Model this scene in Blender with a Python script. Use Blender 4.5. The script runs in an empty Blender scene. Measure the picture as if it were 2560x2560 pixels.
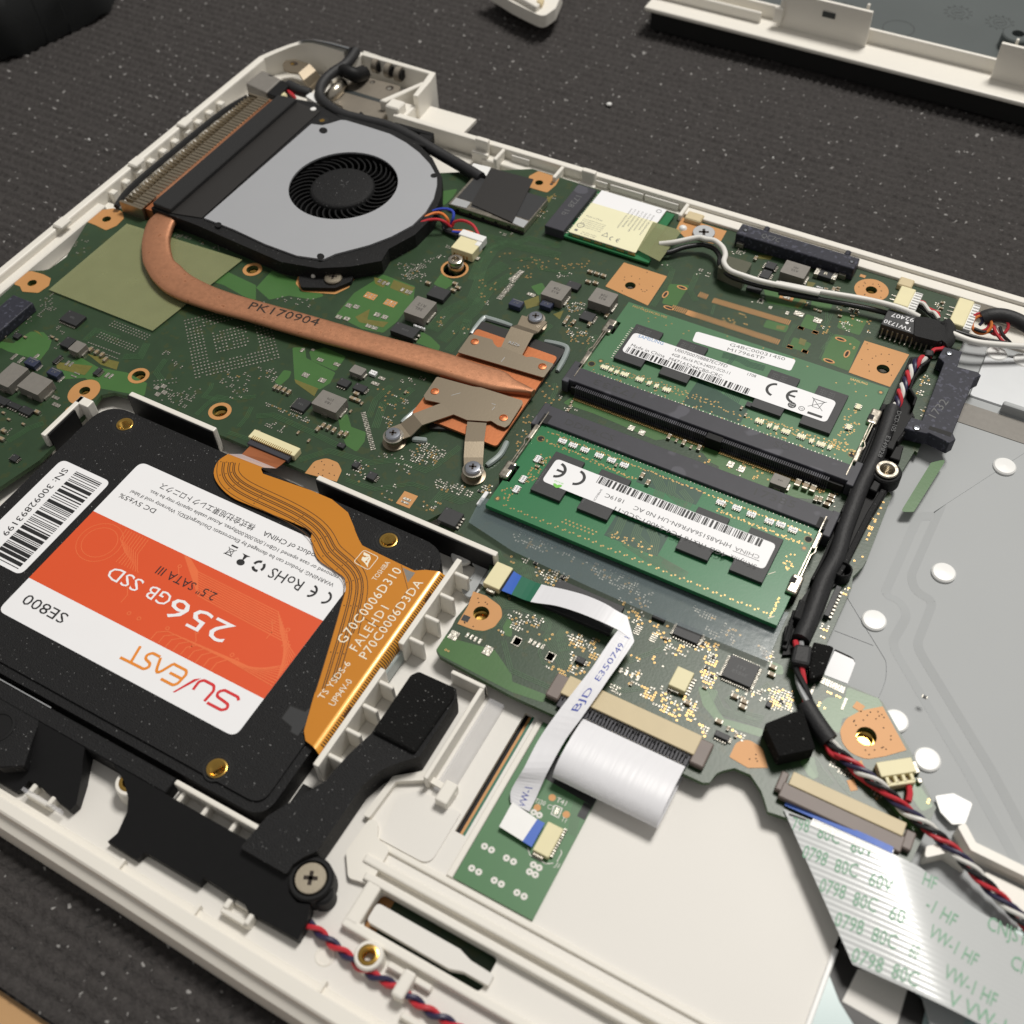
import bpy, bmesh, math, random
import numpy as np
from mathutils import Vector, Matrix
from mathutils.geometry import tessellate_polygon

# ------------------------------------------------------------------ scene, camera, light
S = 0.001                      # everything below is written in millimetres
scene = bpy.context.scene
col = scene.collection
rng = random.Random(7)

cam_d = bpy.data.cameras.new('camera')
cam = bpy.data.objects.new('camera', cam_d); col.objects.link(cam)
CAM = (178.02, -113.72, 202.36)
right = Vector((0.876029, 0.481117, -0.033166)); down = Vector((0.362246, -0.701865, -0.613321)); fwd = Vector((-0.318357, 0.525273, -0.789137))
m = Matrix((right, -down, -fwd)).transposed().to_4x4()
m.translation = Vector(CAM) * S
cam.matrix_world = m
cam_d.sensor_width = 36; cam_d.sensor_fit = 'HORIZONTAL'; cam_d.lens = 39.503
cam_d.clip_start = 0.01; cam_d.clip_end = 20
cam_d.dof.use_dof = True; cam_d.dof.focus_distance = 0.268; cam_d.dof.aperture_fstop = 20
scene.camera = cam

world = bpy.data.worlds.new('World'); scene.world = world; world.use_nodes = True
world.node_tree.nodes['Background'].inputs['Color'].default_value = (1.0, 0.97, 0.93, 1)
world.node_tree.nodes['Background'].inputs['Strength'].default_value = 0.26

def area_lamp(name, loc, target, size, power, color):
    d = bpy.data.lights.new(name, 'AREA'); d.shape = 'DISK'; d.size = size; d.energy = power; d.color = color
    o = bpy.data.objects.new(name, d); col.objects.link(o)
    o.location = loc
    o.rotation_euler = (Vector(target) - Vector(loc)).to_track_quat('-Z', 'Y').to_euler()
    return o
area_lamp('ceiling_lamp', (0.24, 0.74, 1.45), (0.06, 0.03, 0), 0.46, 23.0, (1.0, 0.965, 0.91))

scene.view_settings.view_transform = 'Standard'; scene.view_settings.look = 'None'
scene.view_settings.exposure = 0.0; scene.view_settings.gamma = 1.0
scene.cycles.max_bounces = 8; scene.cycles.use_denoising = True

# ------------------------------------------------------------------ materials
def lin(c):
    return tuple((v / 12.92 if v <= 0.04045 else ((v + 0.055) / 1.055) ** 2.4) for v in (x / 255 for x in c))

def mat(name, rgb, rough=0.5, metal=0.0, var=0.08, vscale=300, bump=0.0, bscale=3000, spec=0.5, coat=0.0, alpha=1.0, trans=0.0, rvar=0.0, rough_scale=700, speck=None, aniso=None):
    m = bpy.data.materials.new(name); m.use_nodes = True
    nt = m.node_tree; N = nt.nodes; L = nt.links
    b = N['Principled BSDF']
    c = lin(rgb)
    b.inputs['Metallic'].default_value = metal; b.inputs['Roughness'].default_value = rough
    b.inputs['Specular IOR Level'].default_value = spec; b.inputs['Coat Weight'].default_value = coat
    b.inputs['Coat Roughness'].default_value = 0.15
    b.inputs['Alpha'].default_value = alpha; b.inputs['Transmission Weight'].default_value = trans
    tc = N.new('ShaderNodeTexCoord')
    no = N.new('ShaderNodeTexNoise'); no.inputs['Scale'].default_value = vscale; no.inputs['Detail'].default_value = 4
    L.new(tc.outputs['Object'], no.inputs['Vector'])
    mx = N.new('ShaderNodeMix'); mx.data_type = 'RGBA'
    mx.inputs[6].default_value = tuple(v * (1 - var) for v in c) + (1,)
    mx.inputs[7].default_value = tuple(min(1, v * (1 + var)) for v in c) + (1,)
    L.new(no.outputs['Fac'], mx.inputs[0])
    out = mx.outputs[2]
    if speck:
        srgb, sscale, lo = speck
        n3 = N.new('ShaderNodeTexNoise'); n3.inputs['Scale'].default_value = sscale; n3.inputs['Detail'].default_value = 1
        L.new(tc.outputs['Object'], n3.inputs['Vector'])
        mr = N.new('ShaderNodeMapRange'); mr.inputs[1].default_value = lo; mr.inputs[2].default_value = lo + 0.04
        L.new(n3.outputs['Fac'], mr.inputs[0])
        m2 = N.new('ShaderNodeMix'); m2.data_type = 'RGBA'; m2.inputs[7].default_value = lin(srgb) + (1,)
        L.new(mr.outputs[0], m2.inputs[0]); L.new(out, m2.inputs[6]); out = m2.outputs[2]
    L.new(out, b.inputs['Base Color'])
    if rvar:
        n4 = N.new('ShaderNodeTexNoise'); n4.inputs['Scale'].default_value = rough_scale; n4.inputs['Detail'].default_value = 5
        L.new(tc.outputs['Object'], n4.inputs['Vector'])
        mr = N.new('ShaderNodeMapRange'); mr.inputs[1].default_value = 0.3; mr.inputs[2].default_value = 0.7
        mr.inputs[3].default_value = max(0, rough - rvar); mr.inputs[4].default_value = min(1, rough + rvar)
        L.new(n4.outputs['Fac'], mr.inputs[0]); L.new(mr.outputs[0], b.inputs['Roughness'])
    if bump:
        n2 = N.new('ShaderNodeTexNoise'); n2.inputs['Scale'].default_value = bscale; n2.inputs['Detail'].default_value = 3
        src = tc.outputs['Object']
        if aniso:
            mp = N.new('ShaderNodeMapping'); mp.inputs['Scale'].default_value = aniso
            L.new(src, mp.inputs['Vector']); src = mp.outputs['Vector']
        L.new(src, n2.inputs['Vector'])
        bp = N.new('ShaderNodeBump'); bp.inputs['Strength'].default_value = bump; bp.inputs['Distance'].default_value = 0.0004
        L.new(n2.outputs['Fac'], bp.inputs['Height']); L.new(bp.outputs['Normal'], b.inputs['Normal'])
    return m

MT = dict(
    white=mat('white_plastic', (232, 228, 219), 0.42, var=0.03, vscale=60, bump=0.03, bscale=2500),
    palm=mat('palm_rest_plastic', (226, 223, 217), 0.5, var=0.025, vscale=40, bump=0.04, bscale=4000),
    cream=mat('cream_plastic', (228, 219, 176), 0.5, var=0.05),
    beige=mat('beige_plastic', (205, 188, 150), 0.5, var=0.06),
    taupe=mat('taupe_plastic', (120, 108, 102), 0.5, var=0.1),
    board=mat('solder_mask_green', (42, 64, 40), 0.38, var=0.22, vscale=260, bump=0.05, bscale=1600, speck=((52, 66, 36), 420, 0.62)),
    pour=mat('copper_pour_green', (66, 106, 54), 0.36, var=0.12, vscale=200, bump=0.03, bscale=1500),
    trace=mat('trace_green', (64, 96, 62), 0.36, var=0.12, vscale=300),
    olive=mat('ground_olive', (108, 104, 48), 0.4, var=0.2, vscale=1200),
    boardedge=mat('board_edge', (58, 84, 50), 0.6, var=0.2),
    copperpad=mat('bare_copper_pad', (196, 142, 86), 0.5, metal=0.1, var=0.05, vscale=250),
    tin=mat('tinned_solder', (176, 172, 162), 0.42, metal=0.9, var=0.12, vscale=1200, bump=0.5, bscale=1500),
    via=mat('via_ring', (205, 170, 112), 0.35, metal=0.7, var=0.1),
    hole=mat('drill_hole_dark', (38, 26, 16), 0.7),
    chip=mat('chip_black', (40, 41, 43), 0.52, var=0.12, vscale=900, bump=0.06, bscale=6000),
    chipmark=mat('chip_marking', (96, 97, 98), 0.6),
    ferrite=mat('ferrite_grey', (126, 122, 116), 0.55, metal=0.15, var=0.12, vscale=700, bump=0.12, bscale=4000),
    ferritemark=mat('ferrite_marking', (66, 63, 60), 0.7),
    ceramic=mat('ceramic_brown', (150, 132, 104), 0.45, var=0.12, vscale=900),
    navy=mat('tantalum_navy', (44, 50, 74), 0.45, var=0.1, vscale=900),
    black=mat('black_plastic', (20, 20, 21), 0.55, spec=0.25, var=0.15, vscale=600, bump=0.08, bscale=5000),
    satin=mat('satin_black_plastic', (27, 27, 28), 0.6, spec=0.22, var=0.2, vscale=900, bump=0.5, bscale=3200, speck=((120, 120, 120), 1900, 0.73)),
    foam=mat('black_foam', (25, 25, 25), 0.9, spec=0.15, var=0.5, vscale=3000, bump=1.0, bscale=2600, speck=((120, 120, 118), 1700, 0.72)),
    slot=mat('socket_plastic', (56, 56, 63), 0.5, spec=0.4, var=0.14, vscale=350, bump=0.05, bscale=5000, speck=((78, 78, 86), 160, 0.62)),
    odd=mat('connector_plastic', (46, 47, 57), 0.55, spec=0.3, var=0.35, vscale=1300, bump=0.06, bscale=3000, speck=((72, 73, 86), 900, 0.6)),
    cloth=mat('cloth_tape', (31, 31, 32), 0.8, var=0.3, vscale=3500, bump=0.7, bscale=4000),
    tapeblack=mat('black_film', (36, 34, 33), 0.45, var=0.06),
    dimm_a=mat('module_green_pale', (66, 112, 74), 0.42, var=0.08, vscale=200, bump=0.03),
    dimm_b=mat('module_green', (34, 112, 66), 0.36, var=0.08, vscale=200, bump=0.03),
    dimmtrace=mat('module_trace', (30, 70, 52), 0.4, var=0.1),
    paper=mat('label_paper', (240, 240, 242), 0.45, var=0.015, vscale=200),
    paperyellow=mat('label_paper_cream', (236, 232, 196), 0.42, var=0.03, vscale=200),
    ink=mat('black_ink', (26, 26, 28), 0.5),
    inkgrey=mat('grey_ink', (112, 112, 112), 0.6),
    inkblue=mat('blue_ink', (62, 130, 190), 0.5),
    inkdark=mat('blue_stamp_ink', (60, 78, 170), 0.55),
    inkgreen=mat('green_ink', (122, 170, 140), 0.55, var=0.15, vscale=900),
    inkwhite=mat('white_ink', (240, 232, 210), 0.5),
    leaf=mat('leaf_green_ink', (120, 200, 80), 0.5),
    silver=mat('brushed_silver', (176, 178, 180), 0.5, metal=0.55, var=0.03, bump=0.03, bscale=5000),
    fancover=mat('fan_cover_grey', (178, 180, 184), 0.42, metal=0.35, var=0.02, vscale=120, bump=0.05, bscale=5000),
    steel=mat('nickel_steel', (196, 188, 174), 0.26, metal=1.0, var=0.05, vscale=300, rvar=0.08, bump=0.05, bscale=900),
    bracket=mat('spring_steel', (150, 138, 120), 0.4, metal=0.85, var=0.03, vscale=60, bump=0.03, bscale=2500),
    hingemetal=mat('hinge_metal', (150, 142, 130), 0.5, metal=0.7, var=0.12, vscale=200, bump=0.15, bscale=900),
    zinc=mat('zinc_screw', (196, 200, 210), 0.22, metal=1.0, var=0.05),
    nickel=mat('nickel_screw', (176, 166, 148), 0.38, metal=0.95, var=0.08, bump=0.06, bscale=3000),
    brass=mat('brass', (208, 168, 88), 0.24, metal=1.0, var=0.1, vscale=600),
    copper=mat('copper_pipe', (200, 142, 108), 0.42, metal=0.75, var=0.07, vscale=120, rvar=0.06, rough_scale=900, bump=0.10, bscale=5000, speck=((168, 112, 80), 900, 0.7)),
    copperplate=mat('copper_plate', (200, 124, 82), 0.42, metal=0.75, var=0.06, vscale=150, bump=0.05, bscale=1200),
    fin=mat('fin_aluminium', (168, 156, 136), 0.36, metal=0.95, var=0.05),
    gold=mat('gold_contact', (196, 160, 92), 0.3, metal=0.95),
    kapton=mat('polyimide_orange', (206, 132, 34), 0.30, metal=0.15, var=0.05, vscale=80, coat=0.5, bump=0.02, bscale=300),
    kaptonline=mat('polyimide_dark_trace', (84, 52, 18), 0.4, var=0.1),
    kaptonedge=mat('polyimide_edge', (228, 160, 54), 0.3, metal=0.15, coat=0.5),
    orange=mat('label_orange', (222, 84, 40), 0.42, var=0.04, vscale=60),
    orangeline=mat('label_orange_line', (232, 112, 62), 0.45),
    logored=mat('logo_red', (214, 46, 50), 0.45),
    logoorange=mat('logo_orange', (232, 140, 44), 0.45),
    plate=mat('keyboard_plate_grey', (168, 171, 172), 0.55, spec=0.35, var=0.02, vscale=60, bump=0.04, bscale=3500),
    rivet=mat('white_rivet', (236, 236, 234), 0.35, var=0.02),
    ffc=mat('white_flat_cable', (232, 232, 236), 0.4, var=0.02, bump=0.18, bscale=900, aniso=(1, 0.03, 1)),
    ffcgrey=mat('silver_white_flat_cable', (192, 195, 195), 0.3, var=0.02, coat=0.5),
    ffcblue=mat('blue_stiffener', (36, 92, 190), 0.45),
    ffcgreen=mat('green_stiffener', (30, 104, 78), 0.4),
    wirered=mat('red_wire', (196, 48, 58), 0.42), wireblue=mat('blue_wire', (48, 72, 180), 0.42),
    wireorange=mat('orange_wire', (230, 130, 62), 0.42), wireblack=mat('black_wire', (28, 28, 30), 0.4),
    wirewhite=mat('white_wire', (228, 226, 220), 0.4), wirenavy=mat('navy_wire', (44, 40, 72), 0.42),
    sleeve=mat('heat_shrink_sleeve', (32, 32, 34), 0.6, var=0.35, vscale=700, bump=0.25, bscale=1800),
    matfab=mat('woven_mat', (60, 57, 56), 0.8, spec=0.3, var=0.55, vscale=900, bump=1.0, bscale=1500, speck=((150, 148, 146), 620, 0.71)),
    wood=mat('table_wood', (190, 150, 104), 0.5, var=0.14, vscale=14, bump=0.1, bscale=900),
    darkfab=mat('dark_cloth', (12, 15, 16), 0.85, var=0.4, vscale=900, bump=0.3, bscale=2500),
    under=mat('cover_inner_grey', (92, 98, 98), 0.34, var=0.12, vscale=40, bump=0.06, bscale=1500, metal=0.2),
    undermark=mat('cover_moulding', (56, 60, 60), 0.45),
    blackgap=mat('shadowed_black', (14, 14, 14), 0.7),
    resin=mat('grey_resin', (150, 160, 158), 0.25, var=0.06, coat=0.4),
    padblue=mat('touchpad_backing', (176, 196, 196), 0.3, var=0.05, vscale=60, coat=0.3),
    coverchrome=mat('hinge_cover_grey', (150, 156, 162), 0.18, metal=0.7),
    lint=mat('white_lint', (220, 220, 218), 0.8),
    ledgreen=mat('touchpad_board_green', (70, 118, 74), 0.42, var=0.05),
)

def film(name, rgb, rough, alpha, var=0.1):
    m = mat(name, rgb, rough, var=var, vscale=150, bump=0.05, bscale=600, coat=0.2)
    m.node_tree.nodes['Principled BSDF'].inputs['Alpha'].default_value = alpha
    return m
MT['cleartape'] = film('clear_tape', (120, 136, 140), 0.18, 0.30)
MT['yellowtape'] = film('yellowed_tape', (156, 160, 116), 0.3, 0.5)
MT['greytape'] = film('grey_tape', (104, 104, 88), 0.3, 0.75)
MT['clearplastic'] = film('clear_plastic', (235, 235, 240), 0.08, 0.25)

# ------------------------------------------------------------------ mesh helpers
ORG = {}
def V2(a, b): return (a[0] + b[0], a[1] + b[1])

class MB:
    """collects faces (millimetres) and links them as one mesh object"""
    def __init__(s): s.v = []; s.f = []; s.m = []; s.cur = 0; s.k = 0
    def lift(s):
        """a hair of height between printed layers that may cross, so no two faces share a plane"""
        s.k += 1; return (s.k % 11)*0.0016
    def add(s, vs, fs):
        o = len(s.v); s.v += [tuple(map(float, p)) for p in vs]
        for f in fs: s.f.append(tuple(i + o for i in f)); s.m.append(s.cur)
        return s
    def mat(s, i): s.cur = i; return s
    def box(s, x0, y0, z0, x1, y1, z1):
        v = [(x, y, z) for z in (z0, z1) for x, y in ((x0, y0), (x1, y0), (x1, y1), (x0, y1))]
        return s.add(v, [(3, 2, 1, 0), (4, 5, 6, 7), (0, 1, 5, 4), (1, 2, 6, 5), (2, 3, 7, 6), (3, 0, 4, 7)])
    def obox(s, cx, cy, w, d, z0, z1, ang=0.0):
        c, q = math.cos(ang), math.sin(ang)
        p = [(cx + x * c - y * q, cy + x * q + y * c) for x, y in ((-w/2, -d/2), (w/2, -d/2), (w/2, d/2), (-w/2, d/2))]
        return s.prism(p, z0, z1)
    def rect(s, cx, cy, w, d, z, ang=0.0):
        c, q = math.cos(ang), math.sin(ang); z += s.lift()
        return s.add([(cx + x * c - y * q, cy + x * q + y * c, z) for x, y in ((-w/2, -d/2), (w/2, -d/2), (w/2, d/2), (-w/2, d/2))], [(0, 1, 2, 3)])
    def prism(s, pts, z0, z1, holes=(), bottom=True, sides=True):
        loops = [ccw(pts)] + [list(reversed(ccw(h))) for h in holes]
        flat = [p for l in loops for p in l]
        if holes or len(pts) > 4:
            tris = tessellate_polygon([[Vector((p[0], p[1], 0)) for p in l] for l in loops])
            out = []
            for t in tris:
                a, b, c = (flat[i] for i in t)
                ar = (b[0]-a[0])*(c[1]-a[1]) - (b[1]-a[1])*(c[0]-a[0])
                if abs(ar) < 1e-12: continue
                out.append(tuple(t) if ar > 0 else tuple(reversed(t)))
        else: out = [tuple(range(len(flat)))]
        n = len(flat)
        vs = [(p[0], p[1], z1) for p in flat]; fs = list(out)
        if z1 - z0 > 1e-9:
            vs += [(p[0], p[1], z0) for p in flat]
            if bottom: fs += [tuple(i + n for i in reversed(t)) for t in out]
            if sides:
                k = 0
                for l in loops:
                    c = len(l)
                    for i in range(c):
                        a, b = k + i, k + (i + 1) % c
                        fs.append((a + n, b + n, b, a))
                    k += c
        return s.add(vs, fs)
    def cyl(s, cx, cy, z0, z1, r, n=20, r2=None):
        r2 = r if r2 is None else r2
        a = [(math.cos(2*math.pi*i/n), math.sin(2*math.pi*i/n)) for i in range(n)]
        v = [(cx + r*x, cy + r*y, z0) for x, y in a] + [(cx + r2*x, cy + r2*y, z1) for x, y in a]
        f = [(i, (i+1) % n, n + (i+1) % n, n + i) for i in range(n)] + [tuple(range(n, 2*n)), tuple(reversed(range(n)))]
        return s.add(v, f)
    def lathe(s, cx, cy, prof, n=24):
        """prof: (r, z) from the outside bottom over the top to the inside"""
        v = []; f = []
        for r, z in prof:
            v += [(cx + r*math.cos(2*math.pi*i/n), cy + r*math.sin(2*math.pi*i/n), z) for i in range(n)]
        for k in range(len(prof) - 1):
            for i in range(n):
                j = (i + 1) % n
                f.append((k*n+i, k*n+j, (k+1)*n+j, (k+1)*n+i))
        if prof[-1][0] > 1e-6: f.append(tuple((len(prof)-1)*n + i for i in range(n)))
        return s.add(v, f)
    def ring(s, cx, cy, z, r0, r1, n=16):
        z += s.lift()
        a = [(math.cos(2*math.pi*i/n), math.sin(2*math.pi*i/n)) for i in range(n)]
        v = [(cx + r0*x, cy + r0*y, z) for x, y in a] + [(cx + r1*x, cy + r1*y, z) for x, y in a]
        return s.add(v, [(i, n + i, n + (i+1) % n, (i+1) % n) for i in range(n)])
    def disc(s, cx, cy, z, r, n=14, ry=None, ang=0):
        ry = r if ry is None else ry; c, q = math.cos(ang), math.sin(ang); z += s.lift()
        return s.add([(cx + r*math.cos(t)*c - ry*math.sin(t)*q, cy + r*math.cos(t)*q + ry*math.sin(t)*c, z) for t in (2*math.pi*i/n for i in range(n))], [tuple(range(n))])
    def tube(s, pts, r, n=8, caps=True, smooth_steps=0):
        if smooth_steps: pts = spline(pts, smooth_steps)
        P = [Vector(p) for p in pts]; rings = []
        up = Vector((0, 0, 1))
        T = [(P[min(i+1, len(P)-1)] - P[max(i-1, 0)]).normalized() for i in range(len(P))]
        if abs(T[0].dot(up)) > 0.95: up = Vector((1, 0, 0))
        a = T[0].cross(up).normalized()
        for i, p in enumerate(P):
            a = (a - T[i] * a.dot(T[i])).normalized(); b = T[i].cross(a)
            rr = r(i / (len(P) - 1)) if callable(r) else r
            rings += [p + a * math.cos(2*math.pi*k/n) * rr + b * math.sin(2*math.pi*k/n) * rr for k in range(n)]
        f = []
        for i in range(len(P) - 1):
            for k in range(n):
                j = (k + 1) % n
                f.append((i*n+k, i*n+j, (i+1)*n+j, (i+1)*n+k))
        if caps: f += [tuple(reversed(range(n))), tuple((len(P)-1)*n + k for k in range(n))]
        return s.add(rings, f)
    def ribbon(s, left, right_, th=0.15):
        """flat strip between two 3D polylines, with thickness"""
        n = len(left)
        v = []
        for i in range(n):
            l, r = Vector(left[i]), Vector(right_[i])
            t = (Vector(left[min(i+1, n-1)]) - Vector(left[max(i-1, 0)]))
            nn = (r - l).cross(t).normalized() * th
            if nn.z < 0: nn = -nn
            v += [l, r, l - nn, r - nn]
        f = []
        for i in range(n - 1):
            a, b = 4*i, 4*i + 4
            f += [(a, a+1, b+1, b), (a+3, a+2, b+2, b+3), (a+2, a, b, b+2), (a+1, a+3, b+3, b+1)]
        f += [(0, 2, 3, 1), (4*n-4, 4*n-3, 4*n-1, 4*n-2)]
        return s.add(v, f)
    def strip(s, pts, w, z, th=0.0):
        """flat trace of width w along a 2D polyline"""
        l, r = offset(pts, w/2), offset(pts, -w/2); z += s.lift()
        n = len(pts)
        v = [(p[0], p[1], z) for p in l] + [(p[0], p[1], z) for p in r]
        return s.add(v, [(n+i, n+i+1, i+1, i) for i in range(n-1)])
    def text(s, txt, p0, p1, h, z, squeeze=True, spacing=1.0):
        """lettering whose baseline runs from p0 to p1, h tall"""
        vs, fs, bb = glyphs(txt, spacing)
        u = Vector((p1[0]-p0[0], p1[1]-p0[1])); w = u.length; u.normalize(); n = Vector((-u.y, u.x))
        ch = bb[4]
        kx = w / (bb[2] - bb[0]); ky = h / ch
        return s.add([(p0[0] + u.x*(x-bb[0])*kx + n.x*y*ky, p0[1] + u.y*(x-bb[0])*kx + n.y*y*ky, z) for x, y in vs], fs)
    def build(s, name, mats, parent=None, bevel=0.0, seg=1, smooth=False, label=None, kind=None, autosmooth=None, loc=None):
        me = bpy.data.meshes.new(name)
        o0 = ORG.get(parent, (0, 0, 0)) if parent is not None else (loc or (0, 0, 0))
        me.from_pydata([((x - o0[0])*S, (y - o0[1])*S, (z - o0[2])*S) for x, y, z in s.v], [], s.f)
        mats = mats if isinstance(mats, (list, tuple)) else [mats]
        for mm in mats: me.materials.append(MT[mm] if isinstance(mm, str) else mm)
        me.polygons.foreach_set('material_index', s.m)
        if bevel:
            bm = bmesh.new(); bm.from_mesh(me)
            bmesh.ops.remove_doubles(bm, verts=bm.verts, dist=1e-7)
            es = [e for e in bm.edges if len(e.link_faces) == 2 and e.calc_face_angle(0) > 0.5]
            bmesh.ops.bevel(bm, geom=es, offset=bevel*S, segments=seg, profile=0.5, affect='EDGES', clamp_overlap=True)
            bm.to_mesh(me); bm.free()
        if smooth or autosmooth:
            me.polygons.foreach_set('use_smooth', [True]*len(me.polygons))
            me.set_sharp_from_angle(angle=autosmooth or 0.7)
        me.update()
        o = bpy.data.objects.new(name, me); col.objects.link(o)
        if parent is not None: o.parent = parent; ORG[o] = o0
        else: o.location = tuple(v*S for v in o0); ORG[o] = o0
        if label: o['label'] = label
        if kind: o['kind'] = kind
        return o

def thing(name, label, cat, loc=(0, 0, 0), group=None):
    o = bpy.data.objects.new(name, None); col.objects.link(o)
    o.location = tuple(v*S for v in loc); ORG[o] = loc; o.empty_display_size = 0.01
    o['label'] = label; o['category'] = cat
    if group: o['group'] = group
    return o
def tag(o, label, cat, group=None):
    o['label'] = label; o['category'] = cat
    if group: o['group'] = group
    return o
def piece(name, mesh, parent, x, y, z, ang=0.0):
    """one more object on a shared mesh"""
    o = bpy.data.objects.new(name, mesh); col.objects.link(o)
    o0 = ORG.get(parent, (0, 0, 0)); o.parent = parent
    o.location = ((x-o0[0])*S, (y-o0[1])*S, (z-o0[2])*S); o.rotation_euler = (0, 0, ang)
    return o
def shared(mb, name, mats, **k):
    o = mb.build(name, mats, None, **k); me = o.data; bpy.data.objects.remove(o); return me

def ccw(p):
    a = sum(p[i][0]*p[(i+1) % len(p)][1] - p[(i+1) % len(p)][0]*p[i][1] for i in range(len(p)))
    return [tuple(q[:2]) for q in (p if a > 0 else reversed(p))]
def circle(cx, cy, r, n=24, ry=None, ang=0):
    ry = r if ry is None else ry; c, q = math.cos(ang), math.sin(ang)
    return [(cx + r*math.cos(t)*c - ry*math.sin(t)*q, cy + r*math.cos(t)*q + ry*math.sin(t)*c) for t in (2*math.pi*i/n for i in range(n))]
def rounded(pts, r, n=5):
    """polygon with rounded corners; r is one radius or one for each corner"""
    out = []; N = len(pts)
    for i in range(N):
        p = Vector(pts[i][:2]); a = Vector(pts[i-1][:2]) - p; b = Vector(pts[(i+1) % N][:2]) - p
        rr = r[i] if isinstance(r, (list, tuple)) else r
        if rr <= 0: out.append(tuple(p)); continue
        ang = a.angle(b, math.pi); d = min(rr / max(math.tan(ang/2), 1e-3), a.length*0.49, b.length*0.49)
        s0, s1 = p + a.normalized()*d, p + b.normalized()*d
        for k in range(n + 1):
            t = k / n; out.append(tuple(s0*(1-t)**2 + p*2*t*(1-t) + s1*t*t))
    return out
def rrect(x0, y0, x1, y1, r, n=5): return rounded([(x0, y0), (x1, y0), (x1, y1), (x0, y1)], r, n)
def offset(pts, d):
    out = []; n = len(pts)
    for i in range(n):
        p = Vector(pts[i][:2])
        t0 = (p - Vector(pts[i-1][:2])).normalized() if i else None
        t1 = (Vector(pts[i+1][:2]) - p).normalized() if i < n-1 else None
        if t0 is None: t0 = t1
        if t1 is None: t1 = t0
        n0, n1 = Vector((-t0.y, t0.x)), Vector((-t1.y, t1.x)); b = n0 + n1
        if b.length < 1e-4: b = n0
        b.normalize(); out.append(tuple(p + b * (d / max(0.4, b.dot(n0)))))
    return out
def spline(pts, k):
    P = [Vector(p) for p in pts]; out = []
    for i in range(len(P) - 1):
        p0, p1, p2, p3 = P[max(i-1, 0)], P[i], P[i+1], P[min(i+2, len(P)-1)]
        for j in range(k):
            t = j / k
            out.append(0.5*((2*p1) + (p2-p0)*t + (2*p0-5*p1+4*p2-p3)*t*t + (3*p1-p0-3*p2+p3)*t**3))
    out.append(P[-1]); return out

def smoothed(p, it=4):
    p = [tuple(q[:2]) for q in p]
    for _ in range(it): p = [p[0]] + [((p[i-1][0]+2*p[i][0]+p[i+1][0])/4, (p[i-1][1]+2*p[i][1]+p[i+1][1])/4) for i in range(1, len(p)-1)] + [p[-1]]
    return p
def open_round(p, r, n=4): return rounded(p, [0] + [r]*(len(p)-2) + [0], n)
_gl = {}
def glyphs(txt, spacing=1.0):
    key = (txt, spacing)
    if key in _gl: return _gl[key]
    c = bpy.data.curves.new('t', 'FONT'); c.body = txt; c.size = 1.0; c.resolution_u = 2; c.space_character = spacing
    o = bpy.data.objects.new('t', c); col.objects.link(o)
    dg = bpy.context.evaluated_depsgraph_get(); me = bpy.data.meshes.new_from_object(o.evaluated_get(dg))
    vs = [(v.co.x, v.co.y) for v in me.vertices]; fs = [tuple(p.vertices) for p in me.polygons]
    fs = [f if ((vs[f[1]][0]-vs[f[0]][0])*(vs[f[2]][1]-vs[f[0]][1]) - (vs[f[1]][1]-vs[f[0]][1])*(vs[f[2]][0]-vs[f[0]][0])) > 0 else tuple(reversed(f)) for f in fs]
    bpy.data.objects.remove(o); bpy.data.curves.remove(c); bpy.data.meshes.remove(me)
    xs = [v[0] for v in vs] or [0, 1]; ys = [v[1] for v in vs] or [0, 1]
    _gl[key] = (vs, fs, (min(xs), min(ys), max(xs), max(ys), 0.72)); return _gl[key]

def screw_head(parent, x, y, z, r, h, mats='nickel', name='screw', slot_r=0.45, dome=True):
    b = MB()
    b.lathe(x, y, [(r, z), (r, z + h*0.6), (r*0.88, z + h*0.92), (r*0.6, z + h)] if dome else [(r, z), (r, z + h*0.85), (r*0.96, z + h)], 24)
    o = b.build(name, mats, parent, autosmooth=0.6)
    s = MB(); L = r*slot_r; w = r*0.13
    for a in (0.4, 0.4 + math.pi/2): s.obox(x, y, 2*L, 2*w, z + h - 0.02, z + h + 0.015, a)
    s.cyl(x, y, z + h - 0.02, z + h + 0.012, r*0.2, 10)
    s.build('cross_recess', 'hole', o)
    return o


# ================================================================== table and mat
ZM = -9.0
b = MB(); b.box(-420, -330, ZM-32, 420, 520, ZM-2.2)
o = b.build('table', 'wood'); o['kind'] = 'structure'; o['label'] = 'light brown wooden table top under the black mat'

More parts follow.
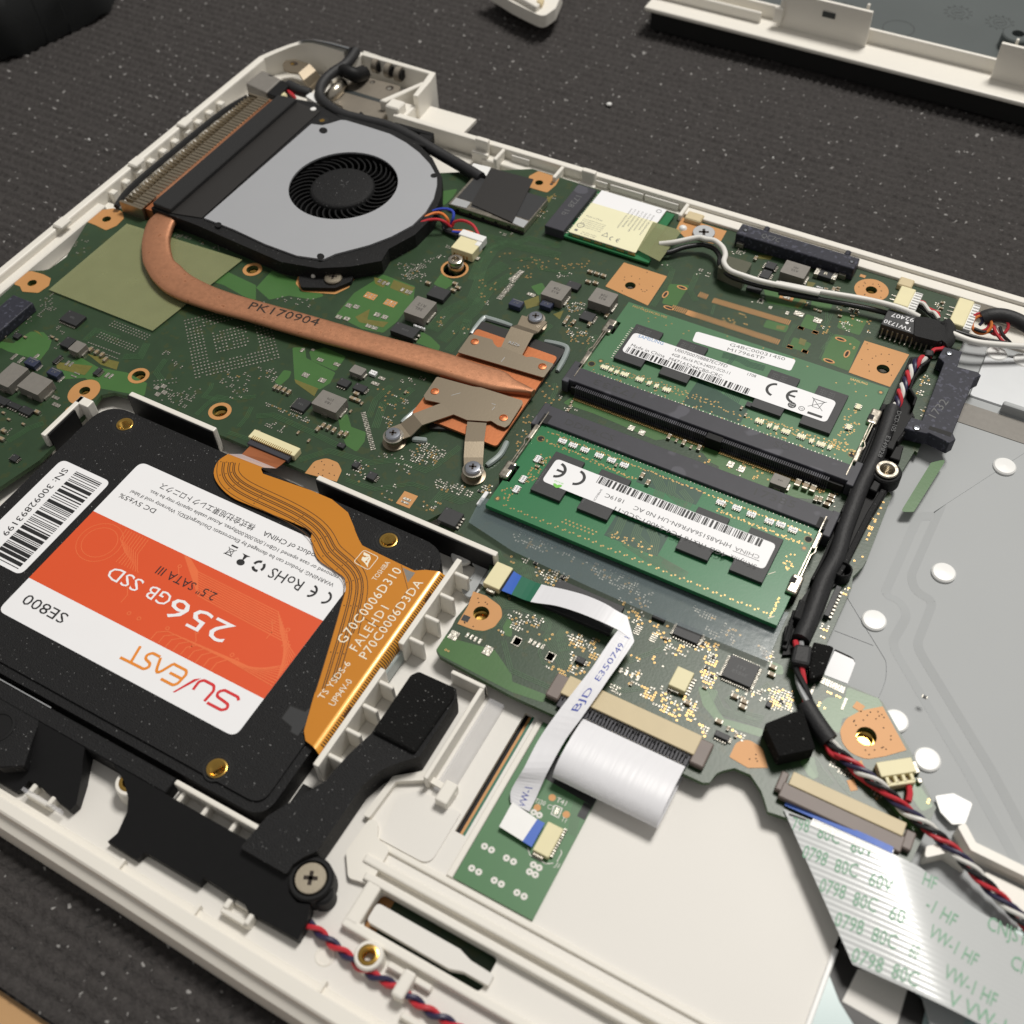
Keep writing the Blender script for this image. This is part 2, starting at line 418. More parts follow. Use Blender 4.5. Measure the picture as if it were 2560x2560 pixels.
def woven_mat():
    st = 0.72
    xs = np.arange(-235, 330, st); ys = np.arange(-111.8, 330, st)
    X, Y = np.meshgrid(xs, ys)
    r = np.random.default_rng(3)
    py, px_ = 3.4, 2.6
    wob = 0.5*np.sin(X*0.021 + 1.3) + 0.35*np.sin(Y*0.033)
    row = np.floor((Y + wob)/py)
    jit = np.sin(row*12.9898)*43758.5453; jit = jit - np.floor(jit)
    ph = 2*np.pi*(X + 0.25*np.sin(Y*1.1)*px_ + jit*0.5*px_ + (row % 2)*px_*0.5)/px_
    a = 0.5 + 0.5*np.cos(2*np.pi*((Y + wob)/py - 0.5))
    cellx = np.floor(ph/(2*np.pi)); rnd = np.sin(row*78.233 + cellx*37.719)*43758.5453; rnd = rnd - np.floor(rnd)
    h = (0.2 + 0.8*a**0.6)*(0.15 + 0.85*(0.5 + 0.5*np.cos(ph))**0.6)*(0.6 + 0.5*rnd)
    Z = ZM - 0.9 + 1.25*h + r.normal(0, 0.11, X.shape)
    ny, nx = X.shape
    co = np.stack([X, Y, Z], -1).reshape(-1, 3)*S
    idx = np.arange(nx*ny).reshape(ny, nx)
    q = np.stack([idx[:-1, :-1], idx[:-1, 1:], idx[1:, 1:], idx[1:, :-1]], -1).reshape(-1, 4)
    cx = (X[:-1, :-1].ravel(), Y[:-1, :-1].ravel())
    q = q[~((cx[0] > -55) & (cx[0] < 290) & (cx[1] > -76) & (cx[1] < 126))]       # nothing shows under the laptop
    used, inv = np.unique(q, return_inverse=True)
    co = co[used]; q = inv.reshape(-1, 4)
    me = bpy.data.meshes.new('woven_mat')
    me.vertices.add(len(co)); me.vertices.foreach_set('co', co.ravel().astype(np.float32))
    me.loops.add(q.size); me.loops.foreach_set('vertex_index', q.ravel().astype(np.int32))
    me.polygons.add(len(q)); me.polygons.foreach_set('loop_start', np.arange(0, q.size, 4, dtype=np.int32)); me.polygons.foreach_set('loop_total', np.full(len(q), 4, dtype=np.int32))
    me.polygons.foreach_set('use_smooth', np.ones(len(q), dtype=bool))
    me.update(calc_edges=True); me.materials.append(MT['matfab'])
    o = bpy.data.objects.new('woven_mat', me); col.objects.link(o)
    tag(o, 'black woven fabric mat with rows of knobbly stitches under the laptop', 'mat')
    b = MB(); b.box(-235, -112.2, ZM-2.2, 329, 329, ZM-0.9)
    b.build('mat_backing', 'blackgap', o)
woven_mat()

b = MB()
for (x, y, r) in ((39.38,190.74)+(0.95,), (-104.56,98.42)+(0.45,), (-89.42,108.89)+(0.4,), (121.81,153.62)+(0.55,), (98.02,186.14)+(0.4,), (-7.49,207.07)+(0.3,)):
    b.lathe(x, y, [(r, ZM+0.25), (r*0.9, ZM+0.6), (r*0.4, ZM+0.85), (0.01, ZM+0.9)], 8)
o = b.build('lint_specks', 'lint'); o['kind'] = 'stuff'; o['label'] = 'white lint specks caught on the black mat'

# dark cloth bundle at the far left
b = MB()
pts = [(-204.78,105.88), (-171.54,117.77), (-162.78,125.60), (-159.61,138.13), (-157.35,147.27), (-152.96,162.81), (-169.94,192.54), (-293.69,185.73)]
pr = rounded(pts, 14, 6)
for k, (z0, ins) in enumerate(((-8.6, 0), (-5, -1.5), (2, 0.5), (8, 4), (12, 12), (13.5, 30))):
    c = (sum(p[0] for p in pr)/len(pr), sum(p[1] for p in pr)/len(pr))
    ring = [(c[0] + (p[0]-c[0])*(1-ins/90), c[1] + (p[1]-c[1])*(1-ins/90), z0 + 0.8*math.sin(i*0.9)) for i, p in enumerate(ccw(pr))]
    b.v += ring
n = len(pr)
for k in range(5):
    for i in range(n):
        j = (i+1) % n; b.f.append((k*n+i, k*n+j, (k+1)*n+j, (k+1)*n+i)); b.m.append(0)
b.f.append(tuple(5*n+i for i in range(n))); b.m.append(0)
o = b.build('cloth_bundle', 'darkfab', smooth=True)
tag(o, 'dark cloth pouch lying on the mat at the far left corner', 'pouch')

# ================================================================== white laptop case
case = thing('laptop_case', 'white plastic laptop case lying open and face down on the mat', 'laptop case', (60, 28, ZM))
XL, XR, YF, YB = -70.5, 300.0, -90.0, 143.0

# floor (palm rest side) with the openings of the touchpad frame
b = MB()
b.prism([(XL+2, -86.5), (193.2, -86.5), (192.6, -40), (192.9, 3), (150, 3), (150, 30), (-20, 30), (-20, 140), (XL+2, 140)], -5.2, -4.0,
        holes=[rrect(116.2, -72.3, 141.0, -65.5, 1.2), [(122.2, -49), (124.4, -49), (124.4, -20.5), (122.2, -20.5)]])
b.build('palm_rest', 'palm', case)
b = MB()
b.box(-19.9, 128, -5.2, XR, 140, -4.1)
b.build('rear_floor', 'white', case)

# front rim: a long profile along x
prof = [(-90.6, ZM+0.1), (-91.3, -7.0), (-91.2, -5.2), (-90.4, -3.2), (-88.6, -2.0), (-88.4, -0.9), (-88.0, -0.6), (-86.0, -0.6), (-85.7, -0.8), (-85.6, -3.0), (-84.2, -3.0), (-84.0, -3.99), (-84.0, -5.2), (-89.5, ZM+0.1)]
xs = [-70, 0, 40, 75, 105, 130, 160, 200, 260]; bow = [1.5, 0.6, 0.4, 0.0, -0.6, -0.9, -1.1, -1.0, 0]
b = MB(); n = len(prof)
for x, w in zip(xs, bow): b.v += [(x, y + (w if y < -86 else w*0.3), z) for y, z in prof]
for i in range(len(xs)-1):
    for k in range(n):
        j = (k+1) % n; b.f.append((i*n+j, i*n+k, (i+1)*n+k, (i+1)*n+j)); b.m.append(0)
b.build('front_rim', 'white', case, autosmooth=0.5)
# small fences and hooks along the front rim
b = MB()
for x in (70.5, 88.5, 116.5, 142.5, 168.5):
    b = MB(); b.box(x-0.35, -85.7, -3.6, x+0.35, -83.6, -2.0); b.build('rim_rib', 'white', case)
for x in (44.5, 92.5):
    b = MB(); b.box(x, -82.9, -4.0, x+6.2, -81.9, -2.0); b.box(x, -82.0, -4.0, x+1.1, -80.2, -1.7); b.box(x+5.4, -82.6, -4.0, x+6.4, -80.6, -1.2)
    b.box(x+1.2, -80.3, -4.0, x+5.4, -79.4, -2.6)
    b.build('rim_hook', 'white', case, bevel=0.2)
b = MB(); b.box(131, -82.6, -4.0, 137, -81.4, -2.4); b.build('rim_hook', 'white', case, bevel=0.25)

# left wall with its vent teeth
b = MB()
b.prism([(XL, -86), (XL+2.6, -86), (XL+2.6, 150), (XL, 150)], ZM+0.1, 2.6)
b.build('side_wall', 'white', case, bevel=0.5, seg=2)
b = MB(); b.box(XL+2.6, 10, -4, XL+5.6, 66, 0.6); b.build('side_ledge', 'white', case, bevel=0.3)
for k in range(10):
    y = 70.5 + k*5.75
    b = MB(); b.box(XL+2.6, y, -3.9, XL+4.7, y+2.2, 1.2); b.build('vent_tooth', 'white', case, bevel=0.25)
for y in (49.5, 82.0, 105.0):
    b = MB(); b.box(XL+1.0, y, 2.4, XL+4.4, y+4.4, 3.6); b.build('catch_lug', 'white', case, bevel=0.35)
b = MB(); b.box(XL+2.7, 66, -3.95, XL+16, 69.5, -1.5); b.build('inner_rib', 'white', case, bevel=0.2)

# rear wall: low outer lip, a shelf and ribs
b = MB(); b.prism([(-12, 140.4), (XR, 140.4), (XR, 142.6), (-12, 142.6)], ZM+0.1, 2.0); b.build('rear_wall', 'white', case, bevel=0.4, seg=2)
b = MB(); b.box(22, 136.9, -4, 88, 140.4, -1.2); b.build('rear_shelf', 'white', case, bevel=0.3)
b = MB(); b.box(88, 136.9, -4, XR, 140.4, 0.9); b.build('rear_shelf', 'white', case, bevel=0.4, seg=2)
for x in (27.5, 47.5, 87.6):
    b = MB(); b.prism([(x, 134.5), (x+1.1, 134.5), (x+1.1, 140.5), (x, 140.5)], -4, 1.9); b.build('shelf_rib', 'white', case, bevel=0.25)
for x in (19.0, 55.0):
    b = MB(); b.box(x, 138.6, -4, x+4.4, 140.4, 3.9); b.box(x-0.6, 137.2, -4, x+5.0, 138.6, 0.2); b.build('catch_tab', 'white', case, bevel=0.4, seg=2)
for x in (31, 57, 64, 75):
    b = MB(); b.box(x, 139.7, -1.2, x+10.5 if x > 60 else x+6, 140.35, 0.9); b.build('shelf_step', 'palm', case, bevel=0.1)
b = MB(); b.box(89.5, 134.6, -4, 94.3, 138.2, 1.5); b.build('board_clip', 'beige', case, bevel=0.3)
b = MB(); b.box(150.8, 133.6, -4, 154.6, 137.2, 1.6); b.build('board_clip', 'beige', case, bevel=0.3)
b = MB(); b.box(31.0, 130.2, -3, 52, 130.9, -0.4); b.build('inner_fence', 'beige', case)

# hinge corner
b = MB()
outer = [(XL, 150), (-66.5, 155), (-61, 159.5), (-55, 161), (-41.5, 160.4)]
inner = [(XL+2.6, 149), (-64.6, 153.3), (-60, 157.2), (-54.6, 158.7), (-41.5, 158.1)]
so, si, sz = spline([q + (0,) for q in outer], 6), spline([q + (0,) for q in inner], 6), spline([(t, 0, 0) for t in (2.6, 3.6, 5.0, 6.2, 6.6)], 6)
for o_, i_, z_ in zip(so, si, sz): b.v += [(o_.x, o_.y, ZM+0.1), (o_.x, o_.y, z_.x-0.4), (o_.x*0.8+i_.x*0.2, o_.y*0.8+i_.y*0.2, z_.x), (i_.x, i_.y, z_.x), (i_.x, i_.y, -5)]
for i in range(len(so)-1):
    for k in range(4): b.f.append((5*i+k, 5*i+k+1, 5*i+k+6, 5*i+k+5)); b.m.append(0)
e = 5*(len(so)-1); b.f.append((e, e+1, e+2, e+3, e+4)); b.m.append(0)
b.build('hinge_corner_wall', 'white', case, autosmooth=0.6)
b = MB(); b.box(-66.5, 140.1, -5.2, 8, 158, -4.05); b.build('hinge_floor', 'white', case)
# curved grey cover above the corner
b = MB(); n = 9; prof = [(158.4 + 4.6*math.sin(t*0.5*math.pi/(n-1)), 0.2 + 8.0*math.cos(t*0.5*math.pi/(n-1))) for t in range(n)]
xs = [-60, -54, -47, -39.6]
for x, k in zip(xs, (0.75, 0.95, 1.0, 1.0)): b.v += [(x, 158.2 + (y-158.2)*k, -1.4 + (z+1.4)*k) for y, z in prof]
for i in range(3):
    for k in range(n-1): b.f.append((i*n+k+1, i*n+k, (i+1)*n+k, (i+1)*n+k+1)); b.m.append(0)
b.build('hinge_cover', 'coverchrome', case, smooth=True)
# hinge box standing out behind the rear wall
b = MB()
b.box(-38.2, 163.0, ZM+0.2, -12.2, 164.6, 4.0); b.prism([(-12.2, 164.6), (-12.2, 163.0), (-11.4, 158.5), (-10.2, 150.0), (-8.6, 150.4), (-9.4, 160.0), (-10.4, 164.6)], ZM+0.2, 4.0)
b.box(-39.4, 146, -5, -38.2, 164.6, 4.0)
b.box(-13.5, 142, ZM+0.2, -9.4, 150.2, 0.5)
b.build('hinge_box', 'white', case, bevel=0.35, seg=2)
b = MB(); b.prism([(-19.0, 144), (-16.8, 144), (-10.8, 158.6), (-12.2, 159)], -4, 3.4); b.build('hinge_box_rib', 'white', case, bevel=0.3)
b = MB(); b.box(-38, 142, -5, -10, 163, -3.9); b.build('hinge_box_floor', 'palm', case)
b = MB(); b.box(-15.5, 141.8, -4, -10.5, 146.4, 3.8); b.build('catch_tab', 'white', case, bevel=0.4)

# walls of the drive bay
def bay_wall(x0, y0, x1, y1, z1, nm='bay_wall'):
    b = MB(); b.box(x0, y0, -4, x1, y1, z1); return b.build(nm, 'white', case, bevel=0.25, seg=2)
bay_wall(93.0, -21.9, 94.3, 2.4, 3.0); bay_wall(93.0, -52.6, 94.3, -28.4, 3.0)
for y in (-19.8, -13.6, -7.4, -1.2, -31.4, -37.4, -43.4, -49.6):
    b = MB(); b.prism([(94.2, y), (97.6, y), (97.6, y+0.9), (94.2, y+0.9)], -4, 2.3); b.build('bay_rib', 'white', case, bevel=0.2)
bay_wall(-14.6, -13.0, -13.2, 1.4, 4.0); bay_wall(-14.6, -1.0, -10.4, 1.4, 4.0)
bay_wall(-15.2, -56, -13.8, -33, 3.4)
bay_wall(-4.1, 6.9, 22.5, 8.3, 4.0); bay_wall(52.8, 6.2, 100.5, 7.6, 3.6)
for q in ((-4.2, 6.55, -3.9, 22.3, 6.88, 3.9), (53.0, 5.85, -3.9, 99.8, 6.18, 3.5), (-13.18, -12.2, -3.9, -12.6, -3.0, 3.7)):
    b = MB(); b.box(*q); b.build('bay_padding', 'black', case)
# speaker pocket fence beside the board
b = MB(); b.box(105.5, -21.9, -4, 113.4, -20.9, 0.6); b.box(112.4, -44, -4, 113.4, -20.9, 0.4); b.build('pocket_fence', 'white', case, bevel=0.25, seg=2)
b = MB(); b.box(114.4, -44.2, -4, 118.0, -21.5, -2.6); b.build('pocket_step', 'clearplastic', case, bevel=0.25)
b = MB(); b.box(116.2, -46.3, -4, 118.9, -41.6, -1.0); b.build('pocket_clip', 'white', case, bevel=0.35, seg=2)
# touchpad frame ridges (run along x)
def ridge(x0, x1, y0, y1, z0, z1, bev=0.3, nm='frame_ridge', pl='white'):
    b = MB(); b.box(x0, y0, z0, x1, y1, z1); return b.build(nm, pl, case, bevel=bev, seg=2)
ridge(109.5, 193, -58.7, -57.4, -4.4, -3.3)
ridge(110.2, 193, -62.7, -60.9, -4.4, -2.2, 0.4)
ridge(112.2, 192.5, -65.5, -63.9, -4.4, -1.9, 0.35)
ridge(113.3, 192, -74.4, -72.5, -4.4, -2.0, 0.4)
ridge(113.3, 116.3, -73.4, -65.0, -4.4, -2.0, 0.45)
b = MB(); b.prism(rounded([(106.4, -62.5), (109.6, -66.5), (114, -65.6), (113.5, -58), (110.3, -57.6), (108.6, -54.6), (106.8, -55)], 1.2), -4.2, -2.7); b.build('frame_corner', 'white', case, bevel=0.35, seg=2)
b = MB(); b.prism(rounded([(110.4, -57.2), (108.9, -48), (112, -45.2), (121.5, -45.4), (121.5, -57.2)], [0.5, 2, 2.5, 0.3, 2.5]), -4.2, -3.6); b.build('palm_pad', 'palm', case, bevel=0.2)
b = MB(); b.prism(rounded([(106.8, -55), (107.4, -46.2), (112.5, -43.2), (119, -43.6), (119, -42.4), (111, -41.8), (106.2, -45.6), (105.4, -55)], 0.5), -4.2, -2.4); b.build('pad_fence', 'white', case, bevel=0.3)
# the button bar inside its slot
b = MB(); b.prism(rounded([(117.0, -71.5), (117.0, -67.8), (134.5, -67.8), (137.2, -68.6), (142.0, -68.8), (142.0, -70.8), (137.0, -70.8), (134.5, -71.6)], [0.9, 0.9, 1, 1, 0.2, 0.2, 1, 1]), -4.4, -2.5)
b.build('button_bar', 'palm', case, bevel=0.3, seg=2)
b = MB(); b.box(115.0, -73, -7.6, 143, -65, -7.0); b.mat(1); b.box(115.5, -72.5, -7.0, 118.4, -65.2, -6.9); b.build('button_board', ['board', 'copperpad'], case)
b = MB(); b.box(121.8, -49.2, -7.4, 124.7, -20.2, -6.2); b.mat(1); b.box(122.9, -49, -6.2, 123.7, -20.4, -5.6); b.mat(2); b.box(123.7, -49, -6.2, 124.3, -20.4, -4.6)
b.build('touchpad_edge', ['blackgap', 'copperpad', 'ffcgreen'], case)
# wire clip by the front rim
b = MB(); b.box(128.0, -80.4, -4, 130.4, -75.4, -0.6); b.build('wire_clip', 'white', case, bevel=0.5, seg=2)
b = MB(); b.box(124.5, -76.6, -4, 133.5, -75.4, -2.4); b.build('boss_rib', 'white', case, bevel=0.25)
# screw bosses with brass inserts
def boss(x, y, z1, r, ri):
    b = MB(); b.lathe(x, y, [(r+0.25, -4), (r, z1-0.3), (r-0.25, z1), (ri, z1), (ri, -3)], 28); o = b.build('screw_boss', 'white', case, autosmooth=0.5)
    threaded_insert(o, x, y, z1+0.05, ri+0.15, ri*0.62)
def threaded_insert(parent, x, y, z, r0, r1, m='brass', depth=3.0):
    pr = [(r0, z-0.5), (r0, z), (r0*0.96, z+0.04), (r1*1.12, z+0.04), (r1, z-0.15)]
    k = 0
    while k*0.3 < depth: pr += [(r1*0.86, z-0.3-k*0.3), (r1, z-0.45-k*0.3)]; k += 1
    pr.append((0.01, z-0.5-depth))
    b = MB(); b.lathe(x, y, pr, 22); b.build('threaded_insert', m, parent, autosmooth=0.5)
boss(62.3, -71.6, 0.3, 2.9, 1.9); boss(121.1, -76.7, -0.8, 2.6, 1.75)
for x, y, r in (((113.45,-79.98)) + (1.9,), ((-13.28,-32.12)) + (1.5,)):
    b = MB(); b.lathe(x, y, [(r, -4.05), (r-0.15, -3.85), (r-0.35, -3.85), (r-0.5, -3.98)], 24); b.build('ejector_mark', 'white', case)

# ================================================================== grey keyboard plate
plate = thing('keyboard_plate', 'grey metal keyboard backing plate with embossed ridges, right of the motherboard', 'metal plate', (220, 50, -4))
E_out = [(205.12,137.17), (191.33,106.79), (182.75,103.90), (181.79,101.44), (182.64,67.77), (182.17,47.75), (183.62,44.78), (187.13,44.10), (188.32,42.42), (188.29,31.27), (189.98,29.27), (208.75,10.71), (224.58,-7.13)][1:]
E_in = [(180.67,66.75), (176.97,64.84), (176.62,40.55), (177.99,38.95), (180.89,38.93), (182.56,36.77), (181.72,29.29), (183.29,26.49), (202.72,7.52), (220.98,-11.76)]
def smooth2(p, r): 
    q = rounded([p[0]] + p[1:-1] + [p[-1]], [0] + [r]*(len(p)-2) + [0], 6); return q
Ein = smooth2([(x, y) for x, y in E_in], 4.0); Eout = smooth2([(x, y) for x, y in E_out], 4.0)
b = MB(); ztop, zmid, zin = -2.6, -3.05, -2.7
far = [(330, -30), (330, 126)]
# left of the inner crease
b.prism([(96, 2), (96, 40), (150, 126), (212, 128)] + [Ein[0]] + Ein[1:] + [(214, -46), (194, -14), (193.4, 4), (150, 2)], ztop-0.6, ztop, sides=True)
b.build('plate_sheet', 'plate', plate)
def ramp(poly, d, za, zb):
    p2 = offset(poly, d); bb = MB(); n = len(poly)
    bb.v = [(p[0], p[1], za) for p in poly] + [(p[0], p[1], zb) for p in p2]
    for i in range(n-1):
        f = (i, i+1, n+i+1, n+i) if d < 0 else (i+1, i, n+i, n+i+1)
        bb.f.append(tuple(reversed(f)) if d < 0 else tuple(reversed(f))); bb.m.append(0)
    return bb, p2
bb, Ein2 = ramp(Ein, 2.0, ztop+0.02, zmid); bb.build('plate_crease', 'plate', plate, smooth=True)
bb, Eout2 = ramp(Eout, -1.8, zin+0.02, zmid); bb.build('plate_crease', 'plate', plate, smooth=True)
# channel between the creases, then the raised inner panel
b = MB(); b.prism([(96, 4), (330, -30), (330, 126), (150, 126)], zmid-0.5, zmid-0.02); b.build('plate_channel', 'plate', plate)
b = MB(); b.prism(list(Eout) + [(330, -40), (330, 110)], zin-0.4, zin); b.build('plate_panel', 'plate', plate)
rv = [(177.75,32.24), (187.27,51.04), (191.43,87.24), (188.74,11.32), (196.62,6.12), (91.55,6.60), (180.45,123.64), (187.05,124.31)]
me = None
for i, (x, y) in enumerate(rv):
    if me is None:
        b = MB(); b.lathe(0, 0, [(2.6, -0.6), (2.6, 0.0), (2.3, 0.28), (0.01, 0.42)], 28); me = shared(b, 'plastic_rivet', 'rivet', autosmooth=0.6)
    piece('plastic_rivet', me, plate, x, y, -2.2 if i != 2 else -2.2)
b = MB(); b.ring(rv[4][0], rv[4][1], -1.9, 1.2, 1.5, 24); b.build('rivet_mark', 'palm', plate)
# window in the plate next to the board, backed by the white keyboard
w = [(172.75,21.87), (177.45,21.63), (177.74,15.20), (172.73,14.97)]
b = MB(); b.prism(rounded(w, [0.2, 1.6, 0.3, 0.2]), -2.58, -2.54); b.mat(1); wi = [(172.84,21.35), (176.98,21.17), (177.56,20.47), (177.71,15.19), (172.73,14.97)]
b.prism(wi, -2.54, -2.5); b.build('plate_window', ['blackgap', 'paper'], plate)
# scored line, stain and the bent flange near the rear
b = MB()
b.tube([(x, y, -2.58) for x, y in ((171.06,35.27), (176.35,30.23), (181.67,25.25), (183.21,23.39), (184.30,19.36), (184.26,14.84))], 0.10, 5, smooth_steps=4)
b.tube([(x, y, -2.58) for x, y in ((171.22,26.16), (179.55,26.40))], 0.09, 5)
b.build('scored_line', 'silver', plate)
b = MB(); b.box(186, 104.2, -3.4, 330, 105.8, 0.2); b.build('plate_flange', 'plate', plate, bevel=0.5, seg=2)
b = MB(); b.box(178, 106, -3.2, 330, 124, -2.2); b.build('rear_plate_strip', 'silver', plate, bevel=0.3)
b = MB(); b.box(177, 96.5, -3.0, 330, 103.4, -2.45); b.build('plate_tape', 'ferrite', plate)
b = MB(); b.prism(rounded([(x, y) for x, y in ((95.85,-1.37), (96.79,2.09), (95.61,5.25), (93.83,6.11), (97.78,8.16), (98.46,5.47), (98.82,-2.52), (96.99,-2.25))], 0.8), -3.0, -2.35); b.build('plate_tongue', 'plate', plate, bevel=0.15)

# touchpad backing at the lower right, beside the palm rest
pad = thing('touchpad_backing', 'pale blue grey touchpad backing sheet with a black band, under the wide flat cable', 'backing sheet', (230, -50, -4.4))
b = MB(); b.box(193.4, -90, -5.2, 300, -3, -4.5); b.build('backing_sheet', 'padblue', pad)
b = MB(); b.prism([(192.49,-39.48), (193.84,-32.02), (201.84,-34.46), (209.67,-37.24), (209.95,-42.15), (201.33,-47.51), (196.39,-43.89)], -4.5, -4.42); b.build('black_band', 'tapeblack', pad)
q = [(197.48,-37.20), (205.99,-35.77), (206.23,-44.17), (196.79,-43.69)]
b = MB(); b.prism(q, -4.42, -4.36); b.build('paper_sticker', 'palm', pad)
b = MB(); b.box(192.4, -90, -4.6, 193.4, -36, -3.4); b.build('edge_strip', 'rivet', pad, bevel=0.2)

# ================================================================== bottom cover lying behind
cover = thing('bottom_cover', 'white laptop bottom cover with grey inside, upside down on the mat behind', 'laptop cover', (120, 260, ZM))
def cv(x, y): return (x, y)
b = MB()
yf = lambda x: 236.4 - 0.021*(x-76)
b.prism([(30, yf(30)), (330, yf(330)), (330, 330), (30, 330)], -1.6, 0.0); b.build('cover_lip', 'white', cover, bevel=0.6, seg=2)
b = MB(); b.prism([(32, yf(32)+2.2), (330, yf(330)+2.2), (330, 330), (32, 330)], ZM+0.3, -1.6); b.build('cover_side_shade', 'blackgap', cover)  # black body put in for the shade under the curved-in cover side
yw = lambda x: yf(x) + 10.0
def cwall(x0, x1, z1, nm, dy=0.0):
    b = MB(); b.prism([(x0, yw(x0)+dy), (x1, yw(x1)+dy), (x1, yw(x1)+dy+1.3), (x0, yw(x0)+dy+1.3)], -0.2, z1); return b.build(nm, 'white', cover, bevel=0.25, seg=2)
cwall(40, 330, 4.6, 'low_wall', 2.0)
cwall(76, 106.5, 12.0, 'tall_tab', -1.4); cwall(147.5, 190, 12.0, 'tall_tab', -1.4)
b = MB(); b.prism([(76, yw(76)-2.0), (77.2, yw(76)-2.0), (77.2, yw(76)+9), (76, yw(76)+9)], 0, 10.5); b.prism([(74.5, yw(76)-3), (77.5, yw(76)-3), (77.5, yw(76)-1.5), (74.5, yw(76)-1.5)], 2, 7); b.build('tab_gusset', 'white', cover, bevel=0.3)
b = MB(); b.box(90.5, yw(90)-1.75, 7.0, 94.8, yw(90)-1.38, 8.8); b.build('tab_slot', 'undermark', cover)
for x in (103.8, 151.2):
    b = MB(); b.box(x, yw(x)+0.4, 0, x+0.9, yw(x)+1.6, 13.2); b.build('tab_pin', 'white', cover, bevel=0.2)
b = MB(); b.prism([(30, yw(30)-2.5), (70, yw(70)-2.5), (70, yw(70)-1.3), (30, yw(30)-1.3)], 0, 3.6); b.build('inner_rail', 'white', cover, bevel=0.3)
b = MB(); b.prism([(30, yw(30)+3.4), (330, yw(330)+3.4), (330, 330), (30, 330)], -0.6, 1.2); b.build('inner_sheet', 'under', cover)
for x, y in ((128.07,276.77), (142.09,276.30)):
    b = MB(); b.ring(x, y, 1.23, 2.0, 2.2, 28); b.ring(x, y, 1.23, 3.6, 3.75, 28)
    b.rect(x, y, 2.6, 0.5, 1.24, 0.4)
    for k in range(12): b.rect(x + 4.4*math.cos(k*math.pi/6), y + 4.4*math.sin(k*math.pi/6), 0.7, 0.5, 1.23, k*math.pi/6)
    b.build('moulded_dial', 'undermark', cover)
x, y = (113.21,258.44)
b = MB(); b.ring(x, y, 1.23, 5.0, 5.25, 36); b.build('moulded_ring', 'undermark', cover)
x, y = (149.80,263.58)
b = MB(); b.lathe(x, y, [(5.2, 1.2), (4.9, 5.2), (4.5, 5.6), (2.0, 5.6), (1.7, 3.5), (0.01, 3.0)], 28); b.build('cover_boss', 'under', cover, autosmooth=0.5)
b = MB()
for i in range(3):
    p = (91.90,266.91); 
    for k in range(5): b.rect(p[0] + k*2.4 + i*0.9, p[1] - i*3.0 - k*0.5, 1.4, 0.5, 1.25, 0.2)
b.build('moulded_text', 'undermark', cover)

corner = thing('cover_corner', 'white rounded plastic corner piece at the top edge, behind the fan', 'plastic piece', (36, 240, ZM))
cp = rounded([(-27.51,226.76), (-13.26,220.61), (-4.97,218.02), (1.42,216.31), (2.57,223.55), (-0.35,234.30), (-15.54,263.85)], [0, 1, 1, 2.5, 3, 2, 0], 5)
b = MB(); b.prism(cp, -4.5, 0.0); b.build('corner_shell', 'white', corner, bevel=0.5, seg=2)
b = MB(); b.prism([(-27.35,226.69), (-11.65,221.69), (-2.35,218.08), (-1.73,220.35), (-12.13,224.51), (-29.24,230.02)], 0, 2.0); b.build('corner_rail', 'white', corner, bevel=0.3)
b = MB(); b.prism([(-4.31,222.22), (-1.57,221.01), (-2.63,225.01), (-5.39,225.74)], 0, 1.6); b.build('corner_block', 'beige', corner, bevel=0.3)


# ================================================================== motherboard
board = thing('motherboard', 'dark green laptop motherboard crowded with chips, inductors and copper screw pads', 'motherboard', (60, 70, -1.2))
bnd = [(15.10,123.53), (39.29,137.66), (97.71,136.95), (140.09,137.04), (150.09,137.16), (166.39,136.51), (171.85,121.46), (172.4, 100), (172.4, 80), (171.66,80.39), (170.99,73.49), (170.13,65.57), (170.99,64.65), (171.59,44.88),
 (171.37,42.70), (170.31,39.20), (171.04,36.43), (170.87,20.98), (173.01,13.29), (183.98,13.31), (185.13,12.87), (193.78,4.43), (195.56,1.43), (200.66,-3.99), (200.11,-10.67), (199.57,-16.31), (197.74,-16.73), (175.32,-19.07), (173.35,-19.38), (171.75,-17.26),
 (170.69,-16.02), (167.73,-13.92), (164.54,-14.06), (162.74,-15.64), (161.94,-16.68), (161.44,-19.09), (160.33,-19.68), (156.51,-19.71), (119.11,-20.41), (101.29,-19.29), (99.85,-18.25), (99.81,-11.67), (99.55,-9.56), (100.53,-1.02), (99.95,3.79), (98.63,6.71), (94.52,9.48), (83.29,7.41),
 (83.57,15.75), (80, 9.2), (24, 9.2), (-7.00,9.10), (-11.58,8.32), (-13.98,6.06), (-12.96,1.47), (-12.80,-5.95), (-12.60,-14.58), (-12.54,-17.39), (-17, -36), (-62, -36), (-64.58,25.91), (-64.83,28.09), (-65.47,33.62), (-61.56,35.77), (-60.37,37.15), (-59.76,43.23), (-64.83,57.12), (-65.75,58.71), (-65.19,63.82), (-61.04,67.25), (-49.97,67.88), (-27, 67), (-27, 75), (22, 95), (24, 112)]
HOLES = [((-60.83,61.49), 1.3), ((-60.49,30.34), 1.3), ((-18.66,5.35), 1.4), ((-9.80,15.79), 1.8), ((16.67,15.45), 1.9), ((-8.66,62.56), 1.7), ((41.62,87.91), 3.2), ((87.59,103.17), 1.45), ((44.29,132.48), 1.2),
 ((145.31,130.09), 1.5), ((156.97,102.96), 1.6), ((103.74,-6.06), 1.75), ((184.64,4.13), 2.0)]
b = MB(); b.prism(bnd, -1.2, 0.0, holes=[circle(x, y, r, 20) for (x, y), r in HOLES])
b.m = [1 if abs((Vector(b.v[f[1]])-Vector(b.v[f[0]])).cross(Vector(b.v[f[2]])-Vector(b.v[f[0]])).normalized().z) < 0.5 else 0 for f in b.f]
b.build('circuit_board', ['board', 'boardedge'], board)
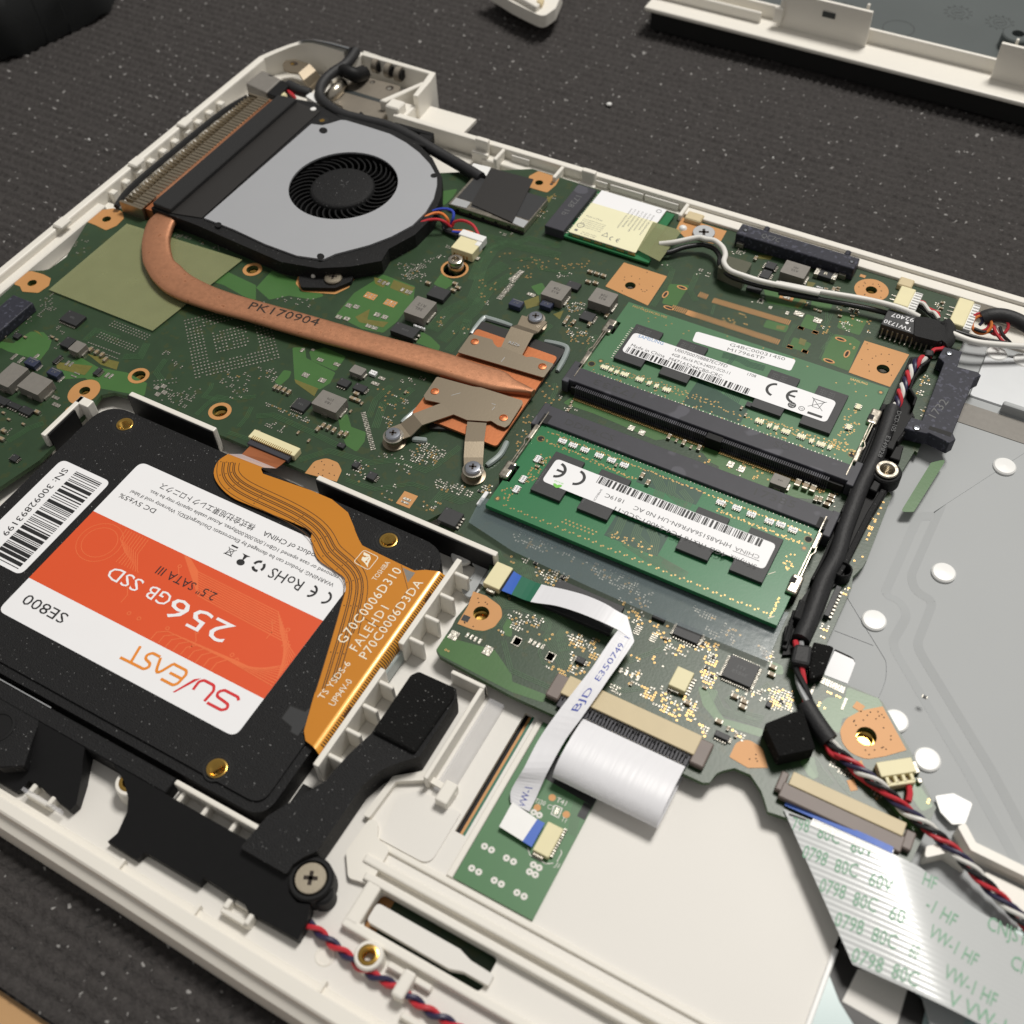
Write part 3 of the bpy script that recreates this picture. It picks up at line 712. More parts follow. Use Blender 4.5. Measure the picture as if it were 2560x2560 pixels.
for k, ((x, y), r) in enumerate(HOLES):
    if k in (6,): continue
    b = MB(); pr = [(r*1.35, -3.9), (r*1.35, -1.3), (r*0.8, -1.3)]
    for q in range(5): pr += [(r*0.70, -1.45-q*0.35), (r*0.8, -1.62-q*0.35)]
    pr = pr[:-4] + [(0.01, -2.45)]; b.lathe(x, y, pr, 20); b.build('standoff', 'brass' if k not in (7, 10) else 'steel', board, autosmooth=0.5)

ZP, ZT, ZC_, ZS = 0.03, 0.05, 0.08, 0.10           # pour, trace, copper, solder heights
# light green copper pours
POURS = [
 [(-46.94,15.47), (-43.54,16.90), (-39.27,15.37), (-37.78,12.77), (-36.83,8.29), (-46.89,7.05), (-49.89,7.20), (-49.97,4.39), (-52.70,8.59), (-47.81,9.94)],
 [(-30.32,7.25), (-28.44,14.17), (-21.38,13.40), (-13.27,15.36), (-6.14,14.74), (-3.68,10.79), (-15.57,7.86), (-21.84,8.88), (-26.45,6.02)],
 [(-16.13,53.44), (-14.24,58.71), (-3.83,57.75), (0.10,52.50), (-4.52,52.57), (-11.79,53.77)],
 [(-3.17,56.87), (-3.53,64.68), (6.36,64.07), (15.68,62.70), (13.37,59.75), (6.93,58.31), (3.02,54.56)],
 [(19.54,42.27), (22.49,43.76), (25.07,40.69), (32.18,40.00), (34.82,39.74), (35.74,36.00), (34.67,32.86), (26.79,33.03)],
 [(27.14,46.11), (34.01,45.76), (34.55,40.13), (26.86,40.52), (24.27,43.01)],
 [(22.80,29.96), (22.40,34.51), (24.51,35.04), (25.30,32.80), (24.84,29.43)],
 [(44.22,27.11), (45.52,29.26), (48.86,26.03), (53.01,26.21), (54.38,23.54), (54.55,19.83), (51.09,20.42), (47.52,23.40)],
 [(24.02,72.89), (25.16,77.14), (35.61,76.88), (38.12,72.16), (38.71,62.59), (37.77,57.58), (31.93,56.33), (22.74,57.43), (22.19,67.15)],
 [(46.54,62.57), (49.76,61.95), (53.71,60.08), (54.41,58.24), (47.09,58.38)],
 [(39.27,84.79), (44.48,83.12), (43.55,79.05), (39.58,80.07)],
 [(91.05,56.45), (92.36,59.64), (128.16,59.88), (143.92,57.86), (145.33,54.14), (130.78,55.20), (128.02,57.01), (118.95,57.52), (116.32,55.70), (109.82,56.20), (99.58,56.82)],
 [(131.18,59.09), (143.05,60.13), (149.47,60.27), (158.32,60.38), (158.40,56.51), (146.03,52.31), (138.36,52.77), (133.20,54.17)],
 [(63.69,90.92), (65.82,93.79), (68.28,91.42), (67.36,88.59)],
 [(96.68,108.62), (101.65,110.50), (101.86,101.21), (98.02,100.44)],
 [(20.35,116.24), (24.14,119.43), (24.83,115.37), (24.62,110.06)],
 [(119.81,117.91), (131.49,119.36), (131.57,114.71), (122.58,113.08)],
 [(124.87,107.09), (129.34,107.23), (130.78,107.61), (130.99,104.59), (124.93,103.97)],
 [(133.26,113.78), (136.76,113.42), (137.37,108.50), (133.35,108.55)],
 [(132.54,120.25), (138.01,120.82), (138.29,117.38), (133.49,115.68)],
 [(133.22,104.00), (138.17,103.76), (137.90,100.20), (133.47,99.70)],
 [(142.12,109.62), (146.63,110.80), (149.03,109.83), (149.68,98.48), (142.32,98.95), (141.45,105.46)],
 [(141.18,118.66), (148.06,119.29), (147.97,112.02), (141.92,112.28)],
 [(99.85,-18.25), (99.83,-13.88), (101.98,-14.22), (110.65,-12.59), (116.76,-16.13), (117.50,-17.48), (125.14,-16.90), (125.50,-18.74), (118.67,-19.62), (101.24,-18.95)],
 [(109.45,-7.00), (109.32,-4.46), (110.60,-4.91), (112.49,-8.36), (110.89,-8.46)],
 [(151.22,-0.80), (155.46,0.06), (155.55,-2.93), (158.76,-5.22), (166.51,-3.75), (166.68,-5.60), (158.28,-6.79), (153.92,-4.46)],
 [(161.66,11.29), (164.73,11.49), (165.72,9.57), (163.25,8.62)],
 [(173.45,5.16), (175.21,8.76), (184.03,13.40), (185.58,11.88), (179.29,5.59), (179.95,2.04), (176.69,2.92)],
 [(177.84,12.83), (183.69,13.16), (183.80,11.75), (178.42,9.55)],
 [(195.14,0.29), (200.16,-3.97), (198.51,-6.02), (194.30,-2.89)], [(192.18,-6.72), (199.39,-9.91), (197.83,-10.45), (193.30,-7.90)],
 [(174.90,-6.97), (177.07,-4.65), (179.35,-8.29), (178.33,-9.59)],
 [(176.03,78.42), (178.94,81.27), (176.72,62.44), (174.11,61.10)],
]
b = MB()
for ip, p in enumerate(POURS): b.add([(x, y, ZP-0.02+0.002*(ip % 9)) for x, y in ccw(rounded(p, 0.6, 3))], [tuple(range(len(p)*4))])
def tri_ngons(b):
    v, f, m = b.v, b.f, b.m; nf, nm = [], []
    for face, mi in zip(f, m):
        if len(face) <= 4: nf.append(face); nm.append(mi); continue
        for t in tessellate_polygon([[Vector((v[i][0], v[i][1], 0)) for i in face]]):
            a, c, d = (face[k] for k in t)
            ar = (v[c][0]-v[a][0])*(v[d][1]-v[a][1]) - (v[c][1]-v[a][1])*(v[d][0]-v[a][0])
            nf.append((a, c, d) if ar > 0 else (a, d, c)); nm.append(mi)
    b.f, b.m = nf, nm; return b
tri_ngons(b).build('copper_pour', 'pour', board, kind='stuff')
# bare olive patches
b = MB()
for p in ([(-43.96,15.83), (-46.67,16.18), (-45.01,16.44), (-41.91,15.16)], [(-32.72,9.82), (-22.96,13.14), (-22.50,9.61), (-30.69,8.14)],
          [(26.79,33.03), (34.10,33.09), (34.80,30.36), (27.91,32.03)], [(27.80,59.39), (29.57,63.76), (31.22,59.96), (36.82,61.64), (36.67,59.29), (29.89,58.15)], [(28.96,76.59), (35.90,76.42), (35.99,72.87), (29.75,73.34)],
          [(23.47,75.06), (27.96,75.47), (28.13,72.53), (25.29,72.92)],
          [(64.86,84.98), (67.36,88.59), (69.39,85.50), (66.98,82.55)], [(74.21,83.87), (76.01,86.50), (76.71,82.84)],
          [(113.58,130.39), (117.25,131.43), (117.14,129.83), (113.68,128.88)], [(129.15,125.92), (131.33,126.27), (131.02,123.89), (129.63,123.93)],
          [(129.40,115.06), (130.14,118.68), (131.41,118.96), (130.50,114.54)], [(127.93,106.17), (130.13,106.93), (130.10,105.18), (128.18,104.91)], [(134.83,104.46), (136.64,104.35), (136.80,102.06), (135.18,102.26)],
          [(49.54,126.67), (50.80,129.46), (51.31,125.37)], [(-27.24,15.88), (-17.72,17.41), (-16.39,14.85), (-21.42,14.46)]):
    b.add([(x, y, ZP+0.01) for x, y in ccw(p)], [tuple(range(len(p)))])
tri_ngons(b).build('ground_patch', 'olive', board, kind='stuff')

# traces: bundles of parallel tracks with 45 degree bends
b = MB()
def bundle(pts, n, pitch=0.42, w=0.16, z=ZT):
    for k in range(n):
        d = (k - (n-1)/2)*pitch
        p = offset(pts, d); b.strip(p, w, z)
for pts, n in (
 ([(42.56,104.28), (51.47,105.05), (53.77,108.62), (63.18,109.26)], 5), ([(49.60,86.83), (47.88,92.58), (47.08,100.06), (49.39,104.01), (53.99,104.29), (64.97,105.78)], 7),
 ([(47.98,86.02), (45.67,94.60), (44.86,99.76), (47.96,103.71)], 5),
 ([(48.76,64.25), (48.84,72.28), (52.48,79.36), (50.40,87.30), (53.02,95.99)], 9), ([(53.00,61.92), (53.65,68.97), (54.83,75.29), (54.15,84.35), (57.11,92.48)], 8), ([(56.55,59.33), (56.93,66.12), (55.12,71.98)], 6),
 ([(53.91,98.31), (59.22,101.58), (62.94,98.46), (70.18,100.22)], 3), ([(90.98,116.15), (95.13,113.90), (96.15,108.95), (96.26,98.40)], 4), ([(101.64,115.93), (102.49,108.55), (105.71,105.46)], 4),
 ([(25.76,18.19), (29.32,20.50), (41.15,20.15), (50.18,19.48)], 4), ([(43.76,11.48), (48.33,17.11), (59.22,18.49), (64.41,22.08), (72.33,22.45), (73.71,25.00), (75.80,32.60)], 4), ([(57.13,11.45), (64.79,12.25), (71.67,17.58), (75.82,17.92)], 3),
 ([(79.10,14.32), (79.39,17.98), (84.21,18.26), (87.59,22.21)], 5), ([(54.32,28.33), (51.73,35.93), (54.64,39.94), (55.31,43.87)], 5), ([(50.94,30.54), (49.22,36.17), (50.05,42.23)], 4),
 ([(15.83,18.67), (9.89,17.69), (9.65,20.67), (8.78,22.32)], 3), ([(12.12,11.73), (12.22,15.81), (12.89,19.22), (16.46,20.01), (21.65,23.67)], 3), ([(24.03,13.35), (23.90,16.74), (22.91,20.24)], 3),
 ([(22.77,10.75), (30.78,11.46)], 3),
 ([(98.48,9.40), (100.13,7.97), (102.51,7.44), (104.83,8.14), (107.85,5.99)], 6), ([(103.22,11.86), (105.81,10.16), (108.66,7.15), (111.33,5.60)], 6), ([(104.73,-0.27), (107.24,-1.84), (110.02,-0.63), (115.34,-0.45), (117.39,-1.71), (117.88,-3.77)], 5),
 ([(116.90,0.37), (120.10,-1.23), (119.78,-4.39), (122.69,-6.26), (126.19,-9.32)], 9), ([(121.65,-0.42), (121.53,-3.24), (123.79,-6.13)], 6), ([(111.23,-9.77), (116.06,-15.29), (125.16,-15.07)], 3), ([(118.88,-4.17), (119.16,-8.78), (121.12,-10.65), (124.08,-10.43)], 2),
 ([(103.99,-11.49), (104.88,-10.57), (108.73,-6.71), (108.93,-3.80)], 3),
 ([(102.80,9.28), (106.50,7.99), (109.01,4.56)], 7), ([(153.81,-0.12), (157.63,-3.84), (165.64,-2.91)], 4), ([(159.69,2.29), (158.13,-0.90), (161.10,-2.67), (165.68,-1.58)], 4), ([(136.30,-2.36), (138.43,0.17), (141.16,3.39), (143.04,7.26)], 3),
 ([(162.90,5.68), (164.08,4.94), (167.74,4.16)], 5), ([(134.71,-8.44), (138.24,-8.99), (141.53,-6.57)], 3),
 ([(174.12,-7.58), (176.32,-9.51), (178.39,-9.75)], 4), ([(176.77,-5.20), (179.34,-7.33), (181.84,-8.87)], 5), ([(180.62,-5.31), (183.66,-7.53), (186.01,-8.74)], 3),
 ([(110.62,106.36), (111.32,102.40)], 2), ([(137.53,116.99), (138.78,113.38), (138.09,110.24), (142.01,109.12), (141.10,102.89)], 2), ([(132.00,108.57), (131.82,102.95), (132.35,99.14)], 3), ([(120.25,115.55), (122.93,112.17), (129.84,113.85)], 3),
 ([(-31.31,19.38), (-31.56,23.79), (-23.74,24.33)], 4), ([(-15.74,26.12), (-14.04,21.46), (-18.10,19.40)], 5), ([(-18.87,33.62), (-18.44,30.40), (-24.65,30.71)], 3), ([(-23.87,-16.50), (-22.30,-10.80), (-20.29,-7.79)], 4), ([(-7.47,23.69), (-6.49,18.80), (-2.18,16.75)], 4),
 ([(86.17,61.61), (87.73,59.32), (88.23,55.52), (87.69,50.26)], 3), ([(72.60,68.52), (74.10,73.67), (75.78,80.11)], 4), ([(88.21,75.32), (88.04,81.81)], 3),
 ([(139.07,116.46), (139.53,109.97), (141.52,109.32), (141.87,99.25)], 2), ([(165.62,99.91), (167.19,105.81), (170.16,105.77)], 3), ([(166.96,97.58), (169.99,100.62)], 3)):
    bundle(pts, n)
b.build('copper_traces', 'trace', board, kind='stuff')

# bare copper screw pads
def pad(pts, hole=None, dots=0, z=ZC_):
    b = MB(); b.prism(pts, 0.01, z, holes=[circle(hole[0], hole[1], hole[2], 20)] if hole else ())
    if dots:
        b.mat(1); r = random.Random(int(pts[0][0]*10)); xs = [p[0] for p in pts]; ys = [p[1] for p in pts]; n = 0
        for _ in range(dots*6):
            x, y = r.uniform(min(xs), max(xs)), r.uniform(min(ys), max(ys))
            if inside((x, y), pts, 0.7) and (not hole or math.hypot(x-hole[0], y-hole[1]) > hole[2]+0.8): b.disc(x, y, z+0.01, 0.16, 8); n += 1
            if n >= dots: break
    return b.build('screw_pad', ['copperpad', 'hole'], board)
def inside(p, poly, marg=0.0):
    c = False; n = len(poly)
    for i in range(n):
        a, d = poly[i], poly[i-1]
        if (a[1] > p[1]) != (d[1] > p[1]) and p[0] < (d[0]-a[0])*(p[1]-a[1])/(d[1]-a[1]) + a[0]: c = not c
        if marg:
            e = Vector((d[0]-a[0], d[1]-a[1])); t = max(0, min(1, ((p[0]-a[0])*e.x + (p[1]-a[1])*e.y)/max(e.length_squared, 1e-9)))
            if math.hypot(p[0]-a[0]-t*e.x, p[1]-a[1]-t*e.y) < marg: return False
    return c
H = [h[0] + (h[1],) for h in HOLES]
pad(rounded([(-65.29,57.92), (-65.90,63.46), (-62.39,66.45), (-58.89,66.23), (-56.44,64.00), (-56.11,60.42), (-57.47,57.39), (-61.94,57.87)], 0.8), H[0])
pad(rounded([(-64.73,27.60), (-65.71,33.03), (-64.22,34.09), (-60.16,34.54), (-57.11,34.20), (-55.45,31.63), (-55.97,28.01), (-60.36,26.42), (-62.62,27.74)], 0.6), H[1])
x, y = (-18.75,5.46)
pad([p for p in circle(x+0.2, y-0.5, 3.8, 40, ry=4.4) if True], H[2])
b = MB(); b.disc(x+1.6, y-6.9, 0.06, 1.4, 20); b.build('screw_pad', 'copperpad', board)
for k, ro in ((3, 2.75), (4, 2.9), (5, 2.7)):
    pad(circle(H[k][0], H[k][1], ro, 30), H[k])
pad(circle(H[6][0], H[6][1], 3.85, 36), H[6])
pad(rounded([(5.69,63.12), (3.44,68.16), (17.66,75.25), (19.16,71.69), (19.69,68.30), (17.96,64.44), (9.23,61.26)], 1.2))
pad(rounded([(47.29,8.67), (47.12,12.74), (49.07,14.91), (52.45,15.01), (54.63,13.36), (55.52,9.95)], [0.1, 2, 2.5, 2, 1.5, 0.1]), None, 9)
pad([(81.99,111.04), (94.84,111.01), (95.06,98.09), (81.73,99.94)], H[7], 12)
pad(rounded([(40.13,134.03), (41.44,137.43), (48.70,137.15), (49.26,133.50), (48.61,129.30), (41.86,129.16)], 0.8), H[8])
b = MB(); x, y = (47.87,133.39); b.rect(x, y, 0.9, 0.8, ZC_+0.02); b.build('pad_mark', 'chip', board)
pad([(88.18,136.15), (101.91,136.02), (102.24,129.42), (92.37,128.37), (88.99,130.59)])
x, y = (145.31,130.09); pad(circle(x, y, 4.45, 44), H[9], 14)
pad([(149.71,110.72), (161.19,110.87), (160.34,97.73), (149.77,98.01)], H[10], 12)
pad(rounded([(99.42,-1.99), (102.57,-1.70), (106.68,-2.62), (108.16,-4.69), (107.95,-7.78), (106.45,-9.68), (104.30,-10.43), (100.56,-10.72), (100.29,-5.77)], [0, 2.5, 2.5, 2.5, 2, 1.5, 0.5, 0, 0.4]), H[11], 8)
x, y = (101.47,-8.75); b = MB(); b.obox(x, y, 1.6, 1.5, ZC_, ZC_+0.02, 0.05); b.build('pad_mark', 'chip', board)
pad(rounded([(185.45,11.88), (192.36,4.84), (189.06,1.62), (186.13,-0.65), (183.02,-0.79), (180.95,0.65), (179.67,2.87), (179.97,5.96), (181.94,8.97)], [0, 0, 1, 3, 4, 3, 3, 3, 3]), H[12], 20)
x, y = (181.32,9.63); b = MB(); b.obox(x, y, 1.9, 1.7, 0.01, ZC_, -0.2); b.build('screw_pad', 'copperpad', board)
x, y = (185.47,-6.97); b = MB(); b.obox(x, y, 2.2, 1.4, 0.01, ZC_, -0.9); b.build('screw_pad', 'copperpad', board)
x, y = (185.43,-2.56); b = MB(); b.obox(x, y, 2.0, 1.6, 0.01, ZC_, -0.9); b.build('screw_pad', 'copperpad', board)
pad(rounded([(162.79,-12.42), (162.77,-8.95), (164.55,-7.21), (167.72,-7.61), (170.18,-11.08), (166.78,-12.88)], [0.3, 2, 2, 2, 0.1, 0.1]), None, 4)
for c, h in (((73.09,12.97), 0), ((126.43,117.55), 1)):
    b = MB(); b.obox(c[0], c[1], 3.6, 4.0 if not h else 2.6, 0.01, ZC_, 0.03); b.mat(1); b.obox(c[0], c[1], 2.0, 0.7, ZC_, 0.2); b.obox(c[0]+0.1, c[1]-1.0 if not h else c[1]-0.5, 2.0, 0.5, ZC_, 0.2); b.build('solder_land', ['copperpad', 'tin'], board)
for c in ((26.91,68.14), (33.28,68.14)):
    b = MB(); b.obox(c[0], c[1], 3.4, 2.3, 0.01, ZC_); b.mat(1)
    for k in range(6): b.disc(c[0]-1.1+(k % 3)*1.1, c[1]-0.5+(k//3)*1.0, ZC_+0.02, 0.27, 8)
    b.build('solder_land', ['copperpad', 'tin'], board)
for p in ((133.80,107.91), (137.62,108.11), (133.73,100.17), (137.55,100.25), (141.54,134.46), (133.85,107.94), (137.57,107.99), (133.71,100.04), (137.69,100.22)):
    b = MB(); b.rect(p[0], p[1], 1.5, 1.1, ZC_); b.build('solder_land', 'copperpad', board)
# slotted holes with copper rims
for p, a in (((100.27,108.62), 0.0), ((97.41,104.11), 1.57), ((100.31,99.74), 0.0), ((144.19,108.48), 0.0), ((147.29,104.11), 1.57), ((144.13,99.70), 0.0)):
    b = MB(); b.disc(p[0], p[1], ZC_, 1.5, 20, 0.72, a); b.mat(1); b.disc(p[0], p[1], ZC_+0.02, 1.05, 18, 0.36, a); b.build('slotted_hole', ['copperpad', 'hole'], board)

# solder pads and vias too small to pick apart
pads = MB(); vias = MB()
def dot(x, y, w=0.5, d=0.36, a=0.0, z=ZS): pads.rect(x, y, w, d, z, a)
def via(x, y, r=0.3):
    vias.mat(0); vias.ring(x, y, ZT+0.02, r*0.5, r, 9); vias.mat(1); vias.disc(x, y, ZT+0.015, r*0.52, 7)
def grid(p00, p10, p01, nu, nv, keep=None, w=0.42, d=0.42, disc=True, fn=None):
    for i in range(nu):
        for j in range(nv):
            if keep and not keep(i, j): continue
            u, v = i/max(nu-1, 1), j/max(nv-1, 1)
            x = p00[0] + (p10[0]-p00[0])*u + (p01[0]-p00[0])*v; y = p00[1] + (p10[1]-p00[1])*u + (p01[1]-p00[1])*v
            if fn: fn(x, y)
            elif disc: pads.disc(x, y, ZS, w/2, 7)
            else: dot(x, y, w, d)
g0, g1, g2 = (-12.30,37.50), (2.36,53.05), (3.94,21.96)
def bga(i, j):
    ring_ = i < 5 or j < 4 or i > 18 or j > 14
    core = 7 <= i <= 16 and 6 <= j <= 12
    return (ring_ or core) and rng.random() > 0.05
grid(g0, g1, g2, 24, 19, bga, 0.5)
grid((-29.18,28.72), (-17.10,28.80), (-29.25,26.96), 14, 3, None, 0.45)
grid((-29.42,23.73), (-16.96,23.84), (-29.33,22.07), 14, 3, None, 0.45)
grid((-29.84,19.29), (-19.70,19.69), (-29.11,17.70), 13, 2, None, 0.5, 0.3, False)
grid((-4.93,16.14), (-0.50,19.45), (-4.00,15.04), 7, 2, lambda i, j: (i+j) % 5 != 4)
for p in ((-2.78,14.61), (-1.50,15.78), (-1.11,12.87), (-0.05,14.18)):
    b = MB(); b.rect(p[0], p[1], 1.35, 1.2, ZS); b.build('test_pad', 'tin', board)
def cluster(region, n, seed, kinds=((0.46, 0.3), (0.3, 0.46)), snap=0.62, pairs=0.4, vi=0.0):
    n = int(n*0.62)
    r = random.Random(seed); xs = [p[0] for p in region]; ys = [p[1] for p in region]; got = set(); k = 0
    for _ in range(n*8):
        if k >= n: break
        x = round(r.uniform(min(xs), max(xs))/snap)*snap; y = round(r.uniform(min(ys), max(ys))/snap)*snap
        if (x, y) in got or not inside((x, y), region): continue
        got.add((x, y)); k += 1
        if r.random() < vi: via(x, y, 0.22 + 0.06*r.random()); continue
        w, d = kinds[r.randrange(len(kinds))]; dot(x, y, w, d)
        if r.random() < pairs:
            if w > d: dot(x, y + d*2.0, w, d); got.add((x, y+snap))
            else: dot(x + w*2.0, y, w, d); got.add((x+snap, y))
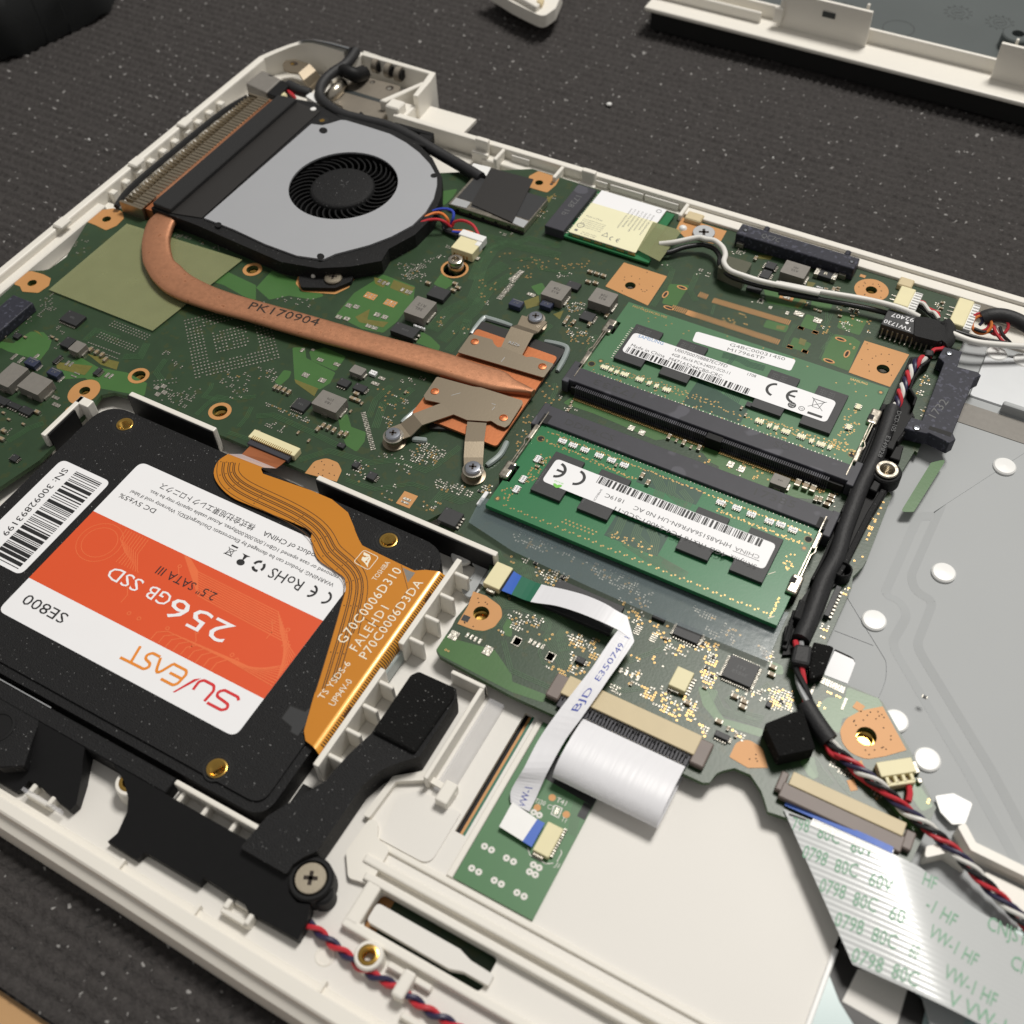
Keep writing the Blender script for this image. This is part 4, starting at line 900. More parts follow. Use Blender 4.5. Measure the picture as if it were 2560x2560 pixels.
CL = [
 ([(-54.44,25.31), (-52.02,29.54), (-46.51,25.56), (-48.67,20.81)], 34, 0), ([(-52.42,13.14), (-51.02,23.30), (-49.20,22.01), (-50.02,12.21)], 16, 0), ([(-42.00,19.10), (-41.09,21.00), (-36.81,19.22), (-38.16,17.83)], 12, 0),
 ([(-41.99,16.26), (-39.19,17.67), (-33.84,14.41), (-37.44,13.28)], 16, 0.1), ([(-3.08,13.68), (7.54,20.12), (9.78,12.55), (2.34,11.29)], 55, 0.05), ([(9.41,23.68), (15.86,29.06), (20.35,21.99), (16.46,20.01)], 40, 0.1),
 ([(-10.64,25.37), (-9.72,26.94), (-1.57,22.89), (-3.42,21.96)], 16, 0), ([(-28.52,-14.48), (-26.49,-12.45), (-23.24,-17.15), (-25.00,-18.05)], 10, 0), ([(9.17,27.27), (15.87,29.60), (17.01,27.54), (11.55,25.30)], 14, 0.3),
 ([(-62.54,49.55), (-59.73,54.26), (-55.22,45.89), (-59.94,45.61)], 14, 0), ([(-39.60,64.91), (-18.60,66.81), (-19.13,63.85), (-35.75,60.23)], 50, 0.1),
 ([(2.71,57.40), (13.71,60.52), (15.20,57.14), (5.60,55.26)], 22, 0), ([(15.11,32.42), (21.79,34.20), (22.78,29.42), (18.85,27.43)], 26, 0.1), ([(24.55,23.10), (38.88,23.39), (38.47,21.71), (26.23,21.94)], 46, 0.2), ([(28.88,17.80), (33.83,19.83), (35.03,16.53), (29.91,15.87)], 20, 0.1),
 ([(26.04,82.55), (34.62,86.82), (36.05,78.91), (29.71,78.80)], 50, 0.1), ([(32.20,89.39), (36.84,91.70), (36.02,88.77)], 10, 0), ([(50.69,46.20), (57.49,48.60), (56.61,45.56), (51.64,44.07)], 16, 0.1),
 ([(47.56,39.93), (55.55,43.48), (58.03,37.63), (52.31,33.22)], 46, 0.75), ([(53.33,32.25), (56.59,34.41), (57.68,29.08)], 24, 0.5),
 ([(65.01,27.08), (67.54,30.27), (74.39,30.00), (73.02,23.72), (66.95,23.38)], 120, 0.25), ([(59.10,22.16), (65.78,24.65), (66.10,22.95), (60.29,20.90)], 14, 0.2), ([(53.96,16.72), (61.20,19.50), (62.58,11.11), (56.45,12.47)], 34, 0.35),
 ([(75.26,21.23), (85.16,22.73), (85.99,20.06), (77.47,18.77)], 60, 0.15), ([(65.19,13.34), (68.91,16.15), (70.30,11.09), (67.68,10.62)], 16, 0.3), ([(64.86,21.38), (69.23,22.70), (70.82,18.95), (66.62,18.60)], 12, 0.1), ([(75.69,15.19), (81.14,16.25), (82.03,13.57), (77.70,11.34)], 18, 0.5),
 ([(47.28,68.04), (49.05,71.23), (50.32,65.03)], 14, 0.9), ([(49.54,88.08), (55.25,89.72), (58.10,78.09), (54.43,77.41)], 26, 0.85), ([(52.92,67.47), (57.28,69.66), (58.55,64.72), (55.58,64.33)], 10, 0.8), ([(86.69,24.41), (88.30,26.58), (89.58,23.67), (87.39,22.55)], 20, 0.3),
 ([(75.14,88.96), (78.21,92.26), (81.40,89.79), (77.72,86.21)], 40, 0.3), ([(67.27,98.77), (71.87,101.68), (72.53,99.57), (68.92,97.16)], 12, 0), ([(77.10,83.61), (84.71,82.36), (88.30,79.73), (87.00,74.71), (82.51,76.81)], 60, 0.55), ([(59.55,101.74), (73.54,108.08), (74.21,103.46), (62.03,98.62)], 34, 0.9),
 ([(83.59,60.81), (90.54,61.77), (90.47,56.16), (86.03,53.39)], 24, 0.95), ([(84.38,49.57), (88.51,48.72), (89.77,36.94), (87.28,37.54)], 34, 0.95), ([(80.14,86.85), (81.55,88.71), (82.58,83.53)], 8, 0.6),
 ([(90.47,114.65), (93.70,116.26), (94.27,114.08)], 4, 0), ([(99.82,117.47), (105.15,117.68), (105.03,115.20), (100.90,114.95)], 12, 0),
 ([(49.37,108.88), (44.21,107.55), (47.11,105.72)], 10, 0.1), ([(47.86,123.68), (52.38,123.33), (53.57,118.00), (50.74,118.28)], 22, 0.2), ([(27.90,81.45), (29.25,84.47), (33.97,86.43), (35.81,79.94), (30.52,77.29)], 44, 0.05), ([(31.61,87.21), (34.62,90.68), (35.10,88.55), (32.78,86.62)], 9, 0), ([(34.26,94.89), (35.19,96.96), (35.64,94.38)], 8, 0), ([(45.63,99.34), (63.99,106.09), (68.15,96.09), (56.35,91.42)], 40, 0.95),
 ([(49.18,127.36), (51.31,130.59), (51.81,126.48)], 12, 0.9),
 ([(106.39,128.38), (109.65,131.18), (110.35,128.78), (107.19,127.60)], 18, 0.1), ([(118.79,111.54), (121.38,115.02), (122.16,111.78), (119.64,110.52)], 12, 0.1), ([(114.38,102.87), (120.75,103.61), (121.25,101.76), (115.52,100.63)], 16, 0.95), ([(116.93,106.29), (121.35,106.73), (121.47,104.68)], 8, 0.9), ([(130.86,117.95), (132.10,118.94), (132.50,115.90)], 9, 0.9), ([(137.68,111.43), (141.11,111.76), (140.07,107.11)], 14, 0.95),
 ([(138.32,119.90), (143.99,122.38), (144.70,119.53), (140.58,118.53)], 16, 0.05), ([(141.61,115.51), (146.36,115.80), (146.04,111.49), (143.39,111.53)], 18, 0.6), ([(146.36,107.90), (148.78,108.44), (148.14,106.44)], 6, 0.9),
 ([(142.40,119.27), (145.45,120.80), (146.73,115.82), (144.62,114.75)], 12, 0.3), ([(146.25,118.37), (149.58,118.93), (149.77,111.83)], 10, 0.95), ([(161.22,133.20), (163.97,133.50), (163.91,130.62), (162.02,130.38)], 14, 0.1),
 ([(165.12,102.70), (167.79,107.14), (168.66,98.45), (166.83,98.01)], 26, 0.45), ([(169.04,92.72), (169.70,96.00), (170.86,89.78)], 8, 0.1),
 ([(108.68,-2.98), (110.05,-1.80), (113.82,-3.58), (112.82,-6.88), (110.17,-6.42)], 34, 0.3), ([(112.17,-1.63), (115.85,-0.66), (116.65,-4.42), (114.83,-5.83)], 24, 0.5), ([(108.71,-8.11), (110.63,-6.87), (111.13,-9.59)], 6, 0.9), ([(121.43,-1.92), (125.53,-0.69), (127.32,-4.29), (125.26,-4.47)], 30, 0.35), ([(116.53,-4.94), (120.35,-2.48), (121.10,-6.19)], 8, 0.95), ([(119.34,-8.02), (123.12,-7.83), (123.05,-9.20)], 4, 0.95), ([(125.06,-6.36), (128.03,-5.70), (129.59,-9.28), (126.71,-10.36)], 30, 0.4), ([(122.39,-10.87), (126.80,-10.53), (126.47,-11.36)], 12, 0.98), ([(100.34,-17.29), (104.23,-16.38), (102.80,-18.03)], 4, 0.98),
 ([(101.10,10.76), (103.81,8.87), (103.80,7.36)], 7, 0.95), ([(104.36,10.92), (106.63,11.34), (105.80,9.40)], 10, 0.4), ([(107.63,9.85), (113.77,11.04), (114.20,7.09), (110.10,7.16)], 40, 0.4), ([(113.23,10.52), (116.09,11.26), (117.03,7.84), (115.25,7.39)], 22, 0.5), ([(106.21,0.75), (107.84,0.39), (107.61,-0.68)], 5, 0.9),
 ([(97.48,18.98), (107.74,18.81), (117.89,18.32), (118.28,14.90), (110.88,14.68), (100.71,13.10)], 130, 0.25), ([(118.05,18.00), (129.73,17.69), (130.25,12.52), (120.09,13.86)], 90, 0.35), ([(130.10,15.53), (135.77,15.40), (134.78,11.46), (131.29,12.30)], 24, 0.3), ([(143.10,16.18), (148.58,16.78), (148.72,14.99), (144.27,14.16)], 26, 0.1), ([(150.44,15.15), (154.96,15.68), (154.69,10.48), (152.04,11.24)], 26, 0.4), ([(146.76,13.23), (151.06,13.64), (151.07,10.74), (148.39,10.06)], 20, 0.3),
 ([(107.99,10.76), (115.73,11.59), (116.90,8.67), (110.16,7.91)], 40, 0.35), ([(128.02,10.60), (133.86,12.11), (135.33,6.89), (132.45,6.50)], 40, 0.5), ([(135.77,8.60), (140.50,9.59), (140.60,5.98), (137.38,5.75)], 20, 0.85), ([(135.09,0.21), (139.19,-0.84), (139.13,-2.64), (136.04,-1.79)], 8, 0.98), ([(139.22,2.37), (143.90,0.57), (142.00,-1.13)], 8, 0.98), ([(140.34,6.57), (148.17,7.78), (148.91,6.02), (142.40,2.61)], 44, 0.25), ([(147.42,9.55), (151.31,10.14), (153.00,4.64), (149.64,4.99)], 50, 0.5), ([(150.13,3.13), (153.95,3.74), (154.40,-0.15), (151.57,0.42)], 50, 0.5),
 ([(134.54,-4.34), (140.58,-2.58), (140.64,-4.63), (135.72,-6.18)], 22, 0.5), ([(137.91,-6.41), (146.51,-4.64), (151.35,-7.81), (150.66,-10.15), (141.69,-8.19)], 90, 0.6), ([(135.45,-8.74), (138.22,-8.32), (138.28,-10.32), (136.24,-10.38)], 16, 0), ([(148.05,-4.17), (152.52,-3.85), (154.13,-8.98), (151.82,-8.88)], 40, 0.5), ([(154.48,-8.47), (157.34,-8.59), (157.31,-11.19)], 18, 0.5), ([(160.34,-6.36), (164.19,-6.27), (163.91,-8.35)], 14, 0.5), ([(121.60,-1.76), (129.01,-0.45), (129.58,-4.11), (123.56,-4.38)], 50, 0.45), ([(122.58,-4.90), (131.03,-3.35), (130.62,-4.99)], 14, 0.95), ([(120.69,-10.19), (129.80,-8.24), (129.39,-9.85), (122.44,-11.75)], 22, 0.9), ([(124.68,-5.96), (125.89,-5.32), (127.87,-9.25), (126.77,-9.47)], 10, 0.5), ([(128.34,-6.54), (130.76,-2.78), (131.24,-7.48)], 12, 0.9), ([(157.81,1.30), (162.90,5.68), (163.94,1.49), (159.97,-1.27)], 26, 0.25), ([(157.62,14.89), (160.31,14.85), (161.66,11.29), (159.49,11.56)], 14, 0.4),
 ([(160.76,13.65), (162.65,13.22), (162.95,10.91), (161.89,10.70)], 10, 0.3), ([(163.97,5.22), (168.64,6.99), (170.18,2.78), (165.79,0.46)], 90, 0.35), ([(172.58,10.77), (177.67,10.39), (177.17,9.45), (172.98,9.62)], 8, 0.98), ([(172.65,7.41), (175.76,6.38), (175.23,4.77)], 5, 0.98),
 ([(179.88,-4.14), (185.06,-4.88), (183.78,-5.94), (180.62,-5.31)], 26, 0.05), ([(188.66,-6.02), (191.35,-6.47), (190.47,-7.69)], 14, 0.1), ([(195.99,-0.81), (199.53,-3.25), (198.81,-4.00)], 4, 0.98),
 ([(168.69,45.80), (170.58,46.28), (170.84,33.22), (169.91,32.73)], 12, 0.95), ([(167.20,24.30), (170.08,25.34), (170.37,21.40), (168.46,21.76)], 14, 0.4),
 ([(168.80,62.44), (170.51,62.51), (170.06,46.14), (169.27,45.73)], 22, 0.98),
 ([(91.05,56.45), (94.14,59.03), (95.27,54.62), (93.05,53.99)], 8, 0.0), ([(126.08,56.02), (130.31,56.34), (130.27,54.03)], 7, 0.9), ([(132.43,56.05), (142.62,61.27), (144.63,56.00), (138.22,53.14)], 28, 0.9), ([(144.83,60.59), (149.33,60.65), (149.76,55.98), (146.25,56.83)], 18, 0.4), ([(155.11,58.74), (160.42,59.72), (160.61,55.50)], 16, 0.7)]
for k, (reg, n, v) in enumerate(CL): cluster(reg, n, k+11, vi=v)
for (p, q, n) in (((58.62,95.38), (58.42,90.09), 12), ((58.64,95.24), (57.68,90.86), 11), ((58.75,89.35), (58.55,82.70), 15)):
    for k in range(n): dot(p[0]+(q[0]-p[0])*k/(n-1), p[1]+(q[1]-p[1])*k/(n-1), 1.5, 0.28, 0.1)
p, q = (48.92,31.24), (57.64,22.36)
for k in range(22): dot(p[0]+(q[0]-p[0])*k/21, p[1]+(q[1]-p[1])*k/21, 1.2, 0.3, math.atan2(q[1]-p[1], q[0]-p[0]) + math.pi/2)
p, q = (172.77,11.98), (177.42,11.76)
for k in range(10): dot(p[0]+(q[0]-p[0])*k/9, p[1]+(q[1]-p[1])*k/9, 0.42, 1.5)
p, q = (134.76,5.49), (136.16,4.76)
for c in ((135.20,5.53), (138.88,5.45)):
    for k in range(5): dot(c[0]-0.2, c[1]-1.0+k*0.5, 1.4, 0.26)
for c in ((103.86,-12.14), (104.89,-12.17), (105.84,-12.25), (106.94,-12.24), (116.28,-7.24), (117.33,-7.37), (118.29,-7.33), (119.24,-7.28), (135.97,-4.82), (137.31,-4.82), (138.53,-4.87), (139.86,-4.87)): dot(c[0], c[1], 0.55, 1.25)
for c in ((171.96,9.10), (178.56,8.89)): dot(c[0], c[1], 0.5, 2.8)
pads.build('solder_pads', 'tin', board, kind='stuff')
vias.build('vias', ['via', 'hole'], board, kind='stuff')
# gold contact rows of the unused slot
gc = MB()
for (p, q, n) in (((109.70,107.71), (130.45,108.49), 44), ((101.16,100.35), (130.54,100.42), 58), ((105.47,108.27), (107.60,108.16), 5), ((105.52,100.18), (107.78,100.17), 5)):
    for k in range(n):
        gc.rect(p[0]+(q[0]-p[0])*k/(n-1), p[1]+(q[1]-p[1])*k/(n-1), 0.24, 2.0, ZC_)
gc.build('contact_fingers', 'copperpad', board, kind='stuff')

# larger single pads
def tpad(p, w, d, a=0.0, z=0.16):
    b = MB(); b.obox(p[0], p[1], w, d, 0.02, z, a); b.build('solder_land', 'tin', board, bevel=0.06)
for p, w, d in (((101.36,-13.56), 2.0, 2.2), ((109.54,-13.48), 1.9, 2.3), ((113.79,-8.66), 2.0, 2.2), ((121.84,-8.72), 1.9, 2.2), ((-23.67,0.10), 2.2, 1.0), ((-21.74,-1.74), 2.3, 1.1), ((28.54,35.49), 1.9, 1.5), ((33.40,35.86), 1.9, 1.5), ((28.72,41.73), 1.8, 1.1), ((33.50,42.27), 1.8, 1.1), ((22.50,42.56), 0.9, 1.5), ((24.92,43.89), 1.0, 0.8),
    ((23.73,62.29), 1.7, 1.5), ((25.84,62.77), 1.7, 1.5), ((32.60,62.67), 1.7, 1.5), ((34.91,62.80), 1.7, 1.5), ((23.89,57.31), 1.7, 1.4), ((26.17,57.71), 1.7, 1.4), ((32.94,57.98), 1.7, 1.2), ((34.77,58.05), 1.7, 1.2), ((25.84,74.41), 0.9, 1.4), ((27.26,74.21), 0.9, 1.4), ((28.44,74.38), 0.9, 1.4), ((33.26,74.19), 0.9, 1.4), ((34.82,74.07), 0.9, 1.4), ((35.85,74.11), 0.9, 1.4), ((46.08,40.99), 2.2, 1.1), ((46.56,43.32), 1.9, 1.0),
    ((109.64,56.59), 1.6, 1.7), ((112.54,56.39), 1.6, 1.7), ((135.13,56.75), 1.6, 1.9), ((137.89,56.58), 1.6, 1.9), ((131.50,112.72), 2.6, 1.8), ((136.64,112.48), 2.2, 1.9), ((124.04,111.65), 0.9, 1.3), ((128.71,111.68), 0.9, 1.3), ((113.94,-8.69), 1.6, 1.9), ((121.78,-8.73), 1.6, 1.9),
    ((-43.90,6.22), 0.9, 2.4), ((-41.33,6.15), 0.9, 2.4), ((-38.69,9.03), 0.9, 1.9), ((-34.95,6.15), 0.8, 2.3), ((-26.95,5.70), 0.8, 2.3), ((-29.60,10.89), 0.7, 1.8), ((-28.40,10.99), 0.7, 1.8), ((-17.27,12.26), 0.7, 1.8), ((-16.10,12.36), 0.7, 1.8), ((-24.73,9.15), 1.8, 0.45), ((-24.78,7.96), 1.8, 0.45), ((74.35,89.73), 0.8, 2.6), ((87.65,92.92), 0.8, 2.4), ((65.44,88.04), 2.4, 1.2), ((129.64,38.57), 0.5, 0.5)):
    tpad(p, w, d)

# chips: left and right corner of the top face in plan, then the height
def block(name, L, Rr, h, m, bevel=0.08, z0=0.05, label=None):
    x0, x1 = sorted((L[0], Rr[0])); y0, y1 = sorted((L[1], Rr[1]))
    b = MB(); b.box(x0, y0, z0, x1, y1, h); o = b.build(name, m, board, bevel=bevel, label=label)
    return o, (x0, y0, x1, y1)
def pins(parent, box, h, sides='xX', n=8, ln=0.55, m='tin', w=None):
    x0, y0, x1, y1 = box; b = MB()
    for s in sides:
        L = (x1-x0) if s in 'yY' else (y1-y0); st = L/(n+0.6); w_ = w or st*0.5
        for k in range(n):
            t = (k+0.8)*st
            if s == 'y': b.box(x0+t-w_/2, y0-ln, 0.06, x0+t+w_/2, y0+0.1, h*0.4)
            if s == 'Y': b.box(x0+t-w_/2, y1-0.1, 0.06, x0+t+w_/2, y1+ln, h*0.4)
            if s == 'x': b.box(x0-ln, y0+t-w_/2, 0.06, x0+0.1, y0+t+w_/2, h*0.4)
            if s == 'X': b.box(x1-0.1, y0+t-w_/2, 0.06, x1+ln, y0+t+w_/2, h*0.4)
    b.build('pins', m, parent, kind='stuff')
def mark(parent, lines, box, z, h, m, flip=False, pad_=0.8):
    x0, y0, x1, y1 = box; b = MB(); n = len(lines)
    for i, t in enumerate(lines):
        yc = (y0+y1)/2 + ((n-1)/2 - i)*h*1.5
        w = min(x1-x0-2*pad_, len(t)*h*0.75)
        xc = (x0+x1)/2
        if flip: b.text(t, (xc+w/2, 2*((y0+y1)/2)-yc+h/2), (xc-w/2, 2*((y0+y1)/2)-yc+h/2), h, z)
        else: b.text(t, (xc-w/2, yc-h/2), (xc+w/2, yc-h/2), h, z)
    b.build('marking', m, parent)
def chip(L, Rr, h, sides='', n=6, text=None, flip=False, name='chip'):
    o, bx = block(name, L, Rr, h, 'chip')
    if sides: pins(o, bx, h, sides, n)
    b = MB(); b.disc(bx[0]+0.5, bx[3]-0.5, h+0.01, 0.18, 8); b.build('pin_mark', 'chipmark', o)
    if text: mark(o, text, bx, h+0.02, min(0.9, (bx[3]-bx[1])*0.16), 'chipmark', flip)
    return o, bx
def inductor(L, Rr, h, text=None, flip=False, ang=0):
    x0, x1 = sorted((L[0], Rr[0])); y0, y1 = sorted((L[1], Rr[1]))
    b = MB(); b.prism(rounded([(x0, y0), (x1, y0), (x1, y1), (x0, y1)], 0.25, 2), 0.15, h); o = b.build('inductor', 'ferrite', board, bevel=0.18, seg=2)
    b = MB(); b.box(x0+0.5*(x1-x0)-0.8, y0-0.35, 0.05, x0+0.5*(x1-x0)+0.8, y0+0.1, 0.9); b.build('terminal', 'tin', o)
    b = MB(); b.box(x1-0.1, y0+(y1-y0)*0.2, 0.05, x1+0.45, y1-(y1-y0)*0.2, 0.7); b.build('terminal', 'tin', o)
    if text: mark(o, text, (x0, y0, x1, y1), h+0.02, (y1-y0)*0.15, 'ferritemark', flip)
    return o
inductor((-39.54,-4.46), (-34.20,2.99), 3.0)
inductor((-32.54,-2.99), (-25.52,2.65), 3.0)
inductor((-31.05,13.61), (-27.71,17.22), 2.2)
inductor((40.22,64.23), (46.24,71.28), 3.0, ['36L', 'R12'], True)
inductor((37.48,26.00), (44.75,31.20), 3.0, ['1R0', 'SYM'], True)
inductor((38.84,40.33), (42.50,42.97), 1.9)
inductor((69.10,86.51), (75.27,92.53), 3.0, ['R15', '728'], True)
inductor((81.24,89.98), (87.64,95.51), 3.0, ['R22', '728'], True)
inductor((122.04,122.65), (128.73,128.05), 3.2, ['RS2', 'MH'], True)
inductor((145.34,54.27), (149.33,57.43), 2.0, ['1R5'], True)
chip((-35.36,14.53), (-32.48,17.94), 1.2); chip((-42.39,22.01), (-36.49,26.14), 1.0, 'xy', 10, ['RTL'])
for L, Rr in (((-38.61,4.87), (-35.08,7.46)), ((-30.75,4.82), (-27.14,7.18)), ((62.49,80.61), (66.04,83.26)), ((69.98,84.07), (73.26,86.47))):
    o, bx = block('tantalum_capacitor', L, Rr, 1.6, 'navy', 0.12)
    b = MB(); b.rect((bx[0]+bx[2])/2, bx[3]-0.4, (bx[2]-bx[0])*0.8, 0.35, 1.62); b.text('A7', ((bx[0]+bx[2])/2+0.8, (bx[1]+bx[3])/2+0.4), ((bx[0]+bx[2])/2-0.8, (bx[1]+bx[3])/2+0.4), 0.8, 1.62); b.build('marking', 'chipmark', o)
chip((-32.82,8.86), (-32.04,11.98), 0.8, 'X', 6); chip((-20.51,10.53), (-19.12,13.10), 0.8, 'X', 6)
chip((-32.48,-7.90), (-28.53,-6.39), 0.9, 'y', 4); chip((-28.28,-8.04), (-24.69,-5.96), 0.9, 'y', 4); chip((-37.31,-8.31), (-32.65,-6.20), 0.9, 'y', 4)
chip((-18.89,-20.94), (-17.03,-19.05), 0.8, 'xX', 4); chip((-49.25,11.36), (-47.40,13.14), 0.8)
# big connector at the far left edge
x0, y1 = (-58.34,22.39); x1, yq = (-51.10,22.16)
b = MB(); b.box(x0, -40, 0.05, x1, y1, 3.0); o = b.build('edge_connector', 'odd', board, bevel=0.3, seg=2)
b = MB(); b.box(x0-2.4, y1-8, -0.6, x0-0.1, y1+1.2, 0.9); b.build('shield_tab', 'steel', o, bevel=0.2)
chip((40.02,57.68), (46.94,61.45), 1.8, 'X', 2, ['LC35'], True); chip((41.00,74.19), (46.20,78.45), 1.4)
chip((32.16,24.15), (35.96,27.85), 1.0, 'xy', 7, ['TS3'], True); chip((37.79,35.95), (40.90,38.30), 1.0, 'y', 4); chip((42.28,36.42), (45.60,38.62), 1.0, 'X', 4)
chip((56.22,15.17), (57.79,16.89), 0.9, 'X', 4); chip((61.19,13.74), (63.44,15.81), 1.0, 'X', 4); chip((49.48,18.81), (51.35,20.24), 0.8)
chip((82.89,10.36), (87.59,14.49), 1.5, 'X', 4); chip((72.41,94.28), (76.16,96.94), 1.0); chip((81.30,84.90), (84.91,88.14), 0.9, 'X', 6)
chip((117.00,125.07), (119.84,127.82), 1.2, 'xX', 4); chip((117.22,120.83), (119.80,124.19), 1.2, 'xX', 4); chip((115.79,115.29), (119.79,117.48), 0.9)
chip((114.68,1.23), (130.36,8.84), 1.2, '', 0, ['MX25', '1736']); chip((141.90,7.60), (147.49,10.89), 1.0, 'xyX', 9)
chip((154.67,3.07), (160.90,8.59), 1.1, 'xyXY', 13, ['ITE', '8586E']); chip((158.45,-9.87), (161.41,-8.63), 1.0, 'yX', 5); chip((126.86,-7.55), (128.76,-6.20), 0.9, 'xX', 3)
chip((136.41,9.41), (139.26,10.52), 0.9); chip((164.94,0.98), (166.12,2.27), 0.6)
chip((168.04,26.04), (169.23,34.43), 1.6, 'X', 8)
# shunt resistor
o, bx = block('shunt_resistor', (129.88,128.01), (135.75,130.94), 1.4, 'chip', 0.1)
b = MB(); w = bx[2]-bx[0]
b.box(bx[0]-0.05, bx[1]-0.02, 0.05, bx[0]+w*0.2, bx[3]+0.02, 1.45); b.build('terminal', 'tin', o, bevel=0.06)
b = MB(); b.box(bx[2]-w*0.2, bx[1]-0.02, 0.05, bx[2]+0.05, bx[3]+0.02, 1.45); b.build('terminal', 'tin', o, bevel=0.06)
b = MB(); cx, cy = (bx[0]+bx[2])/2, (bx[1]+bx[3])/2; b.text('R', (cx-0.5, cy-0.5), (cx+0.5, cy-0.5), 1.1, 1.43); b.build('marking', 'inkwhite', o)
# white marked parts
for L, Rr in (((43.84,62.82), (47.27,63.42)), ((43.00,42.77), (44.90,44.15)), ((132.10,123.88), (133.86,124.39))):
    o, bx = block('fuse', L, Rr, 0.9, 'paper', 0.06)
    b = MB(); b.text('1V8', (bx[0]+0.2, (bx[1]+bx[3])/2-0.25), (bx[2]-0.2, (bx[1]+bx[3])/2-0.25), 0.5, 0.92); b.build('marking', 'inkgrey', o)

# ceramic capacitors (shared meshes)
def capmesh(l, w, h):
    b = MB(); b.box(-l/2+l*0.22, -w/2, 0.04, l/2-l*0.22, w/2, h); b.mat(1)
    b.box(-l/2, -w/2-0.01, 0.04, -l/2+l*0.22, w/2+0.01, h+0.02); b.box(l/2-l*0.22, -w/2-0.01, 0.04, l/2, w/2+0.01, h+0.02)
    return shared(b, 'capacitor', ['ceramic', 'tin'], bevel=0.04)
CAPS = {'s': capmesh(1.05, 0.55, 0.5), 'm': capmesh(1.6, 0.85, 0.8), 'l': capmesh(2.1, 1.3, 1.1)}
def resmesh():
    b = MB(); b.box(-0.35, -0.28, 0.04, 0.35, 0.28, 0.36); b.mat(1); b.box(-0.52, -0.28, 0.04, -0.35, 0.28, 0.37); b.box(0.35, -0.28, 0.04, 0.52, 0.28, 0.37)
    return shared(b, 'resistor', ['chip', 'tin'])
CAPS['r'] = resmesh()
X_, Y_ = 0.0, math.pi/2
def caps(kind, a, *ps):
    for p in ps: piece('resistor' if kind == 'r' else 'capacitor', CAPS[kind], board, p[0], p[1], 0, a)
caps('m', Y_, (-27.15,17.31), (-25.05,17.26), (-23.12,17.14), (-21.17,16.21))
caps('m', Y_, (25.67,28.29), (27.05,28.37), (28.59,28.23), (24.49,28.21), (42.23,21.43), (42.77,22.92), (44.30,22.97), (45.95,22.84), (48.01,22.68), (49.29,23.09))
caps('m', X_, (44.06,33.80), (44.06,35.58), (45.63,33.83), (38.42,79.19), (45.19,82.27), (46.66,81.20), (46.08,79.71))
caps('s', Y_, (42.32,17.37), (38.51,18.31), (54.68,41.75), (47.01,33.53), (46.01,30.01))
caps('m', X_, (75.66,102.96), (77.64,103.03), (79.60,103.10), (76.99,99.07), (78.99,99.47))
caps('m', Y_, (78.57,83.78), (80.66,83.13), (78.64,82.11), (87.28,89.29), (84.70,84.32))
caps('s', Y_, (93.09,57.49), (93.40,56.15), (93.57,54.75)); caps('s', Y_, (120.97,57.61), (124.87,57.26)); caps('m', Y_, (119.00,57.79), (122.84,57.63), (126.70,57.73))
caps('m', Y_, (113.53,128.03), (136.47,125.32)); caps('s', X_, (134.56,124.92), (137.37,126.69), (137.49,125.65))
caps('m', Y_, (143.34,120.62), (144.49,120.85)); caps('s', X_, (144.15,117.84), (141.30,116.41), (136.01,115.87), (134.74,115.95))
caps('l', Y_, (150.99,57.92), (152.88,57.92), (154.59,57.84)); caps('m', Y_, (156.15,55.65), (157.14,55.89)); caps('m', X_, (159.06,57.96), (159.08,56.76), (158.82,55.27))
caps('m', X_, (165.90,91.12)); caps('s', X_, (163.30,133.17), (163.59,130.99), (163.23,129.57))
caps('m', X_, (151.11,-5.60), (158.17,-6.52), (160.92,-0.10), (161.12,-1.33), (158.84,0.15), (163.16,9.97), (163.53,8.25)); caps('s', X_, (152.75,-0.68), (141.09,6.24), (120.03,16.61), (160.22,12.66), (160.45,12.06), (160.35,0.61))
caps('s', Y_, (158.43,0.10), (162.24,-7.62), (160.33,-7.01), (139.25,-6.74))
caps('r', X_, (114.93,9.99), (115.31,8.62), (148.41,8.62), (151.56,6.70), (151.33,3.76), (152.99,2.55), (108.02,10.68), (115.25,10.33), (115.47,8.73), (86.93,22.75), (192.13,17.66), (167.38,3.63), (141.11,120.94), (120.88,113.31))
caps('s', X_, (29.53,14.21), (-39.72,16.34), (-38.05,16.13), (-28.71,-11.09), (-31.55,-10.03), (-24.29,-10.58), (-46.32,13.01), (-51.56,10.72))
caps('m', X_, (-26.84,-14.60), (-25.37,-16.78), (-23.88,-5.99))
o, bx = block('ceramic_coil', (88.22,18.75), (89.19,23.19), 0.8, 'paper', 0.15)

# connectors
def connector(name, T, B, h, m, z0=0.05, bevel=0.12, parent=board, label=None):
    x0, x1 = sorted((T[0], B[0])); y0, y1 = sorted((T[1], B[1]))
    b = MB(); b.box(x0, y0, z0, x1, y1, h); return b.build(name, m, parent, bevel=bevel, label=label), (x0, y0, x1, y1)
o, bx = connector('drive_cable_connector', (29.41,13.44), (43.02,10.68), 1.9, 'cream', label='cream drive cable connector')
b = MB(); b.box(bx[0]+0.8, bx[1]-1.6, 0.4, bx[2]-0.8, bx[1]+0.2, 1.5); b.build('latch_flap', 'slot', o, bevel=0.1)
b = MB()
for k in range(22): b.box(bx[0]+1.2+k*(bx[2]-bx[0]-2.4)/21-0.1, bx[1]-0.2, 1.5, bx[0]+1.2+k*(bx[2]-bx[0]-2.4)/21+0.1, bx[1]+0.9, 1.95)
b.build('contacts', 'gold', o, kind='stuff')
o, bx = connector('fan_connector', (37.95,97.96), (44.76,92.42), 3.0, 'cream', label='cream fan connector')
b = MB()
